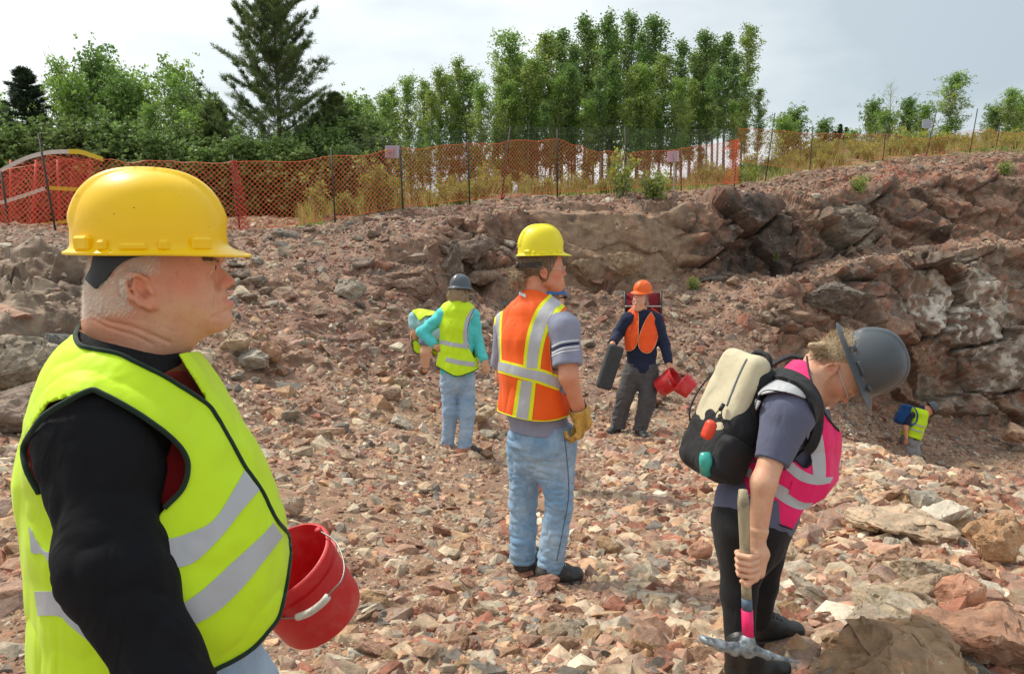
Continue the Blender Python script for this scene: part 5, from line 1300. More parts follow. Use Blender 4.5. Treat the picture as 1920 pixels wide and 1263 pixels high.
def speckle(m, rgb=(.12, .07, .02), scale=38., r0=.055, scuff=(.75, .62, .35)):
    """fly specks, grime and scuffs worn into a plastic"""
    t = m.node_tree; L = t.links.new; b = t.nodes['Principled BSDF']; src = b.inputs['Base Color'].links[0].from_socket; tcn = nd(t, 'ShaderNodeTexCoord')
    v = nd(t, 'ShaderNodeTexVoronoi', Scale=scale); L(tcn.outputs['Object'], v.inputs[0]); r_ = nd(t, 'ShaderNodeMapRange'); r_.inputs[1].default_value = r0; r_.inputs[2].default_value = r0 * .6; L(v.outputs['Distance'], r_.inputs[0])
    m1 = nd(t, 'ShaderNodeMixRGB'); m1.inputs[2].default_value = (*rgb, 1); L(r_.outputs[0], m1.inputs[0]); L(src, m1.inputs[1])
    n = nd(t, 'ShaderNodeTexNoise', Scale=7.0, Detail=9.0, Roughness=.75, Distortion=1.2); L(tcn.outputs['Object'], n.inputs[0]); r2 = nd(t, 'ShaderNodeMapRange'); r2.inputs[1].default_value = .52; r2.inputs[2].default_value = .72; r2.inputs[4].default_value = .5; L(n.outputs[0], r2.inputs[0])
    m2 = nd(t, 'ShaderNodeMixRGB'); m2.inputs[2].default_value = (*scuff, 1); L(r2.outputs[0], m2.inputs[0]); L(m1.outputs[0], m2.inputs[1]); L(m2.outputs[0], b.inputs['Base Color'])
    r3 = nd(t, 'ShaderNodeMapRange'); r3.inputs[1].default_value = .4; r3.inputs[2].default_value = .7; r3.inputs[3].default_value = b.inputs['Roughness'].default_value; r3.inputs[4].default_value = .6; L(n.outputs[0], r3.inputs[0]); L(r3.outputs[0], b.inputs['Roughness'])
speckle(YPLAST, scuff=(.82, .46, .03)); speckle(YPLAST2, scuff=(.8, .62, .05), r0=.03); speckle(REDPL, (.2, .03, .02), 30., .03, (.55, .12, .10)); speckle(OPLAST, r0=.03, scuff=(.75, .2, .05)); speckle(DKPLAST, (.2, .18, .15), 50., .03, (.14, .14, .14))
# ------------------------------------------------------------------ the man nearest the camera, in profile
def build_man1():
    J = lambda x, y, d: W(x, y, d)
    root = empty('person', (-.62, 1.25, -1.5), 'nearest man, in profile at the left, in yellow hard hat, yellow vest and black sleeves', 'person')
    th = R(24); HM = frame((math.cos(th), math.sin(th), 0)); ho = J(287, 500, 1.25)
    def TL(px, py, lat=0.0):
        """photo pixel -> point on the plane lat metres from the middle plane of the head"""
        P = ho + HM[1] * lat
        for _ in range(5):
            u, v, d = PX(P); P = P + HM[0] * (px - u) / FPX * d * .9 + HM[2] * (py - v) / FPX * d * -1.0
        return P
    def L2(pts): return np.array([[(TL(x, y) - ho) @ HM[0], (TL(x, y) - ho) @ HM[2]] for x, y in pts])
    def smx(a, b, k): return -smn(-a, -b, k)
    def prism(pts, wf, wv, k, sm=0):
        lut = LUT(L2(resample(pts + pts[:1], 110)[:-1]), .0008, .03); fx, fw = wf
        def f(P):
            q = P - A3(ho); x = q @ A3(HM[0]); y = np.abs(q @ A3(HM[1])); z = q @ A3(HM[2])
            w = np.interp(x, fx, fw) * np.interp(z, wv[0], wv[1])
            return smx(lut(x, z), (y - w).astype(f32), k).astype(f32)
        return f
    cov = 1.0
    HA = prism([(290, 345), (340, 352), (385, 380), (406, 430), (412, 465), (415, 478), (409, 489), (407, 505), (407, 535), (414, 548), (416, 560), (421, 578), (428, 592), (430, 602), (423, 612), (403, 623), (372, 639), (330, 662), (280, 665), (230, 640), (185, 605), (170, 575), (165, 540), (166, 500), (172, 450), (195, 400), (235, 360)],
               ([-.12, -.05, .0, .04, .08, .105, .13], [.062, .078, .080, .074, .061, .050, .036]), ([-.15, -.11, -.07, -.03, .03, .15], [.80, .92, .99, .985, .95, .95]), .055)
    HB = prism([(400, 478), (409, 488), (414, 500), (423, 509), (432, 517), (440, 524), (441, 529), (436, 534), (427, 537), (418, 540), (403, 540)],
               ([.08, .10, .12, .14], [.020, .0165, .013, .0105]), ([-.04, -.03, -.01, .01], [1.15, 1.1, .62, .55]), .010)
    HC = prism([(395, 536), (415, 539), (422, 546), (427, 551), (428, 555), (425, 560), (436, 563), (439, 568), (436, 575), (431, 581), (434, 588), (437, 596), (433, 605), (423, 613), (396, 615), (390, 565)],
               ([.08, .10, .115, .13, .14], [.048, .038, .030, .022, .016]), ([-.11, -.09, -.05, -.03], [1.0, .95, 1.0, 1.0]), .024)
    fcx = TL(425, 545)
    head = U(HA, LOC(HC, fcx, .085, .03), k=.012); head = U(head, LOC(HB, fcx, .085, .03), k=.008)
    for q in (1, -1):
        ec = TL(393, 501, .033 * q); ec = ec - HM[0] * .004
        head = SUBT(head, sph(ec + HM[0] * .022, .0165), .016)
        head = U(head, rc(TL(411, 480, .010 * q), TL(400, 479, .036 * q) - HM[0] * .004, .0095, .0085), k=.014)
        head = U(head, sph(ec, .0143), k=.006)                                      # lids over the ball
        head = SUBT(head, rc(ec + HM[0] * .016 - HM[1] * q * .008 - HM[2] * .0005, ec + HM[0] * .013 + HM[1] * q * .010 - HM[2] * .002, .0032, .0022), .0022)   # the slit
        head = U(head, ell(TL(421, 532, .0125 * q), (.0085, .0065, .0075), HM), k=.006)      # nostril wing
        head = SUBT(head, rc(TL(428, 538, .006 * q), TL(430, 533, .006 * q), .003, .003), .003)
    head = SUBT(head, rc(TL(445, 559.5, 0), TL(424, 562, 0), .0012, .0012), .003)
    for q in (1, -1): head = SUBT(head, rc(TL(434, 560, .004 * q), TL(416, 567, .0235 * q), .0017, .0013), .004)
    # creases of an older face, carved where they run on the near and the far side
    def crease(pts, r=.0013, k=.005, depth=.0):
        c = resample(pts, 9); P = trace(head0, c[:, 0], c[:, 1], 1.05, 1.5)
        q = (P - A3(ho)) @ A3(HM[1]); fs = []
        for mir in (0, 1):
            Q_ = P - (2 * mir) * q[:, None] * A3(HM[1])
            fs.append(capchain(Q_, r))
        return UN(*fs)
    neck0 = chain([J(262, 560, 1.25), J(250, 640, 1.25), J(238, 720, 1.25)], frame((math.cos(R(12)), math.sin(R(12)), 0))[1] * -1, frame((math.cos(R(12)), math.sin(R(12)), 0))[0], [.058, .064, .09], [.074, .079, .10])
    head = U(head, neck0, k=.03); head0 = head
    for pts, r, k in (([(408, 530), (409, 545), (406, 562), (404, 578)], .0016, .008), ([(398, 596), (410, 589), (424, 583)], .0013, .006), ([(412, 572), (410, 584), (413, 592)], .0010, .006),
                      ([(380, 513), (388, 515), (398, 511)], .0009, .004), ([(374, 497), (366, 494), (358, 495)], .0007, .004), ([(375, 501), (366, 503), (358, 506)], .0007, .004), ([(378, 494), (388, 491), (401, 492)], .0010, .004),
                      ([(169, 585), (200, 602), (245, 612), (290, 630), (318, 642)], .0010, .006), ([(170, 598), (205, 615), (250, 628), (285, 645)], .0007, .005), ([(240, 596), (290, 606), (330, 622)], .0002, .002), ([(385, 470), (400, 468), (410, 470)], .0008, .005)):
        head = SUBT(head, crease(pts, r), k)
    # ears
    ears = []
    for q in (-1, 1):
        E = lambda x, y, o=0: TL(x, y, (.0775 + o) * q)
        ax_ = E(290, 580) - E(243, 514); ax_ /= np.linalg.norm(ax_); bx = np.cross(HM[1], ax_); Me = np.array([ax_, HM[1], bx])
        e = ell(E(264, 544, .002), (.031, .0065, .0175), Me)
        hx = [E(278, 541, -.001), E(273, 524, .006), E(258, 515, .010), E(243, 515, .012), E(233, 525, .013), E(235, 543, .012), E(246, 558, .011), E(264, 570, .009), E(280, 577, .007)]
        for i in range(8): e = U(e, rc(hx[i], hx[i + 1], .0040, .0042), k=.004)
        e = U(e, rc(E(282, 573, .004), E(291, 575, .003), .0068, .0055), k=.006)
        ah = [E(252, 526, .009), E(250, 540, .009), E(259, 553, .009), E(273, 563, .007)]
        for i in range(3): e = U(e, rc(ah[i], ah[i + 1], .0028, .0030), k=.004)
        e = SUBT(e, ell(E(269, 546, .011), (.0135, .008, .0065), Me), .005)
        e = SUBT(e, ell(E(276, 551, .004), (.006, .009, .0042), Me), .004)
        e = U(e, ell(E(284, 546, .005), (.007, .004, .0045), Me), k=.004)
        ears.append(LOC(e, E(264, 546, .004), .06))
    head = U(head, UN(*ears), k=.006)
    headfull = head; head = LOC(headfull, ho - HM[2] * .02, .24, .03)
    T = loc(ho, HM); cf = 1.0; Ml = HM
    ft = R(10); FW = np.array([math.cos(ft), math.sin(ft), 0]); RT = np.array([math.sin(ft), -math.cos(ft), 0])   # RT: his right, towards us
    neck = chain([J(262, 560, 1.25), J(250, 640, 1.25), J(238, 720, 1.25)], RT, FW, [.058, .064, .09], [.074, .079, .10])
    nofolds_ = lambda P: .0036 * np.cos(((P - A3(ho)) @ A3(HM[2] + .35 * HM[0])) * 190) * sstep(.02, -.05, (P - A3(ho)) @ A3(HM[0])) * sstep(-.09, -.12, (P - A3(ho)) @ A3(HM[2]))
    # torso sections down the body (photo y, centre x, half size front-back, half size across)
    S = [(700, 230, .070, .10), (770, 232, .130, .165), (860, 247, .165, .190), (940, 270, .180, .195), (1020, 290, .190, .200), (1110, 297, .193, .202), (1200, 292, .178, .195), (1300, 285, .16, .185)]
    tor = chain([J(x, y, 1.25) for y, x, a, b in S], RT, FW, [s[3] for s in S], [s[2] for s in S])
    shR = J(196, 822, 1.09); shL = J(243, 805, 1.44)
    elR = J(212, 1065, 1.02); wrR = J(345, 1345, .98); elL = J(350, 1000, 1.62); wrL = J(440, 1060, 1.78)
    tor = U(tor, rc(J(238, 700, 1.25), shR, .065, .080), rc(J(236, 705, 1.28), shL, .055, .075), k=.06)
    armR = U(rc(shR, elR, .078, .058), rc(elR, wrR, .058, .040), k=.03)
    armL = U(rc(shL, elL, .074, .052), rc(elL, wrL, .050, .032), k=.03)
    hR = hand_parts(wrR, (elR - wrR) * -1, RT, FW, .5); hL = hand_parts(wrL, J(525, 1010, 1.82) - wrL, (-.2, -.6, .8), (0, 0, 1), .9)
    # pelvis and legs
    gz = -1.50; pel = J(290, 1290, 1.25)
    hpR = pel + RT * .09 + np.array([0, 0, -.08]); hpL = pel - RT * .09 + np.array([.03, 0, -.06])
    knR = hpR + np.array([.04, 0, -.38]); anR = np.array([knR[0] - .03, knR[1], gz + .08]); knL = hpL + FW * .16 + np.array([0, 0, -.36]); anL = np.array([knL[0] + .02, knL[1] + .02, gz + .08])
    legs = U(rc(hpR, knR, .093, .062), rc(knR, anR, .062, .045), rc(hpL, knL, .095, .062), rc(knL, anL, .062, .045), k=.03)
    core = OFF(tor, -.030)
    bodyf = U(head, neck, k=.004)
    bodyf = U(bodyf, core, OFF(armR, -.012), OFF(armL, -.012), legs, k=.02)
    lo, hi = bounds([ho, shR, shL, elR, elL, wrR, wrL, anR, anL, J(90, 1000, 1.25), J(540, 1000, 1.25)], .16)
    # head meshed fine, the rest coarser, welded by overlap at the neck base
    zc = float(J(250, 668, 1.25)[2])
    V1, Q1 = mesh_sdf(headfull, (ho[0] - .16, ho[1] - .16, zc), (ho[0] + .17, ho[1] + .15, ho[2] + .14), .0024, 1)
    V2, Q2 = mesh_sdf(INT(bodyf, plane((0, 0, zc + .012), (0, 0, 1))), lo, (hi[0], hi[1], zc + .03), .011)
    V3, Q3 = mesh_sdf(UN(hL, hR), *bounds([wrR, wrL, hR and wrR], .16), .0045)
    V = np.concatenate([V1, V2, V3]); Q = np.concatenate([Q1, Q2 + len(V1), Q3 + len(V1) + len(V2)])
    q = (V - ho) @ HM.T; pu, pv, pd = PX(V)
    col = np.ones((len(V), 3))
    def spot(px, py, rx_, ry_, rgb, w):
        k = np.exp(-((pu - px) / rx_) ** 2 - ((pv - py) / ry_) ** 2) * w * (pd < 1.6) * (pv < 700); col[:] = col * (1 - k[:, None]) + np.array(rgb) * k[:, None]
    spot(345, 530, 40, 32, (1.06, .66, .60), .75); spot(262, 530, 34, 40, (1.1, .70, .64), .75); spot(285, 572, 16, 14, (1.1, .62, .58), .5)
    spot(430, 528, 16, 12, (1.08, .60, .55), .8); spot(432, 565, 14, 9, (1.0, .52, .56), .95); spot(425, 553, 8, 4, (1.0, .6, .6), .5)
    spot(395, 505, 16, 8, (.98, .68, .66), .6); spot(200, 610, 60, 22, (1.1, .70, .60), .6); spot(345, 590, 60, 26, (1.0, 1.02, .82), .8); spot(398, 482, 14, 5, (.8, .68, .58), .7)
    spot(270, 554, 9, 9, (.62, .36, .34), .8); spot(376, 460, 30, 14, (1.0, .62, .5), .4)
    # stubble-short hair: paler scalp and thousands of fine strands
    def hairw(u, v):
        e = np.maximum(sstep(312, 285, u + (v - 480) * .25) * sstep(520, 505, v), sstep(262, 240, u - (v - 500) * .05) * sstep(512, 520, v))
        return e * sstep(603, 578, v + (u - 165) * .10)
    ear_ = ((pu - 264) / 26.) ** 2 + ((pv - 547) / 34.) ** 2 < 1.0
    hw_ = hairw(pu, pv) * ~((ear_) & (np.abs(q[:, 1]) > .068)) * (pv < 620) * (pd < 1.6)
    hw_ = np.where(q[:, 0] < -.02, hw_, hw_ * (q[:, 0] < .06))
    col = col * (1 - .85 * hw_[:, None]) + np.array([1.0, 1.18, 1.35]) * .85 * hw_[:, None]
    body = mesh_np('body', V, Q, SKIN1, True, col)
    objs = [body]
    e = []
    for q_ in (1, -1):
        ec = TL(393, 501, .033 * q_) - HM[0] * .004
        u_, v_ = np.mgrid[0:11, 0:18]; t_ = u_ / 10 * math.pi; p_ = v_ / 18 * 2 * math.pi
        S_ = np.stack([np.cos(t_), np.sin(t_) * np.cos(p_), np.sin(t_) * np.sin(p_)], -1).reshape(-1, 3)
        Qs = [(i * 18 + j, (i + 1) * 18 + j, (i + 1) * 18 + (j + 1) % 18, i * 18 + (j + 1) % 18) for i in range(10) for j in range(18)]
        ey = mesh_np('eyeball', ec + (S_ * .0135) @ HM, np.array(Qs), EYEW); ir = mesh_np('iris', ec + HM[0] * .0105 + (S_ * np.array([.0046, .006, .006])) @ HM, np.array(Qs), EYED); ir.parent = ey; sub(body, ey)
    r_ = np.random.default_rng(9)
    ci = np.nonzero((hw_ > .02) & (V[:, 2] > zc))[0]; ci = r_.choice(ci, 26000, p=hw_[ci] / hw_[ci].sum())
    hn_ = grad(head, V[ci]); hn_ /= np.linalg.norm(hn_, axis=1)[:, None] + 1e-6
    b_ = V[ci] + r_.normal(0, .0012, (len(ci), 3)); dr = A3(-.75 * HM[0] - .75 * HM[2]) + r_.normal(0, .28, (len(ci), 3)); dr -= hn_ * (dr * hn_).sum(1)[:, None] * .8; dr = dr + hn_ * .35; dr /= np.linalg.norm(dr, axis=1)[:, None]
    sd_ = np.cross(dr, hn_) * .00035; ln = r_.uniform(.004, .0085, (len(ci), 1))
    HV = np.stack([b_ - sd_, b_ + sd_, b_ + dr * ln], 1).reshape(-1, 3); HT = np.arange(len(HV)).reshape(-1, 3)
    objs.append(mesh_np('hair', HV, HT, HAIRW, False))
    uu = r_.random(230); vv = 485 + 3 * (1 - uu) + r_.normal(0, 1.6, 230); PB = trace(head, 412 - 27 * uu, vv, 1.05, 1.5)
    for s_ in (-1, 1):
        brow = MB()
        for p in PB:
            if s_ > 0: p = p - 2 * ((p - ho) @ HM[1]) * HM[1]
            d_ = HM[1] * s_ * .5 - HM[0] * .7 + HM[2] * r_.normal(.15, .25); N_ = HM[0] * .3 + HM[1] * s_ * .6
            brow.tube([p, p + d_ * .004 + N_ * .0012, p + d_ * .008 + N_ * .001], [.0005, .0004, .0001], 3)
        objs.append(brow.build('eyebrow', HAIRB))
    # hard hat
    hc = J(283, 468, 1.25); hm = frame((math.cos(th), math.sin(th), .0), (0.0, 0, 1))
    hel = helmet(hc, hm, YPLAST, 'hard_hat', (.122, .118), .108, .130, (.040, .016, .012), .28, .006, .030, True, .70)
    sl_ = MB(); Th = loc(hc, hm)
    for q_ in (1, -1):
        sl_ = MB()
        for k in range(7):
            x = -.055 + k * .02; z = .124 - 3.0 * (x - .005) ** 2
            sl_.box(Th(x, .0385 * q_, z - .004), (.011, .004, .0018), hm.T, c=None)
        vent = sl_.build('vent_slots', BLKPL); vent.parent = hel
    specks = MB(); rr = np.random.default_rng(4)
    def dome(x, z): return x, z
    # suspension: black band with its nape strap
    nb = []
    for a in np.linspace(R(35), R(325), 40):
        x = -.006 + .104 * math.cos(a) ; y = .083 * math.sin(a); nb.append(T(x, y, .030 + .004 * math.cos(a)))
    band = MB(); nb = np.array(nb)
    Vb = []; 
    for p in nb: Vb += [p + np.array([0, 0, .012]), p - np.array([0, 0, .006])]
    band.add(Vb, None, [(2 * i, 2 * i + 1, 2 * i + 3, 2 * i + 2) for i in range(39)])
    st = resample([(395, 470), (330, 474), (260, 478), (222, 490), (203, 508), (186, 524)], 30); wd = np.interp(np.linspace(0, 1, 30), [0, .3, .6, .8, 1], [6, 7, 14, 26, 34])
    objs.append(band.build('head_band', BLKPL, smooth=True)); objs.append(hel)
    hf = head
    objs.append(patch('nape_strap', hf, [(322, 472), (262, 468), (205, 470), (182, 476), (176, 500), (165, 524)], [(322, 476), (262, 481), (234, 490), (214, 506), (200, 525), (183, 541)], 1.0, 1.35, BLKPL, 40, 8, .004, .002))
    # shirt: red body, black sleeves and neck band
    shirt = U(OFF(tor, .004), neck, k=.02)
    cutn = poly_prism([(140, 500), (139, 622), (165, 640), (240, 656), (290, 678), (333, 674), (420, 600)])
    sh = INT(wrinkle(shirt, .004, 9, 5), cutn, plane(J(290, 1250, 1.25), (0, 0, -1)))
    sh = INT(OFF(tor, -.012), plane(J(245, 668, 1.25), (.25, 0, 1)), plane(J(290, 1170, 1.25), (.3, 0, -1)), k=.003)
    objs.append(sdf_obj('red_shirt', sh, *bounds([J(28, 700, 1.25), J(545, 1300, 1.25), shR, shL], .12), .008, RED))
    sv = folds(wrinkle(U(rc(shR, elR, .080, .064), rc(elR, wrR, .066, .052), rc(J(225, 765, 1.17), shR, .055, .072), k=.05), .006, 9, 8), .0055, 12, 9, (1, 1, 1.2))
    objs.append(sdf_obj('black_sleeve', INT(sv, plane(wrR, wrR - elR)), *bounds([shR, elR, wrR], .12), .0055, BLACK, 2))
    sv2 = wrinkle(U(rc(shL, elL, .088, .062), rc(elL, wrL, .062, .042), k=.05), .006, 12, 8)
    objs.append(sdf_obj('black_sleeve', INT(sv2, plane(wrL, wrL - elL)), *bounds([shL, elL, wrL], .12), .009, BLACK))
    cb = U(OFF(neck, .004), OFF(tor, .006), k=.01)
    objs.append(patch('neck_band', cb, [(150, 622), (180, 640), (240, 656), (295, 668), (334, 664)], [(145, 645), (178, 656), (240, 676), (292, 700), (337, 684)], 1.0, 1.5, BLACK, 40, 6, .002, .003))
    # vest: a loose shell over the torso
    vb = U(chain([J(x + 10, y, 1.25) for y, x, a, b in S], RT, FW, [s[3] + .022 for s in S], [s[2] + .009 for s in S]), rc(J(238, 700, 1.25), shR, .070, .086), rc(J(236, 705, 1.28), shL, .066, .090), k=.06)
    vb = folds(wrinkle(vb, .010, 6.5, 21, (1, 1, .6)), .0042, 10, 23, (1, 1, .8))
    opening = poly_prism([(170, 560), (147, 606), (139, 628), (150, 648), (178, 656), (222, 664), (253, 680), (309, 707), (348, 731), (390, 760), (384, 743), (356, 699), (335, 664), (352, 660), (460, 655), (460, 480)])
    armh = poly_prism([(165, 733), (192, 738), (267, 780), (330, 829), (352, 869), (343, 914), (308, 954), (270, 1000), (200, 1000), (120, 950), (74, 925), (50, 880), (42, 838), (66, 790), (92, 755)], None, 1.22)
    armh2 = ell(shL - np.array([0, 0, .08]), (.13, .12, .15))
    hem = poly_prism([(545, 1003), (546, 1060), (526, 1146), (504, 1181), (464, 1222), (388, 1264), (300, 1292), (90, 1296), (-100, 1296), (-100, 1700), (900, 1700), (900, 1003)])
    vest = INT(shell(vb, .000, .0048), opening, armh, lambda P: -armh2(P), hem, k=.001)
    vest = INT(vest, plane(J(245, 612, 1.25), (-.1, 0, 1)))
    objs.append(sdf_obj('hi_vis_vest', vest, *bounds([J(10, 600, 1.25), J(560, 1310, 1.25), shR, shL], .13), .0042, HIVIS, 1))
    vo = OFF(vb, .0052)
    vp = []
    vp.append(piping('piping', vo, [(152, 606), (141, 628), (150, 647), (178, 655), (222, 664), (253, 679), (309, 706), (348, 730), (388, 757), (406, 780), (437, 834), (459, 874), (490, 918), (517, 972), (541, 1003), (544, 1045), (526, 1146), (504, 1181), (464, 1222), (388, 1263)], .9, 1.6, .0036, PIPE, n=200))
    vp.append(piping('piping', vo, [(308, 952), (343, 914), (352, 869), (330, 829), (267, 780), (192, 738), (165, 733), (92, 772), (66, 800), (44, 838), (50, 880), (74, 925)], .9, 1.3, .004, PIPE, n=120))
    bands = [([(308, 1012), (350, 1000), (400, 975), (440, 915), (458, 882)], [(310, 1066), (360, 1055), (410, 1010), (450, 960), (486, 918)]),
             ([(328, 1142), (380, 1105), (440, 1050), (490, 1005), (512, 980)], [(346, 1178), (400, 1150), (450, 1105), (495, 1050), (530, 1005)]),
             ([(55, 987), (80, 1030), (105, 1036), (118, 1050)], [(60, 1036), (85, 1040), (100, 1068), (127, 1088)]),
             ([(66, 1108), (105, 1110), (118, 1130), (140, 1155)], [(72, 1153), (112, 1154), (130, 1170), (166, 1200)])]
    for a, b in bands: vp.append(patch('reflective_band', vo, a, b, .9, 1.6, TAPE, 36, 10, .0005, .0012))
    vest_o = objs[-1]
    for p in vp: p.parent = vest_o
    # jeans, boots
    jf = folds(wrinkle(U(chain([J(288, 1200, 1.25), pel], RT, FW, [.175, .175], [.15, .15]), rc(hpR, knR, .108, .085), rc(knR, anR, .085, .07), rc(hpL, knL, .112, .085), rc(knL, anL, .085, .07), rc(pel - RT * .06 + FW * .05, hpL + FW * .05, .10, .10), k=.05), .006, 9, 31), .003, 14, 33)
    jf = INT(jf, plane(J(290, 1150, 1.25), (0, 0, 1)), plane((0, 0, gz + .05), (0, 0, -1)))
    objs.append(sdf_obj('jeans', jf, *bounds([hpR, hpL, anR, anL, pel, J(290, 1150, 1.25)], .2), .009, DENIM_L))
    for an in (anR, anL):
        u, so = shoe_parts(np.array([an[0], an[1], gz]) - FW * .07, np.array([an[0], an[1], gz]) + FW * .21, an)
        b1 = sdf_obj('boot', u, *bounds([an - FW * .08, an + FW * .22], .1), .007, LEATHER); s1 = sdf_obj('sole', so, *bounds([an - FW * .08, an + FW * .22], .12), .008, SOLE); s1.parent = b1; objs.append(b1)
    adopt(root, *objs)
    return root
def build_bucket(name, label, mouth, bottom, rm, rb, grip=None, bail=True, bail_pts=None, group=None, spin=0):
    mouth, bottom = np.asarray(mouth, float), np.asarray(bottom, float)
    ax = (bottom - mouth); H = np.linalg.norm(ax); ax /= H
    a = np.cross(ax, (0, 0, 1)); a /= np.linalg.norm(a); b = np.cross(ax, a); n = 64; ph = np.arange(n) * 2 * math.pi / n
    ringd = np.cos(ph)[:, None] * a + np.sin(ph)[:, None] * b
    m = MB()
    prof = [(-.001, rm - .004), (0, rm + .001), (.003, rm + .004), (.010, rm + .0035), (.011, rm), (.040, rm - .003), (.041, rm + .003), (.046, rm + .003), (.047, rm - .004), (H * .5, (rm + rb) / 2 - .001), (H - .016, rb), (H - .004, rb - .004), (H, rb - .012), (H - .004, 0.001)]
    inn = [(-.001, rm - .004), (.01, rm - .007), (H * .6, (rm + rb) / 2 - .009), (H - .012, rb - .010), (H - .010, .001)]
    for pr, fl in ((prof, False), (inn, True)):
        V = np.concatenate([mouth + ax * z + ringd * r for z, r in pr]); Q = []
        for i in range(len(pr) - 1):
            for k in range(n):
                q = (i * n + k, i * n + (k + 1) % n, (i + 1) * n + (k + 1) % n, (i + 1) * n + k); Q.append(q[::-1] if fl else q)
        m.add(V, None, Q)
    root = empty(name, bottom, label, 'bucket', group)
    o = m.build('pail', REDPL, auto=40)
    objs = [o]
    if bail_pts is not None:
        P = resample(bail_pts, 50); w_ = MB(); w_.tube(P, .0022, 6)
        lugs = []
        for e in (P[0], P[-1]): ears = MB(); ears.tube([e - ax * .004, e + ax * .004], .009, 10); lugs.append(ears.build('bail_lug', REDPL))
        wi = w_.build('bail', STEEL); g = MB(); k0, k1 = grip; g.tube(P[k0:k1], .009, 10); gr = g.build('grip', WHITEPL); gr.parent = wi
        objs += [wi] + lugs
    adopt(root, *objs); return root
man1 = build_man1()
build_bucket('bucket', 'large red bucket with white grip, tilted beside the belly of the nearest man', W(530, 1052, 1.88), W(606, 1150, 1.975), .126, .114, (26, 38), True,
    [W(597, 993, 1.90), W(630, 1016, 1.86), W(645, 1055, 1.80), W(641, 1086, 1.76), W(622, 1108, 1.75), W(604, 1130, 1.75), W(575, 1150, 1.76), W(540, 1158, 1.79), W(505, 1150, 1.84)])
# ------------------------------------------------------------------ the other people
def up3(v): return np.array([0, 0, float(v)])
def unit(v): v = np.asarray(v, float); return v / np.linalg.norm(v)
def shorthair(field, o, M, s, n, sel, mat, name='hair', ln=(.006, .012), w=.0006, dirf=None, seed=5, lift=.25, around=.13):
    """fine strands rooted on the scalp where sel(local) is positive"""
    V, Q = mesh_sdf(field, np.asarray(o) - around * s, np.asarray(o) + around * s, .006 * s, 1)
    q = ((V - o) @ np.asarray(M).T) / s; ww = np.clip(sel(q), 0, 1); ww = ww / ww.sum(); r = np.random.default_rng(seed)
    i = r.choice(len(V), n, p=ww); N = grad(field, V[i]); N /= np.linalg.norm(N, axis=1)[:, None] + 1e-6
    b = V[i] + r.normal(0, .003 * s, (n, 3)); d = (dirf(q[i]) @ np.asarray(M)) + r.normal(0, .25, (n, 3)); d -= N * (d * N).sum(1)[:, None] * .9; d += N * lift; d /= np.linalg.norm(d, axis=1)[:, None]
    sd = np.cross(d, N); L = r.uniform(ln[0], ln[1], (n, 1)); ww_ = w
    m1 = b + d * L * .5 + N * .001
    HV = np.stack([b - sd * ww_, b + sd * ww_, m1 - sd * ww_, m1 + sd * ww_, b + d * L - N * .002], 1).reshape(-1, 3)
    k = np.arange(n)[:, None] * 5
    HT = np.concatenate([k + np.array([[0, 1, 3]]), k + np.array([[0, 3, 2]]), k + np.array([[2, 3, 4]])])
    c = 1 * np.ones((len(HV), 3)) * np.repeat(r.uniform(.6, 1.3, (n, 1)), 5, 0)
    return mesh_np(name, HV, HT, mat, False, c)
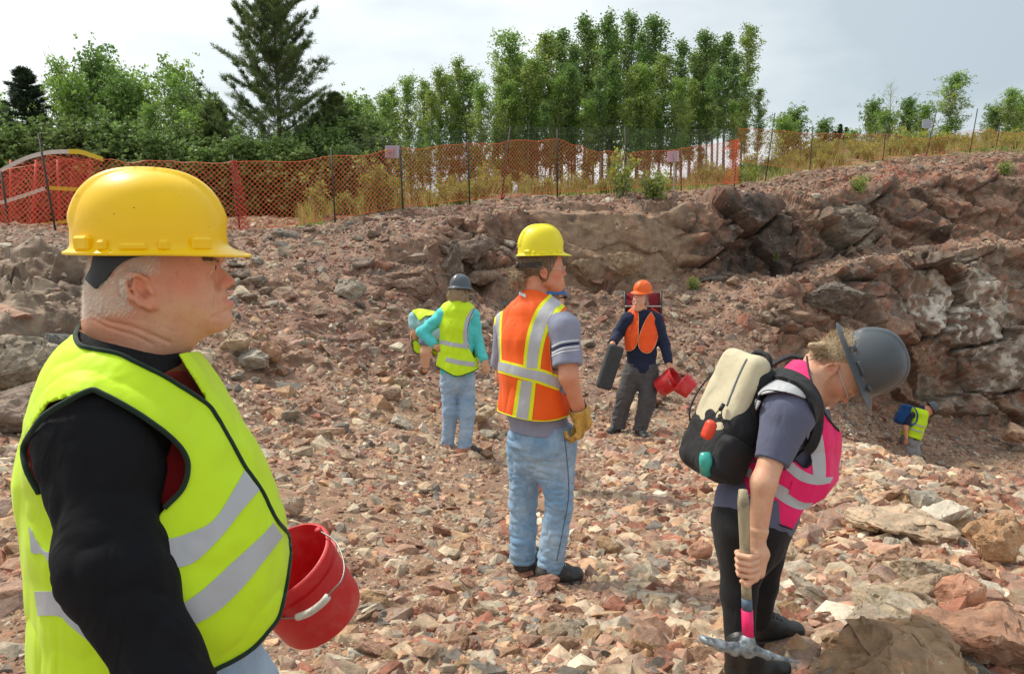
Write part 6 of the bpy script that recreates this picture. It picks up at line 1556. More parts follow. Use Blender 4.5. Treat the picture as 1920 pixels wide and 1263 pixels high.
class Fig:
    def __init__(s, name, label, base, ground_z, right, front, secs, head, res=.008, hs=.98, neck_r=.055, skin=None, k=.03, neckpt=None):
        s.root = empty('person', base, label, 'person'); s.gz = ground_z; s.right = np.asarray(right, float); s.front = np.asarray(front, float)
        s.secs = secs; s.pts = np.array([W(*q[:3]) for q in secs]); s.rx = np.array([q[3] for q in secs]); s.ry = np.array([q[4] for q in secs])
        s.tor = chain(s.pts, s.right, s.front, s.rx, s.ry); s.ho, s.HM = head; s.hs = hs; s.head = head_parts(s.ho, s.HM, hs); s.skin = skin or SKIN3
        nb = loc(s.ho, s.HM, hs)(-.035, 0, -.075); s.neck = rc(nb, s.pts[0] if neckpt is None else neckpt, neck_r, neck_r * 1.08)
        s.arms = []; s.legs = []; s.hands = []; s.objs = []; s.res = res; s.k = k
    def arm(s, S, E, Wr, rs=(.056, .043, .029), hand=None):
        S, E, Wr = (np.asarray(q, float) for q in (S, E, Wr)); s.arms.append((S, E, Wr, rs))
        if hand: s.hands.append(hand_parts(Wr, *hand[:3], **hand[3])); s.objs_h = True
    def leg(s, H, K, A, rs=(.085, .056, .04)): s.legs.append(tuple(np.asarray(q, float) for q in (H, K, A)) + (rs,))
    def armf(s, i, o=0, o2=None):
        S, E, Wr, r = s.arms[i]; o2 = o if o2 is None else o2
        return U(rc(S, E, r[0] + o, r[1] + (o + o2) / 2), rc(E, Wr, r[1] + (o + o2) / 2, r[2] + o2), k=.02)
    def legf(s, i, o=0, o2=None):
        H, K, A, r = s.legs[i]; o2 = o if o2 is None else o2
        return U(rc(H, K, r[0] + o, r[1] + (o + o2) / 2), rc(K, A, r[1] + (o + o2) / 2, r[2] + o2), k=.02)
    def body(s, col=None, core=-.012):
        f = U(OFF(s.tor, core), s.neck, *[rc(s.pts[1], a[0], .05, a[3][0] * .95) for a in s.arms], *[s.armf(i) for i in range(len(s.arms))], *[s.legf(i) for i in range(len(s.legs))], k=s.k)
        f = U(f, LOC(s.head, s.ho, .19 * s.hs, .03), k=.022); s.full = f
        P = [s.ho] + list(s.pts) + [q for a in s.arms for q in a[:3]] + [q for a in s.legs for q in a[:3]]
        # the head again, finer, replaces the coarse one
        hr = max(.0034, s.res * .5); z0 = s.ho + s.HM[2] * -.135 * s.hs
        V1, Q1 = mesh_sdf(INT(f, sph(s.ho - s.HM[2] * .02, .155 * s.hs)), s.ho - .17, s.ho + .17, hr, 1)
        V, Q = mesh_sdf(INT(f, lambda P: -(np.sqrt(((P - A3(s.ho - s.HM[2] * .02)) ** 2).sum(1)) - .148 * s.hs)), *bounds(P, .17), s.res)
        Vs, Qs = [V, V1], [Q, Q1 + len(V)]; n = len(V) + len(V1)
        for h, c in s.handc:
            V2, Q2 = mesh_sdf(h, c - .17, c + .17, max(.003, s.res * .5)); Vs.append(V2); Qs.append(Q2 + n); n += len(V2)
        V = np.concatenate(Vs); Q = np.concatenate(Qs)
        c = np.ones((len(V), 3)); q = ((V - s.ho) @ s.HM.T) / s.hs; nearh = np.linalg.norm(q, axis=1) < .2
        def spot(p, r, rgb, w):
            k = np.exp(-(((q - np.array(p)) / np.array(r)) ** 2).sum(1)) * w * nearh; c[:] = c * (1 - k[:, None]) + np.array(rgb) * k[:, None]
        for t in (1, -1): spot((.07, .05 * t, -.035), (.03, .03, .03), (1.05, .68, .62), .6); spot((-.012, .078 * t, -.03), (.02, .014, .03), (1.1, .68, .6), .7); spot((.1, .03 * t, .012), (.012, .02, .004), (.5, .38, .3), .8)
        spot((.12, 0, -.07), (.015, .022, .01), (1.0, .5, .5), .9); spot((.125, 0, -.03), (.02, .02, .02), (1.1, .72, .66), .6)
        s.bo = mesh_np('body', V, Q, s.skin, True, c); s.objs.append(s.bo)
        if s.res < .02:
            for t in (1, -1):
                u_, v_ = np.mgrid[0:7, 0:12]; t_ = u_ / 6 * math.pi; p_ = v_ / 12 * 2 * math.pi
                S_ = np.stack([np.cos(t_), np.sin(t_) * np.cos(p_), np.sin(t_) * np.sin(p_)], -1).reshape(-1, 3); M_ = np.asarray(s.HM)
                Qq = np.array([(i * 12 + j, (i + 1) * 12 + j, (i + 1) * 12 + (j + 1) % 12, i * 12 + (j + 1) % 12) for i in range(6) for j in range(12)])
                cc = loc(s.ho, s.HM, s.hs)(.0868, .032 * t, -.0128)
                ey = mesh_np('eyeball', cc + (S_ * .0129 * s.hs) @ M_, Qq, EYEW); ir = mesh_np('iris', cc + M_[0] * .0095 * s.hs + (S_ * np.array([.0048, .0062, .0062]) * s.hs) @ M_, Qq, EYED); ir.parent = ey; ey.parent = s.bo
        return s.bo
    handc = ()
    def cloth(s, name, f, mat, res=None, pad=.2, pts=None, relax=1):
        P = list(s.pts) + [q for a in s.arms for q in a[:3]] + [q for a in s.legs for q in a[:3]] if pts is None else pts
        o = sdf_obj(name, f, *bounds(P, pad), res or s.res, mat, relax); s.objs.append(o); return o
    def add(s, *o): s.objs += [q for q in o if q]; return o[0]
    def done(s): adopt(s.root, *s.objs); return s.root
def shoes(fig, feet, mat, sole=None, name='shoe', s=1.0, laces=None):
    for heel, toe, ank in feet:
        u, so = shoe_parts(heel, toe, ank, s); P = [heel, toe, ank]
        a = sdf_obj(name, u, *bounds(P, .11), min(fig.res, .007), mat); b = sdf_obj('sole', so, *bounds(P, .11), min(fig.res, .007), sole or SOLE); b.parent = a; fig.add(a)
        if laces:
            m = MB(); f = unit(np.asarray(toe, float) - heel); sd = np.cross(f, (0, 0, 1)); m_ = np.asarray(ank, float) * .5 + (np.asarray(heel) * .45 + np.asarray(toe) * .55) * .5
            for k in range(5):
                c = np.asarray(ank, float) * (1 - k / 5.) + (np.asarray(heel) * .45 + np.asarray(toe) * .55 + up3(.075 * s)) * (k / 5.) + f * .02 + up3(.02)
                P_ = [c + sd * x for x in np.linspace(-.03, .03, 7)]; Pp = np.array(P_, f32)
                for _ in range(5): v = u(Pp); g = grad(u, Pp); Pp = Pp - g * (v / ((g * g).sum(1) + 1e-4))[:, None] * .8
                m.tube(Pp + up3(.002), .0022, 5)
            l = m.build('laces', laces); l.parent = a
def torsoshirt(fig, o, extra=(), k=.05):
    return U(OFF(fig.tor, o), *[rc(fig.pts[1], a[0], .05 + o, a[3][0] + o) for a in fig.arms], *extra, k=k)
def build_man2():
    J = W; th = R(52); FW = np.array([math.cos(th), math.sin(th), 0]); RT = np.array([math.sin(th), -math.cos(th), 0])
    hy = R(14); HM = frame((math.cos(hy), math.sin(hy), -.06)); ho = J(1016, 500, 3.83)
    gz = float(J(1015, 1090, 3.83)[2])
    f = Fig('person', 'young man seen from behind in orange vest, yellow hard hat and worn blue jeans', (float(J(1015, 1090, 3.83)[0]), float(J(1015, 1090, 3.83)[1]), gz), gz, RT, FW,
            [(1002, 572, 3.83, .075, .070), (1004, 598, 3.83, .150, .095), (1001, 640, 3.83, .172, .118), (1000, 700, 3.83, .165, .118), (1002, 760, 3.85, .160, .118), (1014, 812, 3.87, .168, .122), (1016, 850, 3.87, .155, .115)],
            (ho, HM), .0065, .98, .056, SKIN2, neckpt=J(1003, 575, 3.84))
    SR, ER, WR = J(1058, 616, 3.68), J(1066, 706, 3.62), J(1090, 782, 3.70)
    SL, EL, WL = J(951, 612, 3.98), J(944, 705, 4.10), J(985, 775, 4.16)
    f.arm(SR, ER, WR, (.055, .046, .031)); f.arm(SL, EL, WL, (.055, .044, .030))
    HL, HR = J(984, 830, 3.92), J(1044, 830, 3.82); KL, KR = J(981, 945, 3.95), J(1048, 945, 3.80); AL, AR = J(980, 1050, 3.93), J(1032, 1062, 3.80)
    f.leg(HL, KL, AL, (.080, .048, .036)); f.leg(HR, KR, AR, (.080, .048, .036))
    hL = hand_parts(WL, RT * 1 - up3(.3), FW, up3(1), .6)
    f.handc = [(hL, WL)]
    f.body()
    # leather work glove, thumb hooked at the hip
    g = hand_parts(WR - unit(WR - ER) * .01, unit(J(1088, 832, 3.72) - WR) , unit(RT * .9 + FW * .3), FW, 1.0, 1.22, thumb=.6)
    cuff = SUBT(rc(WR - unit(WR - ER) * .03, WR + unit(WR - ER) * .03, .052, .046), rc(WR - unit(WR - ER) * .10, WR + unit(WR - ER) * .0, .044, .040), .003)
    gl = sdf_obj('work_glove', U(g, cuff, k=.012), WR - .17, WR + .17, .0042, plain('tan glove leather', (.60, .36, .07), .7, .2, 30, .4, 90, dirt=(.25, .14, .04), dscale=16)); f.add(gl)
    # grey blue T-shirt
    tee = torsoshirt(f, .008, [rc(J(1010, 590, 3.80), SR, .07, .070)])
    tee = U(tee, rc(SR, SR + (ER - SR) * .72, .075, .076), rc(SL, SL + (EL - SL) * .7, .072, .074), k=.03)
    dn = unit(ER - SR); dl = unit(EL - SL); cR = SR + (ER - SR) * .78; cL = SL + (EL - SL) * .78
    tee = folds(wrinkle(tee, .007, 9, 4), .0035, 12, 6, (1, 1, .6))
    tee = INT(tee, lambda P: np.where(np.sqrt(((P - A3(cR)) ** 2).sum(1)) < .16, (P - A3(cR)) @ A3(dn), -1), lambda P: np.where(np.sqrt(((P - A3(cL)) ** 2).sum(1)) < .16, (P - A3(cL)) @ A3(dl), -1),
              plane(J(1010, 808, 3.85), (0, 0, -1)), plane(J(1002, 566, 3.83), (0, 0, 1)), k=.001)
    to = f.cloth('t_shirt', tee, GREYBLUE, .006, relax=1)
    for a, b, m, o in (([(1034, 650), (1055, 641), (1086, 637)], 2.2, TAPEW, .001), ([(1034, 656), (1055, 647), (1086, 643)], 4.5, NAVY, .001), ([(1035, 662), (1055, 653), (1086, 649)], 2.2, TAPEW, .001), ([(1034, 667), (1055, 659), (1086, 655)], 2.0, TAPEW, .001)):
        st = stripe('sleeve_stripe', tee, a, b, 3.3, 4.1, m, nu=24, nv=3, off=.0006, thick=.0008); st.parent = to
    # orange vest
    S = [(1002, 566, 3.83, .085, .080), (1004, 596, 3.83, .178, .112), (1001, 640, 3.83, .198, .145), (1000, 700, 3.83, .196, .152), (1001, 760, 3.85, .200, .160), (1003, 800, 3.85, .205, .165)]
    vb = U(chain([J(*q[:3]) for q in S], RT, FW, [q[3] for q in S], [q[4] for q in S]), rc(J(1012, 585, 3.8), SR + up3(.012), .06, .066), rc(J(994, 585, 3.9), SL + up3(.012), .06, .066), k=.06)
    vb = folds(wrinkle(vb, .010, 6, 41, (1, 1, .45)), .006, 7, 43, (1.3, 1.3, .28))
    hem = poly_prism([(918, 752), (930, 768), (968, 782), (1010, 789), (1045, 786), (1072, 776), (1100, 760), (1200, 900), (800, 900), (800, 740)])
    armh = poly_prism([(1067, 574), (1049, 592), (1038, 615), (1031, 640), (1032, 672), (1036, 700), (1045, 728), (1060, 742), (1075, 735), (1083, 690), (1084, 645), (1084, 610), (1074, 586)], None, 3.80)
    vest = INT(shell(vb, .0, .0052), hem, armh, plane(J(1002, 552, 3.83), FW * .55 + up3(1)), k=.001)
    vo = OFF(vb, .0054)
    v = f.cloth('hi_vis_vest', vest, HIORANGE, .0055)
    P_ = []
    for c, wd in (([(938, 566), (934, 600), (933, 640), (934, 676)], 14), ([(1046, 562), (1022, 588), (1007, 625), (1000, 660), (997, 690)], [36, 37, 36, 34, 32]), ([(929, 684), (952, 690), (985, 699), (1015, 706), (1052, 720)], [24, 25, 27, 28, 26]), ([(988, 714), (984, 745), (979, 784)], [34, 36, 37])):
        P_.append(stripe('yellow_trim', vo, c, wd, 3.3, 4.3, YTRIM, nu=36, nv=7, off=.0006, thick=.0012))
    for c, wd in (([(938, 564), (934, 600), (933, 640), (934, 676)], 8), ([(1046, 560), (1022, 588), (1007, 625), (1000, 660), (997, 690)], [22, 23, 23, 21, 20]), ([(928, 684), (952, 690), (985, 699), (1015, 706), (1052, 720)], [16, 17, 17, 18, 18]), ([(988, 714), (984, 745), (979, 784)], [20, 21, 22])):
        P_.append(stripe('reflective_band', vo, c, wd, 3.3, 4.3, TAPE, nu=36, nv=5, off=.0022, thick=.0012))
    P_.append(piping('edge_binding', vo, [(918, 752), (930, 768), (968, 782), (1010, 789), (1045, 786), (1072, 776)], 3.3, 4.3, .0028, YTRIM, n=60))
    P_.append(piping('edge_binding', vo, [(1068, 575), (1049, 592), (1038, 615), (1031, 640), (1032, 672), (1036, 700), (1045, 728)], 3.3, 4.1, .0028, PIPEO, n=60))
    P_.append(patch('label_tag', vo, [(973, 547), (986, 552)], [(975, 553), (986, 558)], 3.3, 4.3, TAPEW, nu=8, nv=4))
    for p in P_: p.parent = v
    # jeans
    jf = U(chain([J(1014, 800, 3.87), J(1016, 835, 3.87), J(1016, 862, 3.87)], RT, FW, [.172, .178, .15], [.125, .135, .11]), f.legf(0, .018, .032), f.legf(1, .018, .032), k=.05)
    jf = folds(wrinkle(jf, .008, 8, 51), .006, 13, 53, (1, 1, 2.2))
    jf = INT(jf, plane(J(1014, 790, 3.87), (0, 0, 1)), plane(J(1020, 1064, 3.85), (0, 0, -1)), k=.002)
    jo = f.cloth('jeans', jf, DENIM, .0062)
    st = piping('side_seam', jf, [(1057, 812), (1063, 860), (1066, 930), (1054, 1000), (1044, 1050)], 3.2, 4.2, .0022, plain('seam thread', (.07, .12, .2), .9, .1, 50), n=60); st.parent = jo
    pk = patch('back_pocket', jf, [(1000, 806), (1050, 806)], [(1006, 850), (1030, 862), (1048, 850)], 3.2, 4.2, DENIM, nu=20, nv=12, off=.001, thick=.002); pk.parent = jo
    z = up3(gz)
    shoes(f, [((*J(962, 1072, 3.93)[:2], gz + .005), (*(J(962, 1072, 3.93) + np.array([.24, .13, 0]))[:2], gz + .005), J(984, 1064, 3.95)), ((*J(1004, 1078, 3.78)[:2], gz), (*(J(1004, 1078, 3.78) + np.array([.262, .055, 0]))[:2], gz), J(1028, 1068, 3.80))], HIKE, SOLE, 'hiking_shoe', 1.12, YTAN)
    # hair tied back, with a loose curl at the nape
    hd = f.head
    hair = U(OFF(INT(hd, lambda P: ((P - A3(ho)) @ A3(HM[0])) - .034 - .5 * ((P - A3(ho)) @ A3(HM[2])), lambda P: -((P - A3(ho)) @ A3(HM[2])) - .070 + .55 * ((P - A3(ho)) @ A3(HM[0])), k=.01), .006), k=.01)
    ec = loc(ho, HM, .98)(-.010, -.09, -.032); hair = INT(hair, lambda P: -(np.linalg.norm(((P - A3(ec)) @ A3(HM).T) / A3([.022, .05, .034]), axis=1) - 1) * .025, k=.004)
    Tl = loc(ho, HM, .98); bun = wrinkle(U(rc(Tl(-.105, 0, -.04), Tl(-.135, 0, -.075), .026, .026), rc(Tl(-.135, 0, -.075), Tl(-.12, .0, -.105), .028, .017), k=.02), .010, 45, 3)
    f.add(sdf_obj('hair', U(wrinkle(hair, .003, 90, 2, (1, 1, .3)), bun, k=.02), ho - .24, ho + .14, .0045, HAIRB))
    f.add(shorthair(hd, ho, HM, .98, 5200, lambda q: 1.0 * (q[:, 0] < .03 + .5 * q[:, 2]) * (q[:, 2] > -.07 + .5 * (q[:, 0])) * (np.hypot(q[:, 0] + .01, q[:, 2] + .032) > .03) * (q[:, 2] < .06), HAIRB, ln=(.03, .06), w=.0009, dirf=lambda q: np.stack([-1 + 0 * q[:, 0], 0 * q[:, 0], -.25 + 0 * q[:, 0]], 1), lift=.1))
    m = MB(); r = np.random.default_rng(3)
    for k in range(260):
        a = Tl(-.115 + r.normal(0, .008), r.normal(0, .018), -.045 + r.normal(0, .012)); pts = [a]; d = unit((-HM[0] * .8 - HM[2] * .4) + r.normal(0, .35, 3)); b_ = r.normal(0, 1, 3)
        for j in range(6): d = unit(d + np.cross(d, b_) * .35 - HM[2] * .25 + HM[0] * .08 * j * .5); pts.append(pts[-1] + d * .014)
        m.tube(pts, np.linspace(.0012, .0004, 7), 3)
    cu = m.build('ponytail_curls', HAIRY); cu.parent = f.objs[-1]
    f.add(helmet(J(1014, 476, 3.83), frame((math.cos(hy), math.sin(hy), .03), (-.05, 0, 1)), YPLAST2, 'hard_hat', (.118, .118), .108, .148, (.046, .014, .012), .3, .007, .022, True, .72))
    bm_ = MB(); nb = [Tl(-.012 + .108 * math.cos(a), .086 * math.sin(a), .020 + .018 * math.cos(a)) for a in np.linspace(R(95), R(265), 30)]
    V = []; [V.extend([p + HM[2] * .013 - HM[0] * .004, p - HM[2] * .013 - HM[0] * .004]) for p in nb]; bm_.add(V, None, [(2 * i, 2 * i + 1, 2 * i + 3, 2 * i + 2) for i in range(29)])
    kn = Tl(-.122, 0, .0); bm_.tube([kn, kn - HM[0] * .018], .017, 16); f.add(bm_.build('ratchet_band', BLKPL))
    # safety glasses
    gm = MB()
    for q in (1, -1): gm.tube([Tl(-.01, .080 * q, -.008), Tl(.05, .078 * q, -.004), Tl(.096, .066 * q, -.002)], .0016, 6)
    gm.tube([Tl(.096, .066, -.002), Tl(.122, .02, .010), Tl(.122, -.02, .010), Tl(.096, -.066, -.002)], .0012, 6)
    gf = gm.build('safety_glasses', CLEARF)
    ln = MB(); a = np.linspace(-1.05, 1.05, 20); V = []; [V.extend([Tl(.072 + .055 * math.cos(x), .068 * math.sin(x) / .87, .012), Tl(.068 + .055 * math.cos(x), .068 * math.sin(x) / .87, -.034)]) for x in a]
    ln.add(V, None, [(2 * i, 2 * i + 1, 2 * i + 3, 2 * i + 2) for i in range(19)]); l = ln.build('lens', CLEAR); l.parent = gf; f.add(gf)
    return f.done()
TAPEW = clothmat('white tape', (.72, .72, .72), 1200, .04, .1)
PIPEO = clothmat('orange binding', (.85, .22, .05), 1200, .04, .1)
HIKE = plain('black nubuck', (.035, .036, .037), .6, .3, 40, .3, 120, dirt=(.10, .09, .075), dscale=20)
YTAN = plain('tan laces', (.45, .40, .28), .8, .1, 60)
CLEARF = plain('clear frame plastic', (.62, .62, .60), .2, .02, 30)
_m, _t, _b = newmat('clear lens'); _b.inputs['Base Color'].default_value = (.96, .97, .97, 1); _b.inputs['Roughness'].default_value = .02; _b.inputs['Transmission Weight'].default_value = 1.0; _b.inputs['IOR'].default_value = 1.05; CLEAR = _m
man2 = build_man2()
def build_woman():
    J = W; th = R(-24); FH = np.array([math.cos(th), math.sin(th), 0]); RT = np.array([math.sin(th), -math.cos(th), 0])
    base = J(1400, 1262, 2.55); gz = float(base[2])
    # head bowed: crown points right and a little up in the picture, face down
    ha = R(-27); HH = np.array([math.cos(ha), math.sin(ha), 0]); hu = unit(HH * .91 + up3(.38)); hf = unit(HH * .38 - up3(.91)); HM = np.stack([hf, np.cross(hu, hf), hu]); ho = J(1577, 687, 2.60)
    spn = unit(J(1515, 725, 2.60) - J(1412, 950, 2.60)); FR = unit(np.cross(spn, RT)); FR = FR if FR @ FH > 0 else -FR
    f = Fig('person', 'woman bowing her head in pink vest, round-brimmed dark helmet and black leggings', (float(base[0]), float(base[1]), gz), gz, RT, FR,
            [(1522, 708, 2.60, .068, .060), (1502, 740, 2.60, .145, .080), (1483, 800, 2.60, .160, .120), (1445, 880, 2.60, .150, .125), (1420, 945, 2.60, .160, .130), (1408, 990, 2.60, .160, .120)],
            (ho, HM), .0055, .93, .050, SKIN3, neckpt=J(1528, 706, 2.60))
    SR, ER, WR = J(1476, 775, 2.42), J(1432, 905, 2.36), J(1420, 1012, 2.36)
    SL, EL, WL = J(1500, 765, 2.77), J(1475, 885, 2.86), J(1450, 965, 2.84)
    f.arm(SR, ER, WR, (.047, .038, .027)); f.arm(SL, EL, WL, (.050, .040, .028))
    f.leg(J(1398, 1000, 2.54), J(1385, 1115, 2.52), J(1388, 1228, 2.47), (.082, .050, .040)); f.leg(J(1432, 1000, 2.70), J(1428, 1095, 2.74), J(1418, 1172, 2.80), (.082, .050, .040))
    # hand closed on the handle
    hA = J(1393, 920, 2.315); hB = J(1404, 1215, 2.36); hd = unit(hB - hA)
    pk = WR + 0
    grip_c = J(1399, 1050, 2.335)
    hand = []
    palm = chain([WR, WR * .45 + J(1418, 1055, 2.36) * .55, J(1414, 1072, 2.355)], RT, FH, [.026, .026, .022], [.022, .036, .034]); hand = palm
    sdv = unit(J(1380, 1050, 2.335) - J(1415, 1050, 2.335))            # towards the left of the picture
    nv = np.cross(hd, sdv); nv = nv if nv[1] < 0 else -nv              # towards the camera
    for k, (off, l) in enumerate(((-.026, .95), (-.005, 1.0), (.016, .97), (.036, .82))):
        c = grip_c + hd * (off + .006); r0 = .0225
        pts = [c - sdv * .030 + nv * .010]
        for a in (R(70), R(20), R(-35), R(-85)): pts.append(c + (sdv * math.cos(a) * 1.0 + nv * math.sin(a)) * (r0 + .004) * 1.05)
        pts[1] = c - sdv * .004 + nv * .028
        rr = [.0105, .0100, .0095, .0088, .0078]
        g = rc(pts[0], pts[1], rr[0] * l, rr[1] * l)
        for j in range(1, 4): g = U(g, rc(pts[j], pts[j + 1], rr[j] * l, rr[j + 1] * l), k=.003)
        hand = U(hand, g, k=.004)
    tb = J(1420, 1060, 2.345); t1 = J(1416, 1083, 2.325); t2 = J(1400, 1095, 2.318); t3 = J(1391, 1089, 2.322)
    hand = U(hand, rc(tb, t1, .014, .0115), rc(t1, t2, .0112, .010), rc(t2, t3, .010, .008), k=.006)
    hand = U(hand, rc(WR - unit(WR - ER) * .03, WR, .032, .026), k=.01)
    hl = hand_parts(WL, J(1448, 1010, 2.80) - WL, RT * -1 + up3(.2), FH, .7, .92)
    f.handc = [(hand, grip_c), (hl, WL)]
    f.body()
    # slate T-shirt with a short sleeve
    tee = torsoshirt(f, .010); tee = U(tee, rc(J(1500, 738, 2.52), SR, .070, .078), rc(SR, SR + (ER - SR) * .66, .080, .057), rc(SL, SL + (EL - SL) * .66, .078, .078), k=.03)
    cR = SR + (ER - SR) * .70; cL = SL + (EL - SL) * .68; dn, dl = unit(ER - SR), unit(EL - SL)
    tee = folds(wrinkle(tee, .006, 9, 14), .003, 11, 16, (1, 1, .6))
    tee = INT(tee, lambda P: np.where(np.sqrt(((P - A3(cR)) ** 2).sum(1)) < .16, (P - A3(cR)) @ A3(dn), -1), lambda P: np.where(np.sqrt(((P - A3(cL)) ** 2).sum(1)) < .15, (P - A3(cL)) @ A3(dl), -1),
              plane(J(1400, 985, 2.6), (-.45, 0, -1)), plane(J(1536, 700, 2.60), spn), k=.001)
    tee = INT(tee, poly_prism([(1512, 630), (1514, 680), (1522, 712), (1536, 745), (1549, 768), (1620, 772), (1620, 630)]), k=.001)
    f.cloth('t_shirt', tee, SLATE, .0055)
    lg = U(chain([J(1420, 930, 2.60), J(1410, 975, 2.60), J(1408, 1005, 2.60)], RT, FR, [.168, .172, .155], [.125, .135, .12]), f.legf(0, .009, .007), f.legf(1, .009, .007), k=.05)
    lg = INT(wrinkle(lg, .003, 14, 3), plane(J(1410, 935, 2.6), (.3, 0, 1)), k=.002)
    f.cloth('leggings', lg, LEGG, .0065)
    fw = np.array([.90, .30, 0]); fw /= np.linalg.norm(fw); f2 = np.array([.97, .12, 0]) ; f2 /= np.linalg.norm(f2)
    A1, A2 = f.legs[0][2], f.legs[1][2]; g1 = float(J(1395, 1290, 2.47)[2]); g2 = float(J(1425, 1206, 2.80)[2])
    shoes(f, [((A1[0] - .05, A1[1] - .01, g1), tuple((A1 + fw * .21)[:2]) + (g1,), A1 + up3(.02)), ((A2[0] - .05, A2[1] + .0, g2), tuple((A2 + f2 * .205)[:2]) + (g2,), A2 + up3(.03))], LEATHER, SOLE, 'boot', 1.0, BLKPL)
    # pink vest
    S = [(1520, 706, 2.60, .080, .072), (1502, 740, 2.60, .160, .102), (1487, 800, 2.60, .180, .160), (1462, 870, 2.61, .178, .190), (1445, 930, 2.62, .175, .195), (1432, 985, 2.62, .170, .19)]
    vb = U(chain([J(*q[:3]) for q in S], RT, FR, [q[3] for q in S], [q[4] for q in S]), rc(J(1518, 722, 2.55), SR + FR * -.01 + up3(.02), .066, .084), rc(J(1518, 722, 2.65), SL + up3(.02), .06, .075), k=.06)
    vb = folds(wrinkle(vb, .010, 6.5, 61), .006, 8, 63, (1, 1, 1.2))
    hem = poly_prism([(1300, 862), (1346, 883), (1383, 916), (1430, 958), (1446, 976), (1486, 992), (1507, 956), (1546, 934), (1572, 900), (1578, 870), (1579, 820), (1566, 768), (1700, 700), (1700, 1100), (1300, 1100)])
    # the sheet is kept inside its own outline, so the prism is cut away outside it
    arm_ = poly_prism([(1418, 738), (1432, 733), (1475, 736), (1510, 742), (1522, 770), (1526, 810), (1524, 868), (1512, 878), (1490, 862), (1470, 880), (1430, 870), (1420, 800)], None, 2.60)
    opening = poly_prism([(1513, 640), (1514, 676), (1521, 709), (1534, 745), (1548, 775), (1562, 795), (1574, 808), (1620, 812), (1620, 640)])
    vest = INT(shell(vb, .0, .0046), hem, arm_, opening, plane(J(1528, 690, 2.6), spn), k=.001)
    v = f.cloth('hi_vis_vest', vest, HIPINK, .0048)
    vo = OFF(vb, .0048); P_ = []
    T_ = lambda a, b, n='reflective_band': P_.append(patch(n, vo, a, b, 2.1, 3.1, TAPE, nu=34, nv=10, off=.0006, thick=.0014))
    T_([(1424, 716), (1455, 712), (1490, 722), (1512, 736)], [(1416, 742), (1450, 734), (1480, 736), (1510, 746)])
    T_([(1513, 818), (1520, 850), (1524, 885), (1522, 905)], [(1532, 770), (1543, 825), (1548, 870), (1547, 902)])
    T_([(1478, 858), (1500, 878), (1530, 892), (1562, 894)], [(1474, 880), (1500, 900), (1530, 908), (1556, 905)])
    T_([(1450, 900), (1480, 918), (1510, 936), (1527, 938)], [(1450, 928), (1475, 945), (1500, 955), (1518, 950)])
    T_([(1408, 742), (1392, 790), (1388, 815), (1415, 822)], [(1425, 752), (1408, 790), (1405, 812), (1418, 818)])
    T_([(1376, 850), (1395, 868), (1410, 880)], [(1374, 868), (1390, 886), (1406, 896)])
    for l, m, r in (([(1475, 736), (1440, 732), (1425, 740), (1416, 765), (1418, 790)], PIPE2, .0028), ([(1513, 668), (1514, 678), (1520, 709), (1533, 745), (1547, 775), (1561, 795), (1573, 808)], PIPE2, .0035), ([(1346, 883), (1383, 916), (1430, 958), (1446, 976), (1486, 992)], PIPE2, .0026), ([(1522, 862), (1510, 876), (1490, 862)], PIPE2, .003)):
        P_.append(piping('edge_binding', vo, l, 2.1, 3.1, r, m, n=50))
    P_.append(patch('chest_pocket', vo, [(1486, 900), (1510, 912), (1540, 916)], [(1478, 925), (1505, 940), (1532, 940)], 2.1, 3.1, HIPINK, nu=20, nv=8, off=.002, thick=.003))
    for p in P_: p.parent = v
    # hair gathered at the nape, ponytail falling to the side
    hd = f.head; Tl = loc(ho, HM, .93)
    hair = INT(hd, lambda P: ((P - A3(ho)) @ A3(HM[0])) + .030 - .6 * ((P - A3(ho)) @ A3(HM[2])), lambda P: -((P - A3(ho)) @ A3(HM[2])) - .075 + .5 * ((P - A3(ho)) @ A3(HM[0])), k=.01)
    ec = Tl(-.010, -.09, -.032); hair = INT(OFF(hair, .002), lambda P: -(np.linalg.norm(((P - A3(ec)) @ A3(HM).T) / A3([.027, .06, .042]), axis=1) - 1) * .025, k=.004)
    tail = U(rc(J(1562, 660, 2.62), J(1545, 655, 2.60), .022, .024), rc(J(1545, 655, 2.60), J(1522, 648, 2.58), .024, .012), k=.02)
    hair = INT(hair, lambda P: -(np.linalg.norm(((P - A3(Tl(.02, -.085, -.05))) @ A3(HM).T) / A3([.055, .05, .06]), axis=1) - 1) * .03, k=.004)
    f.add(sdf_obj('hair', wrinkle(tail, .004, 60, 5, (1, 1, 3)), ho - .2, ho + .16, .0045, HAIRY))
    hs_ = shorthair(hd, ho, HM, .93, 5000, lambda q: 1.0 * (q[:, 0] < -.028 + .5 * q[:, 2]) * (q[:, 2] > -.05) * (np.hypot((q[:, 0] + .012) / .8, q[:, 2] + .032) > .032) * (q[:, 2] < .07), HAIRY, ln=(.03, .055), w=.0008, dirf=lambda q: np.stack([-1 + 0 * q[:, 0], 0 * q[:, 0], .1 + 0 * q[:, 0]], 1), lift=.08); hs_.name = 'hair_strands'; hs_.parent = f.objs[-1]
    m = MB(); r = np.random.default_rng(8)
    for k in range(300):
        a = J(1566 + r.normal(0, 5), 664 + r.normal(0, 6), 2.60 + r.normal(0, .012)); pts = [a]; d = unit(J(1520, 652, 2.58) - a + r.normal(0, .012, 3))
        for j in range(5): d = unit(d + r.normal(0, .15, 3) - up3(.07)); pts.append(pts[-1] + d * .018)
        m.tube(pts, np.linspace(.0011, .0004, 6), 3)
    o = m.build('ponytail', HAIRY); o.parent = f.objs[-1]
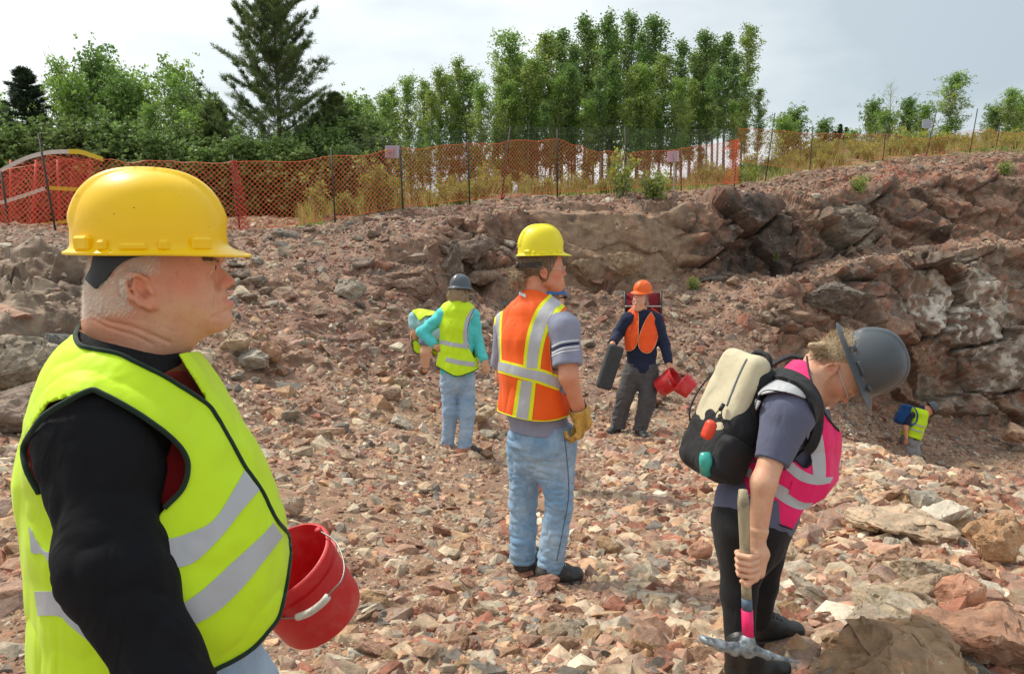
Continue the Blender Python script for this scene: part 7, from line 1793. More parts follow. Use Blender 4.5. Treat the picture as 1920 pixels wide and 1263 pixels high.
    sc = MB(); a = np.linspace(0, 2 * math.pi, 20); c0 = J(1553, 658, 2.61); ax = unit(J(1562, 660, 2.62) - J(1545, 655, 2.60)); b1 = unit(np.cross(ax, (0, 0, 1))); b2 = np.cross(ax, b1)
    sc.tube([c0 + (b1 * math.cos(x) + b2 * math.sin(x)) * (.026 + .003 * math.sin(x * 9)) for x in a], .007, 6); o = sc.build('hair_tie', plain('pink and white hair tie', (.75, .42, .52), .8, .3, 60)); o.parent = f.objs[-1]
    hel = helmet(J(1609, 684, 2.60), np.stack([hf, np.cross(hu, hf), hu]), CARBON, 'full_brim_hard_hat', (.118, .118), .108, .156, (.052, .036, .046), .30, .005, .026, False, .76)
    hm = np.stack([hf, np.cross(hu, hf), hu]); Th = loc(J(1609, 684, 2.60), hm); lg_ = MB()
    for x, w in ((.075, .026), (.0, .052), (-.07, .022)):
        for q in (1, -1): lg_ = MB(); lg_.box(Th(x, .108 * q * math.sqrt(max(.1, 1 - (x / .13) ** 2)), .014), (w, .012, .014), hm.T, bev=.003); l = lg_.build('brim_clip', CARBON); l.parent = hel
    f.add(hel)
    gl = MB()
    for q in (1, -1): gl.tube([Tl(-.01, .078 * q, -.005), Tl(.09, .070 * q, -.008), Tl(.108, .05 * q, -.012), Tl(.116, .02 * q, -.012)], .0018, 6)
    gl.tube([Tl(.116, .02, -.012), Tl(.118, 0, -.010), Tl(.116, -.02, -.012)], .0018, 6); f.add(gl.build('glasses', CLEARF))
    return f.done(), vo, FR, spn, RT
PIPE2 = clothmat('dark binding', (.02, .015, .02), 900, .1, .2)
# woven carbon look: fine diagonal ribs
CARBON, _t, _b = newmat('carbon pattern helmet'); _b.inputs['Roughness'].default_value = .34
_c = nd(_t, 'ShaderNodeTexCoord'); _w = nd(_t, 'ShaderNodeTexWave', Scale=130.0, Distortion=.3); _w.bands_direction = 'DIAGONAL'; _t.links.new(_c.outputs['Object'], _w.inputs[0])
_r = nd(_t, 'ShaderNodeMixRGB'); _r.inputs[1].default_value = (.050, .060, .070, 1); _r.inputs[2].default_value = (.085, .098, .11, 1); _t.links.new(_w.outputs['Fac'], _r.inputs[0]); _t.links.new(_r.outputs[0], _b.inputs['Base Color'])
_bp = nd(_t, 'ShaderNodeBump', Strength=.3); _bp.inputs['Distance'].default_value = .001; _t.links.new(_w.outputs['Fac'], _bp.inputs['Height']); _t.links.new(_bp.outputs[0], _b.inputs['Normal'])
woman, wvo, wFR, wSP, wRT = build_woman()
def build_backpack():
    J = W; th = R(26); rt = np.array([math.sin(th), -math.cos(th), 0]); rt = unit(rt - wSP * (rt @ wSP)); out = np.cross(rt, wSP); out = out if out[0] < 0 else -out; M = np.stack([rt, out, wSP])         # across, away from the back, up the spine
    c = J(1370, 783, 2.56) ; 
    CREAM = clothmat('cream canvas', (.62, .55, .38), 700, .07, .5, .9, .05, fs=12); BN = clothmat('black nylon', (.02, .02, .022), 900, .15, .3, .7, .05, foldb=.6, fs=14); GZ = plain('grey zip', (.14, .17, .19), .5, .2, 200)
    main = rbox(c, (.110, .062, .212), .055, M); main = U(main, rbox(c - M[2] * .09 + M[1] * .012, (.112, .072, .122), .05, M), k=.04)
    main = folds(wrinkle(main, .008, 9, 71), .004, 12, 73)
    panel = rbox(c + M[2] * .065 + M[1] * .045, (.098, .040, .162), .038, M); panel = wrinkle(panel, .007, 9, 75)
    P = [c + M.T @ np.array(v) for v in ((.16, .14, .24), (-.16, -.12, -.24), (.16, -.12, .24), (-.16, .14, -.24))]
    a = sdf_obj('bag_body', main, *bounds(P, .03), .006, BN); b = sdf_obj('cream_panel', panel, *bounds(P, .03), .005, CREAM)
    pocket = sdf_obj('side_pocket', wrinkle(rbox(c - M[2] * .13 + M[0] * .10 + M[1] * .02, (.035, .07, .075), .03, M), .006, 14, 9), *bounds(P, .05), .006, BN)
    G = lambda x, y, z: c + M.T @ np.array([x, y, z])
    z = MB(); z.tube(trace_line(panel, [G(.045, .20, .20), G(.045, .20, .12), G(.05, .20, .03)], -M[1]), .004, 6); zp = z.build('zip', GZ); zp.parent = b
    rg = MB(); cc = G(.055, .108, -.01); rg.tube([cc + M[0] * .013 * math.cos(t) + M[2] * .016 * math.sin(t) for t in np.linspace(0, 2 * math.pi, 14)], .0022, 6); rg.tube([G(.05, .102, .03), G(.053, .108, .005)], .007, 6); r_ = rg.build('ring_tab', BLKPL); r_.parent = b
    hm = MB(); hm.tube(resample([G(-.05, -.02, .21), G(-.03, -.01, .245), G(.03, -.01, .245), G(.05, -.02, .21)], 14), .009, 8); hdl = hm.build('top_handle', BN)
    sd = MB(); sd.tube(resample([G(-.09, .055, .17), G(-.105, .085, .06), G(-.105, .09, -.03), G(-.10, .06, -.08)], 14), .011, 8, ell=.3); s2 = sd.build('side_strap', BN)
    st = []
    st.append(patch('shoulder_strap', wvo, [(1404, 700), (1440, 693), (1478, 698), (1512, 716), (1534, 750), (1538, 790), (1530, 830), (1515, 850)], [(1408, 716), (1440, 711), (1474, 716), (1502, 732), (1517, 760), (1521, 790), (1515, 822), (1505, 836)], 2.05, 3.1, BN, nu=60, nv=6, off=.004, thick=.012))
    sm = MB(); sm.tube(resample([J(1508, 838, 2.45), J(1470, 868, 2.43), J(1425, 850, 2.46), J(1375, 865, 2.50)], 24), .012, 8, ell=.22); st.append(sm.build('lower_strap', BN))
    fm = MB(); fm.tube(resample([J(1412, 705, 2.70), J(1445, 684, 2.72), J(1480, 668, 2.72), J(1508, 672, 2.70)], 20), .026, 8, ell=.3); st.append(fm.build('shoulder_strap', BN))
    root = empty('backpack', c - M[2] * .22, 'cream and black backpack worn by the woman in the pink vest', 'backpack'); adopt(root, a, b, pocket, hdl, s2, *st)
    # what sticks out of the side pocket and hangs below
    fl = rbox(J(1329, 806, 2.42), (.020, .016, .032), .014, M); o = sdf_obj('flask', U(fl, rc(J(1329, 806, 2.42), J(1331, 794, 2.42), .017, .012), k=.01), J(1329, 806, 2.42) - .07, J(1329, 806, 2.42) + .07, .004, plain('orange red lacquer', (.75, .06, .02), .3, .05, 20))
    tag(o, 'small orange red flask poking out of the backpack side pocket', 'flask')
    bt = MB(); bt.tube([J(1322, 848, 2.44), J(1323, 860, 2.44), J(1325, 886, 2.46)], [.016, .022, .022], 16); o = bt.build('bottle', plain('turquoise plastic', (.05, .42, .36), .25, .05, 20)); tag(o, 'small turquoise bottle showing under the black backpack', 'bottle')
def trace_line(f, pts, d):
    P = resample(pts, 30).astype(f32); d = A3(d)
    for _ in range(40):
        v = f(P); P = P + d * np.clip(v, -.02, .05)[:, None] * .8
    return P
build_backpack()
def build_pick():
    A, B = W(1393, 918, 2.315), W(1403, 1206, 2.362); d = unit(B - A)
    WOOD = plain('weathered ash wood', (.38, .32, .20), .8, .25, 30, .3, 80, dirt=(.22, .19, .13), dscale=20, stretch=(1, 1, .15))
    root = empty('pickaxe', B, 'short pick with weathered wood handle and pink tape held by the woman', 'pickaxe')
    m = MB(); t = np.linspace(0, 1, 12); m.tube([A + (B - A) * x * .72 for x in t], [.014, .0185, .0188, .018, .0175, .017, .0168, .0166, .0165, .0164, .0163, .0162], 16, ell=.85); h = m.build('handle', WOOD)
    m = MB(); m.tube([A + (B - A) * .70, A + (B - A) * .78], .0172, 16, ell=.88); bl = m.build('blue_collar', plain('worn blue paint', (.09, .14, .20), .5, .3, 60))
    m = MB(); m.tube([A + (B - A) * .775, A + (B - A) * .98], .0188, 16, ell=.88); pk_ = m.build('pink_tape', plain('hot pink tape', (.85, .015, .14), .35, .03, 20))
    IR = plain('worn forged steel', (.30, .34, .36), .5, .35, 50, .3, 80, metal=.35, dirt=(.12, .15, .17), dscale=40, dlo=.48, dhi=.58)
    c = W(1402, 1212, 2.36); L = W(1320, 1198, 2.30); Rr = W(1498, 1241, 2.42)
    f = U(rc(c - d * .02, c + d * .012, .024, .024), chain([c, W(1378, 1216, 2.345), W(1350, 1209, 2.32), L], d, unit(np.cross(d, L - c)), [.016, .018, .014, .012], [.019, .015, .020, .024]), rc(c, W(1440, 1228, 2.385), .018, .012), rc(W(1440, 1228, 2.385), Rr, .012, .003), k=.015)
    hd = sdf_obj('pick_head', f, *bounds([L, Rr, c], .06), .0035, IR)
    adopt(root, h, bl, pk_, hd)
build_pick()
def build_orangehat():
    J = W; base = J(1190, 812, 8.7); gz = float(base[2]); FW = unit([-.05, -1, 0]); RT = np.array([-1, .05, 0.])
    ha = R(-128); HM = frame((math.cos(ha), math.sin(ha), -.02)); ho = J(1201, 563, 8.66)
    f = Fig('person', 'man in orange hard hat and dark blue sweater facing the camera with small orange vest', (float(base[0]), float(base[1]), gz), gz, RT, FW,
            [(1202, 583, 8.7, .075, .065), (1203, 594, 8.7, .155, .095), (1203, 625, 8.7, .170, .115), (1203, 662, 8.7, .160, .115), (1203, 688, 8.7, .165, .115), (1203, 700, 8.7, .150, .11)],
            (ho, HM), .010, .98, .055, SKIN1, neckpt=J(1203, 585, 8.7))
    f.arm(J(1177, 599, 8.68), J(1158, 626, 8.72), J(1148, 645, 8.52), (.056, .046, .032)); f.arm(J(1231, 600, 8.68), J(1247, 646, 8.66), J(1254, 684, 8.56), (.056, .044, .030))
    f.leg(J(1188, 700, 8.7), J(1170, 745, 8.68), J(1158, 800, 8.72), (.090, .060, .042)); f.leg(J(1216, 700, 8.7), J(1214, 750, 8.62), J(1199, 806, 8.62), (.090, .060, .042))
    h1 = hand_parts(f.arms[0][2], (-.25, -.2, -1), (0, -1, .3), (1, 0, 0), .9); h2 = hand_parts(f.arms[1][2], (0, -.1, -1), (1, 0, 0), (0, -1, 0), 1.1)
    f.handc = [(h1, f.arms[0][2]), (h2, f.arms[1][2])]; f.body()
    sw = U(torsoshirt(f, .014), f.armf(0, .026, .018), f.armf(1, .026, .018), k=.03); e0, e1 = f.arms[0], f.arms[1]
    for a in (e0, e1): sw = INT(sw, lambda P, c=a[2] - unit(a[2] - a[1]) * .02, d=unit(a[2] - a[1]): np.where(np.sqrt(((P - A3(c)) ** 2).sum(1)) < .14, (P - A3(c)) @ A3(d), -1))
    sw = INT(folds(wrinkle(sw, .012, 7, 3), .006, 10, 4), plane(J(1203, 696, 8.7), (0, 0, -1)), plane(J(1203, 581, 8.7), (0, .2, 1)))
    s_ = f.cloth('sweater', sw, NAVY, .009)
    tr = U(chain([J(1203, 685, 8.7), J(1203, 705, 8.7)], RT, FW, [.172, .165], [.125, .12]), f.legf(0, .035, .045), f.legf(1, .035, .045), k=.06)
    tr = INT(folds(wrinkle(tr, .014, 7, 13), .008, 10, 14, (1, 1, 1.6)), plane((0, 0, gz + .06), (0, 0, -1)), plane(J(1203, 680, 8.7), (0, 0, 1))); f.cloth('trousers', tr, GREYTR, .009)
    shoes(f, [((*J(1164, 806, 8.78)[:2], gz + .02), (*J(1138, 810, 8.60)[:2], gz), J(1160, 798, 8.74)), ((*J(1194, 812, 8.66)[:2], gz), (*J(1214, 820, 8.42)[:2], gz - .02), J(1198, 802, 8.64))], HIKE, None, 'boot')
    vb = U(chain([J(1202, 580, 8.7), J(1203, 594, 8.7), J(1203, 625, 8.7), J(1203, 665, 8.7)], RT, FW, [.10, .178, .195, .19], [.09, .125, .15, .165]), k=.05); vb = folds(wrinkle(vb, .010, 7, 23), .006, 9, 24)
    pl = [(1185, 568), (1176, 588), (1168, 612), (1171, 630), (1165, 644), (1169, 654), (1180, 658), (1190, 652), (1196, 636), (1197, 612), (1197, 590), (1193, 574)]
    pr_ = [(1221, 585), (1229, 600), (1234, 616), (1233, 632), (1227, 650), (1218, 661), (1206, 660), (1197, 648), (1199, 630), (1206, 610), (1214, 594)]
    Pl, Pr = poly_prism(pl, 7.5, 8.74), poly_prism(pr_, 7.5, 8.74)
    v = INT(shell(vb, .0, .007), lambda P: -np.maximum(Pl(P), Pr(P)), k=.001); vo = f.cloth('hi_vis_vest', v, HIORANGE2, .009)
    for q in (pl, pr_):
        b = piping('edge_binding', OFF(vb, .007), q + q[:1], 8.0, 9.2, .004, clothmat('pale orange binding', (.85, .35, .15)), n=60); b.parent = vo
    f.add(shorthair(f.head, ho, HM, .98, 1600, lambda q: 1.0 * (q[:, 0] < .02) * (q[:, 2] > -.06) * (q[:, 2] < .06), HAIRG, ln=(.01, .02), w=.002, dirf=lambda q: np.stack([-.6 + 0 * q[:, 0], 0 * q[:, 0], -.7 + 0 * q[:, 0]], 1)))
    f.add(helmet(J(1205, 547, 8.66), frame((math.cos(ha), math.sin(ha), -.02), (.05, 0, 1)), OPLAST, 'hard_hat', (.120, .120), .108, .132, (.050, .010, .008), .25, .006, .022, False, .74, 48))
    T = loc(ho, HM, .98); g = MB()
    for q in (1, -1):
        g.tube([T(.112, .032 * q, -.010) + HM[1] * .022 * math.cos(a) + HM[2] * .019 * math.sin(a) for a in np.linspace(0, 2 * math.pi, 14)], .0018, 5); g.tube([T(.112, .054 * q, -.006), T(.0, .080 * q, -.008)], .0018, 5)
    g.tube([T(.114, .01, -.006), T(.114, -.01, -.006)], .0018, 5); f.add(g.build('glasses', CLEARF)); f.done()
    # long padded case held by its end
    A, B = J(1156, 649, 8.46), J(1131, 727, 8.50); ax = unit(B - A); s = unit(np.cross(ax, (.35, -1, 0))); n = np.cross(s, ax); c = (A + B) / 2; M = np.stack([s, n, ax])
    o = sdf_obj('padded_seat', SUBT(rbox(c, (.095, .048, .262), .035, M), ell(c - s * .10 * 0 + n * .075, (.06, .04, .20), M), .01), c - .36, c + .36, .008, plain('dark grey foam', (.045, .05, .055), .8, .15, 20, .2, 60)); tag(o, 'long dark grey padded seat carried by the man in the orange hard hat', 'padded seat')
    # two small pails hanging from one hand
    hnd = J(1254, 694, 8.52)
    build_bucket('bucket', 'red bucket seen from the side, left of two in one hand', J(1268, 706, 8.45), J(1236, 728, 8.56), .128, .108, (22, 28), True, [J(1262, 690, 8.50), J(1258, 692, 8.50), hnd, J(1262, 715, 8.42), J(1275, 728, 8.42)], 'buckets carried by the man in orange hard hat')
    build_bucket('bucket', 'red bucket tipped to the right, right of two in one hand', J(1276, 716, 8.32), J(1297, 733, 8.28), .125, .108, (22, 27), True, [J(1258, 722, 8.30), J(1252, 705, 8.40), hnd, J(1276, 700, 8.40), J(1290, 704, 8.32)], 'buckets carried by the man in orange hard hat')
    # folded camp chair on his back
    m = MB(); q = [J(1174, 549, 8.95), J(1238, 549, 8.95), J(1238, 600, 8.95), J(1174, 600, 8.95)]
    V = np.array(q + [p + np.array([0, .03, 0]) for p in q]); m.add(V, None, [(0, 3, 2, 1), (4, 5, 6, 7), (0, 1, 5, 4), (1, 2, 6, 5), (2, 3, 7, 6), (3, 0, 4, 7)]); fab = m.build('fabric', clothmat('dark red canvas', (.22, .012, .02), 600))
    root = empty('camp_chair', J(1206, 640, 8.98), 'folded dark red camp chair carried behind the man in the orange hard hat', 'camp chair'); ob = [fab]
    for x in (1172, 1240): t = MB(); t.tube([J(x, 546, 8.93), J(x + (2 if x < 1200 else 0), 640, 8.95)], .012, 8); ob.append(t.build('frame_tube', BLKPL))
    t = MB(); t.tube([J(1172, 574, 8.92), J(1240, 574, 8.92)], .009, 8); ob.append(t.build('crossbar', plain('pale plastic', (.5, .48, .46), .4, .05, 20))); 
    t = MB(); t.tube([J(1222, 578, 8.85), J(1243, 592, 8.85), J(1250, 605, 8.86)], .016, 8, ell=.4); ob.append(t.build('strap', clothmat('orange strap', (.7, .10, .03)))); adopt(root, *ob)
def build_teal():
    J = W; base = J(860, 850, 7.0); gz = float(base[2]); th = R(82); FW = np.array([math.cos(th), math.sin(th), 0]); RT = np.array([math.sin(th), -math.cos(th), 0])
    ha = R(55); HM = frame((math.cos(ha), math.sin(ha), -.12)); ho = J(860, 551, 7.0)
    f = Fig('person', 'woman seen from behind in yellow vest with turquoise sleeves, one hand on her hip', (float(base[0]), float(base[1]), gz), gz, RT, FW,
            [(858, 570, 7.0, .070, .062), (858, 583, 7.0, .150, .09), (858, 615, 7.0, .150, .105), (857, 655, 7.0, .135, .10), (858, 690, 7.0, .155, .115), (858, 712, 7.0, .15, .115)],
            (ho, HM), .0095, .94, .050, SKIN3, neckpt=J(858, 571, 7.0))
    f.arm(J(830, 592, 7.0), J(792, 622, 7.02), J(818, 650, 6.95), (.052, .042, .028)); f.arm(J(886, 594, 7.0), J(895, 640, 7.02), J(909, 679, 6.95), (.052, .042, .028))
    f.leg(J(843, 715, 7.0), J(844, 775, 6.99), J(839, 833, 7.03), (.080, .056, .042)); f.leg(J(874, 715, 7.0), J(876, 778, 6.97), J(870, 843, 6.94), (.080, .056, .042))
    h1 = hand_parts(f.arms[0][2], (.8, .3, -.2), (-.2, -1, 0), (0, 0, 1), .5, .92); h2 = hand_parts(f.arms[1][2], (.3, 0, -1), (.6, -.8, 0), (0, -1, 0), .9, .92); f.handc = [(h1, f.arms[0][2]), (h2, f.arms[1][2])]; f.body()
    sw = U(torsoshirt(f, .010), f.armf(0, .022, .014), f.armf(1, .022, .014), k=.03)
    for a in f.arms: sw = INT(sw, lambda P, c=a[2] - unit(a[2] - a[1]) * .01, d=unit(a[2] - a[1]): np.where(np.sqrt(((P - A3(c)) ** 2).sum(1)) < .13, (P - A3(c)) @ A3(d), -1))
    f.cloth('long_sleeve_top', INT(folds(wrinkle(sw, .010, 8, 3), .007, 12, 4), plane(J(858, 569, 7.0), (0, 0, 1)), plane(J(858, 703, 7.0), (0, 0, -1))), TEAL, .0085)
    jf = U(chain([J(858, 690, 7), J(858, 718, 7)], RT, FW, [.162, .158], [.125, .125]), f.legf(0, .010, .024), f.legf(1, .010, .024), k=.03); jf = INT(folds(wrinkle(jf, .010, 8, 51), .006, 12, 53, (1, 1, 1.6)), plane((0, 0, gz + .045), (0, 0, -1)), plane(J(858, 685, 7), (0, 0, 1))); f.cloth('jeans', jf, DENIM_L, .0085)
    shoes(f, [((*J(834, 842, 7.06)[:2], gz + .03), (*J(846, 838, 7.26)[:2], gz + .03), J(841, 834, 7.05)), ((*J(861, 854, 6.92)[:2], gz), (*(J(861, 854, 6.92) + np.array([.235, .05, 0]))[:2], gz), J(868, 846, 6.94))], plain('brown leather', (.05, .035, .028), .6, .2, 30), None, 'shoe', .95)
    S = [(858, 566, 7.0, .08, .075), (858, 583, 7.0, .165, .112), (858, 615, 7.0, .172, .135), (857, 655, 7.0, .165, .135), (858, 700, 7.0, .205, .17)]
    vb = folds(wrinkle(U(chain([J(*q[:3]) for q in S], RT, FW, [q[3] for q in S], [q[4] for q in S]), k=.05), .010, 7, 3), .006, 9, 5, (1.3, 1.3, .4))
    hem = poly_prism([(808, 680), (816, 684), (832, 694), (850, 704), (862, 705), (880, 699), (901, 690), (930, 690), (930, 760), (800, 760)]); a1 = poly_prism([(889, 578), (880, 600), (876, 625), (878, 650), (890, 672), (900, 660), (898, 620), (893, 590)], None, 7.0); a2 = poly_prism([(816, 590), (820, 605), (822, 640), (826, 660), (800, 660), (800, 590)], None, 7.05)
    v = f.cloth('hi_vis_vest', INT(shell(vb, 0, .0075), hem, a1, a2, plane(J(858, 564, 7.0), (0, .2, 1)), k=.001), HIVIS, .0085); vo = OFF(vb, .0075); P_ = []
    for c, w in (([(889, 580), (877, 600), (873, 625), (874, 645), (877, 652)], 9), ([(826, 640), (845, 645), (866, 648), (880, 650)], 8), ([(836, 673), (860, 679), (890, 683)], 8.5), ([(816, 585), (817, 600), (820, 615)], 6)): P_.append(stripe('reflective_band', vo, c, w, 6.5, 7.6, TAPE, nu=30, nv=4, off=.001, thick=.002))
    for q in ([(889, 578), (880, 600), (876, 625), (878, 650)], [(812, 682), (832, 694), (850, 704), (862, 705), (880, 699), (898, 691)]): P_.append(piping('piping', vo, q, 6.5, 7.6, .004, PIPE, n=40))
    for p in P_: p.parent = v
    T = loc(ho, HM, .94); hd = f.head
    f.add(sdf_obj('hair', INT(wrinkle(OFF(hd, .014), .008, 40, 3, (1, 1, .4)), lambda P: ((P - A3(ho)) @ A3(HM[0])) - .025, lambda P: -((P - A3(ho)) @ A3(HM[2])) - .092, k=.006), ho - .17, ho + .17, .007, HAIRB))
    f.add(shorthair(OFF(hd, .012), ho, HM, .94, 2600, lambda q: 1.0 * (q[:, 0] < .02) * (q[:, 2] > -.09) * (q[:, 2] < .05), HAIRY, ln=(.03, .05), w=.002, dirf=lambda q: np.stack([-.1 + 0 * q[:, 0], 0 * q[:, 0], -1 + 0 * q[:, 0]], 1)))
    f.add(helmet(J(863, 541, 7.0), frame((math.cos(ha), math.sin(ha), -.18), (-.10, 0, 1)), DKPLAST, 'full_brim_hard_hat', (.112, .112), .102, .135, (.048, .034, .034), .35, .004, .02, False, .78, 48)); f.done()
    s = MB(); s.tube(resample([J(919, 692, 6.9), J(914, 702, 6.9), J(907, 712, 6.92)], 8), .006, 6); s.tube(resample([J(915, 682, 6.9), J(925, 690, 6.88), J(928, 696, 6.88)], 8), .005, 6); o = s.build('stick', plain('pale dry wood', (.55, .42, .27), .8, .2, 40)); tag(o, 'thin pale forked stick in the hand of the woman in turquoise', 'stick')
def build_bent():
    J = W; base = J(800, 706, 8.6); gz = float(base[2]); FW = unit([-.35, .4, -.9]); sp = unit([-.82, .45, .12]); RT = unit(np.cross(sp, FW)); FW = np.cross(RT, sp)
    hu = unit([-.25, .2, -.95]); hf = unit([-.5, .5, .4]); hf = unit(hf - hu * (hf @ hu)); HM = np.stack([hf, np.cross(hu, hf), hu]); ho = J(783, 634, 9.10)
    f = Fig('person', 'person bending over in denim shorts, mostly hidden behind the turquoise sleeve', (float(base[0]), float(base[1]), gz), gz, RT, FW,
            [(783, 600, 8.85, .08, .07), (790, 599, 8.80, .145, .095), (802, 602, 8.72, .145, .11), (815, 610, 8.64, .15, .115), (820, 618, 8.60, .155, .12)], (ho, HM), .011, .95, .05, SKIN3, neckpt=J(785, 606, 8.9))
    f.arm(J(777, 596, 8.70), J(778, 624, 8.66), J(782, 650, 8.80), (.05, .04, .027)); f.arm(J(800, 600, 9.0), J(805, 632, 9.05), J(800, 655, 9.0), (.05, .04, .027))
    f.leg(J(806, 626, 8.58), J(798, 660, 8.56), J(797, 692, 8.62), (.088, .062, .042)); f.leg(J(826, 624, 8.72), J(828, 662, 8.75), J(828, 694, 8.8), (.088, .06, .042)); f.body()
    tee = U(torsoshirt(f, .012), rc(f.arms[0][0], f.arms[0][0] * .55 + f.arms[0][1] * .45, .075, .072), k=.03); f.cloth('t_shirt', INT(wrinkle(tee, .008, 9, 2), plane(J(783, 600, 8.85), -sp * -1)), clothmat('pale aqua cotton', (.34, .58, .62)), .010)
    sh = U(chain([J(814, 609, 8.64), J(818, 620, 8.62)], RT, FW, [.165, .17], [.135, .14]), *[rc(l[0], l[0] * .55 + l[1] * .45, .115, .108) for l in f.legs], k=.04)
    sh = INT(wrinkle(sh, .010, 8, 3), plane(J(800, 645, 8.6), (-.1, 0, -1))); f.cloth('shorts', sh, clothmat('grey denim', (.14, .19, .26), 900, .1, .4), .010)
    shoes(f, [((*J(795, 702, 8.66)[:2], gz), (*J(788, 702, 8.88)[:2], gz + .03), J(797, 693, 8.63)), ((*J(828, 702, 8.84)[:2], gz + .02), (*J(822, 702, 9.05)[:2], gz + .04), J(828, 695, 8.82))], plain('tan boot leather', (.22, .10, .05), .7, .2, 30), None, 'boot', .95)
    sk = MB()
    for l in f.legs: sk.tube([l[2] + up3(.07), l[2] + up3(.01)], [.05, .048], 12)
    f.add(sk.build('sock', clothmat('blue sock', (.06, .10, .22))))
    vb = wrinkle(OFF(U(f.tor, rc(f.pts[1], f.arms[0][0], .06, .062), k=.04), .030), .010, 9, 3); vp = poly_prism([(772, 582), (785, 578), (800, 580), (818, 584), (812, 591), (798, 592), (786, 602), (780, 592)])
    v = f.cloth('hi_vis_vest', INT(shell(vb, 0, .008), lambda P: -vp(P)), HIVIS, .009)
    for q in ([(773, 640), (780, 636), (790, 648), (790, 662), (782, 663), (775, 656)], [(806, 654), (816, 657), (828, 652), (822, 663), (816, 667), (810, 662)]):
        a = np.array([J(x, y, 8.62 if q[0][0] < 800 else 8.9) for x, y in q]); n = len(a); mm = MB(); Vv = np.concatenate([a, a + np.array([.01, .03, 0])]); mm.add(Vv, [(0, i + 1, i) for i in range(1, n - 1)] + [(n, n + i, n + i + 1) for i in range(1, n - 1)], [(i, (i + 1) % n, (i + 1) % n + n, i + n) for i in range(n)]); o = mm.build('vest_flap', HIVIS, smooth=False); o.parent = v
        o = MB(); o.tube(np.concatenate([a, a[:1]]) + np.array([0, -.004, 0]), .006, 6); b = o.build('piping', PIPE); b.parent = v
    f.add(sdf_obj('hair', INT(wrinkle(OFF(f.head, .012), .006, 40, 3), lambda P: ((P - A3(ho)) @ A3(HM[0])) - .02), ho - .17, ho + .17, .009, HAIRB)); f.done()
def build_capman():
    J = W; base = J(1030, 905, 6.0); gz = float(base[2]); FW = unit([.6, .8, 0]); RT = unit([.8, -.6, 0]); HM = frame((.75, .65, 0)); ho = J(1036, 556, 6.0)
    f = Fig('person', 'person in a blue cap and dark glasses, hidden behind the chin of the young man', (float(base[0]), float(base[1]), gz), gz, RT, FW,
            [(1032, 586, 6.0, .07, .06), (1030, 602, 6.0, .13, .09), (1028, 640, 6.0, .14, .11), (1026, 690, 6.0, .13, .105), (1025, 740, 6.0, .15, .11), (1025, 765, 6.0, .14, .11)], (ho, HM), .012, .93, .05, SKIN3, neckpt=J(1033, 586, 6.0))
    f.arm(J(1008, 612, 6.1), J(1004, 670, 6.2), J(1012, 720, 6.2), (.048, .04, .028)); f.arm(J(1050, 612, 5.95), J(1052, 670, 5.98), J(1044, 720, 6.1), (.048, .04, .028))
    f.leg(J(1012, 765, 6.05), J(1010, 835, 6.05), J(1010, 893, 6.08), (.08, .055, .04)); f.leg(J(1038, 765, 5.98), J(1040, 835, 5.98), J(1040, 895, 6.0), (.08, .055, .04)); f.body()
    f.cloth('shirt', U(torsoshirt(f, .012), f.armf(0, .015, .012), f.armf(1, .015, .012), k=.03), NAVY, .012); f.cloth('trousers', INT(U(f.legf(0, .02, .025), f.legf(1, .02, .025), chain([J(1025, 740, 6), J(1025, 768, 6)], RT, FW, [.155, .15], [.12, .12]), k=.04), plane((0, 0, gz + .05), (0, 0, -1))), GREYTR, .012)
    shoes(f, [((*J(1008, 900, 6.02)[:2], gz), (*(J(1008, 900, 6.02) + FW * .25)[:2], gz), J(1010, 895, 6.08)), ((*J(1038, 902, 5.94)[:2], gz), (*(J(1038, 902, 5.94) + FW * .25)[:2], gz), J(1040, 897, 6.0))], HIKE, None, 'shoe')
    T = loc(ho, HM, .93); f.add(sdf_obj('hair', INT(OFF(f.head, .006), lambda P: ((P - A3(ho)) @ A3(HM[0])) - .0, lambda P: -((P - A3(ho)) @ A3(HM[2])) - .06), ho - .16, ho + .16, .008, HAIRB))
    f.add(helmet(T(.0, 0, .03), HM, plain('blue cap cloth', (.04, .14, .38), .8, .1, 30, .2, 90), 'cap', (.105, .105), .09, .105, (.06, .002, .002), .3, 0, .02, False, .8, 40))
    g = MB(); g.tube([T(-.02, -.079, -.004), T(.06, -.078, -.008), T(.10, -.062, -.010), T(.115, -.03, -.012), T(.115, .03, -.012)], [.003, .004, .014, .016, .015], 8); f.add(g.build('dark_glasses', BLKPL)); f.done()
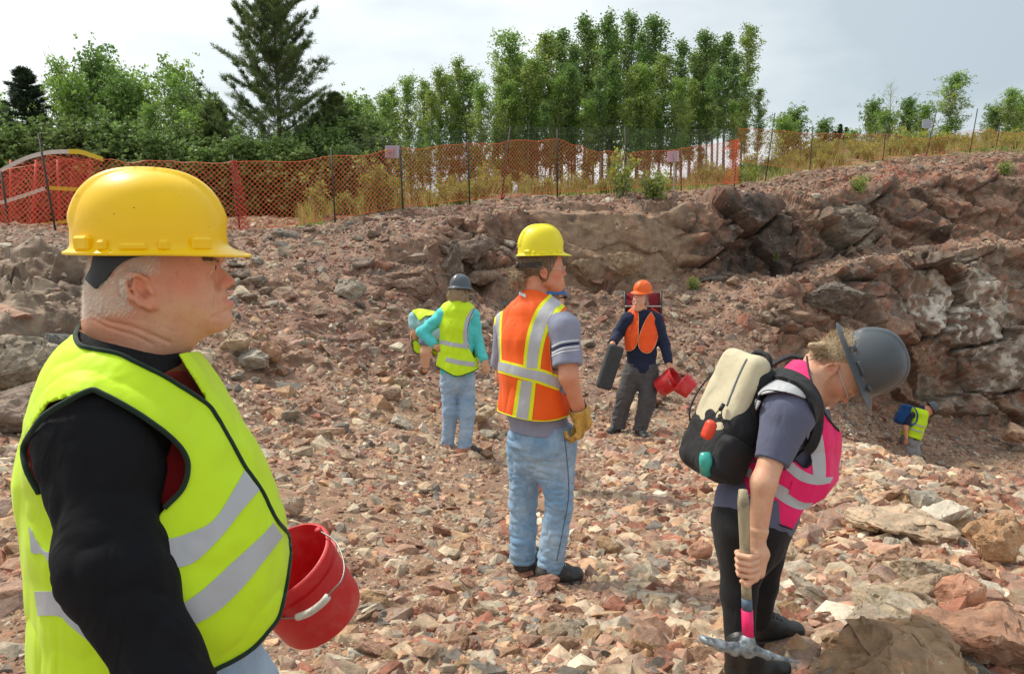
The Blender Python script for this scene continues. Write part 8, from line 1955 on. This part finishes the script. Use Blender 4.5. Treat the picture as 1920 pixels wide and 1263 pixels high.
def build_farman():
    J = lambda x, y, d: W(x, y, d * .925); base = J(1705, 862, 17.0); gz = float(base[2]); sp = unit(J(1722, 770, 17.0) - J(1707, 816, 17.0)); th = R(-12); FH = np.array([math.cos(th), math.sin(th), 0]); RT = np.array([math.sin(th), -math.cos(th), 0]); FW = np.cross(sp, RT); FW = FW if FW @ FH > 0 else -FW
    hu = unit([.82, -.1, .5]); hf = unit(np.array([.5, -.1, -.85])); hf = unit(hf - hu * (hf @ hu)); HM = np.stack([hf, np.cross(hu, hf), hu]); ho = J(1738, 770, 16.95)
    f = Fig('person', 'distant man in grey trousers stooping at the foot of the pit wall', (float(base[0]), float(base[1]), gz), gz, RT, FW,
            [(x, y, 17 * .925, a, b) for x, y, a, b in ((1728, 767, .08, .075), (1723, 775, .165, .11), (1718, 790, .17, .135), (1712, 806, .16, .135), (1708, 818, .16, .135))], (ho, HM), .014, 1.0, .06, SKIN2, neckpt=J(1728, 766, 17))
    f.arm(J(1704, 780, 16.85), J(1698, 803, 16.8), J(1699, 822, 16.75), (.06, .05, .034)); f.arm(J(1728, 785, 17.18), J(1730, 804, 17.15), J(1728, 820, 17.05), (.055, .045, .03))
    f.leg(J(1703, 822, 17), J(1702, 842, 16.98), J(1703, 857, 17), (.10, .07, .05)); f.leg(J(1713, 822, 17.05), J(1714, 842, 17.0), J(1717, 858, 17), (.10, .07, .05)); h = hand_parts(f.arms[0][2], (0, 0, -1), (0, -1, 0), (1, 0, 0), .5, 1.05); f.handc = [(h, f.arms[0][2])]; f.body()
    f.cloth('t_shirt', INT(U(torsoshirt(f, .014), rc(f.arms[0][0], f.arms[0][0] * .45 + f.arms[0][1] * .55, .075, .075), rc(f.arms[1][0], f.arms[1][1] * .6 + f.arms[1][0] * .4, .08, .075), k=.03), plane(J(1708, 821, 17), (0, 0, -1))), NAVY, .014)
    f.cloth('trousers', INT(folds(wrinkle(U(chain([J(1709, 812, 17), J(1707, 825, 17)], RT, FW, [.175, .175], [.155, .15]), f.legf(0, .045, .05), f.legf(1, .045, .05), k=.05), .015, 6, 3), .008, 9, 2), plane((0, 0, gz + .05), (0, 0, -1))), LGREYTR, .014)
    shoes(f, [((*J(1700, 860, 17)[:2], gz), (*J(1722, 860, 16.95)[:2], gz), J(1703, 857, 17)), ((*J(1713, 862, 17)[:2], gz), (*J(1736, 862, 16.95)[:2], gz), J(1717, 858, 17))], LEATHER, None, 'shoe', 1.05)
    vb = wrinkle(OFF(U(f.tor, k=.04), .045), .012, 7, 3); v = f.cloth('hi_vis_vest', INT(shell(vb, 0, .019), lambda P: -(np.sqrt(((P - A3(J(1702, 786, 16.80))) ** 2).sum(1)) - .11), plane(J(1708, 820, 17), -sp), plane(J(1727, 767, 17), sp)), HIVIS, .012)
    for c in ([(1700, 800), (1715, 806), (1730, 810)], [(1702, 790), (1718, 796), (1733, 800)]): p = stripe('reflective_band', OFF(vb, .019), c, 2.6, 14.6, 16.6, TAPE, nu=20, nv=3, off=.002, thick=.004); p.parent = v
    f.add(helmet(J(1746, 764, 16.95), HM, DKPLAST, 'full_brim_hard_hat', (.12, .12), .112, .14, (.045, .03, .03), .3, .004, .02, False, .8, 40)); f.done()
    M = np.stack([RT, -FW, sp]); c = J(1693, 776, 16.95); o = sdf_obj('backpack', U(rbox(c, (.15, .09, .22), .07, M), rbox(c - sp * .08 - FW * .05, (.12, .07, .12), .05, M), k=.04), c - .4, c + .4, .014, clothmat('blue nylon', (.012, .07, .24)))
    root = empty('backpack', c, 'blue backpack on the distant stooping man in grey trousers', 'backpack'); o.name = 'bag_body'; m = MB(); m.tube(resample([J(1700, 764, 16.8), J(1712, 762, 16.72), J(1720, 775, 16.75), J(1718, 790, 16.78), J(1708, 798, 16.8)], 16), .028, 8, ell=.4); adopt(root, o, m.build('shoulder_strap', clothmat('blue strap', (.02, .12, .36))))
build_orangehat(); build_teal(); build_bent(); build_capman(); build_farman()
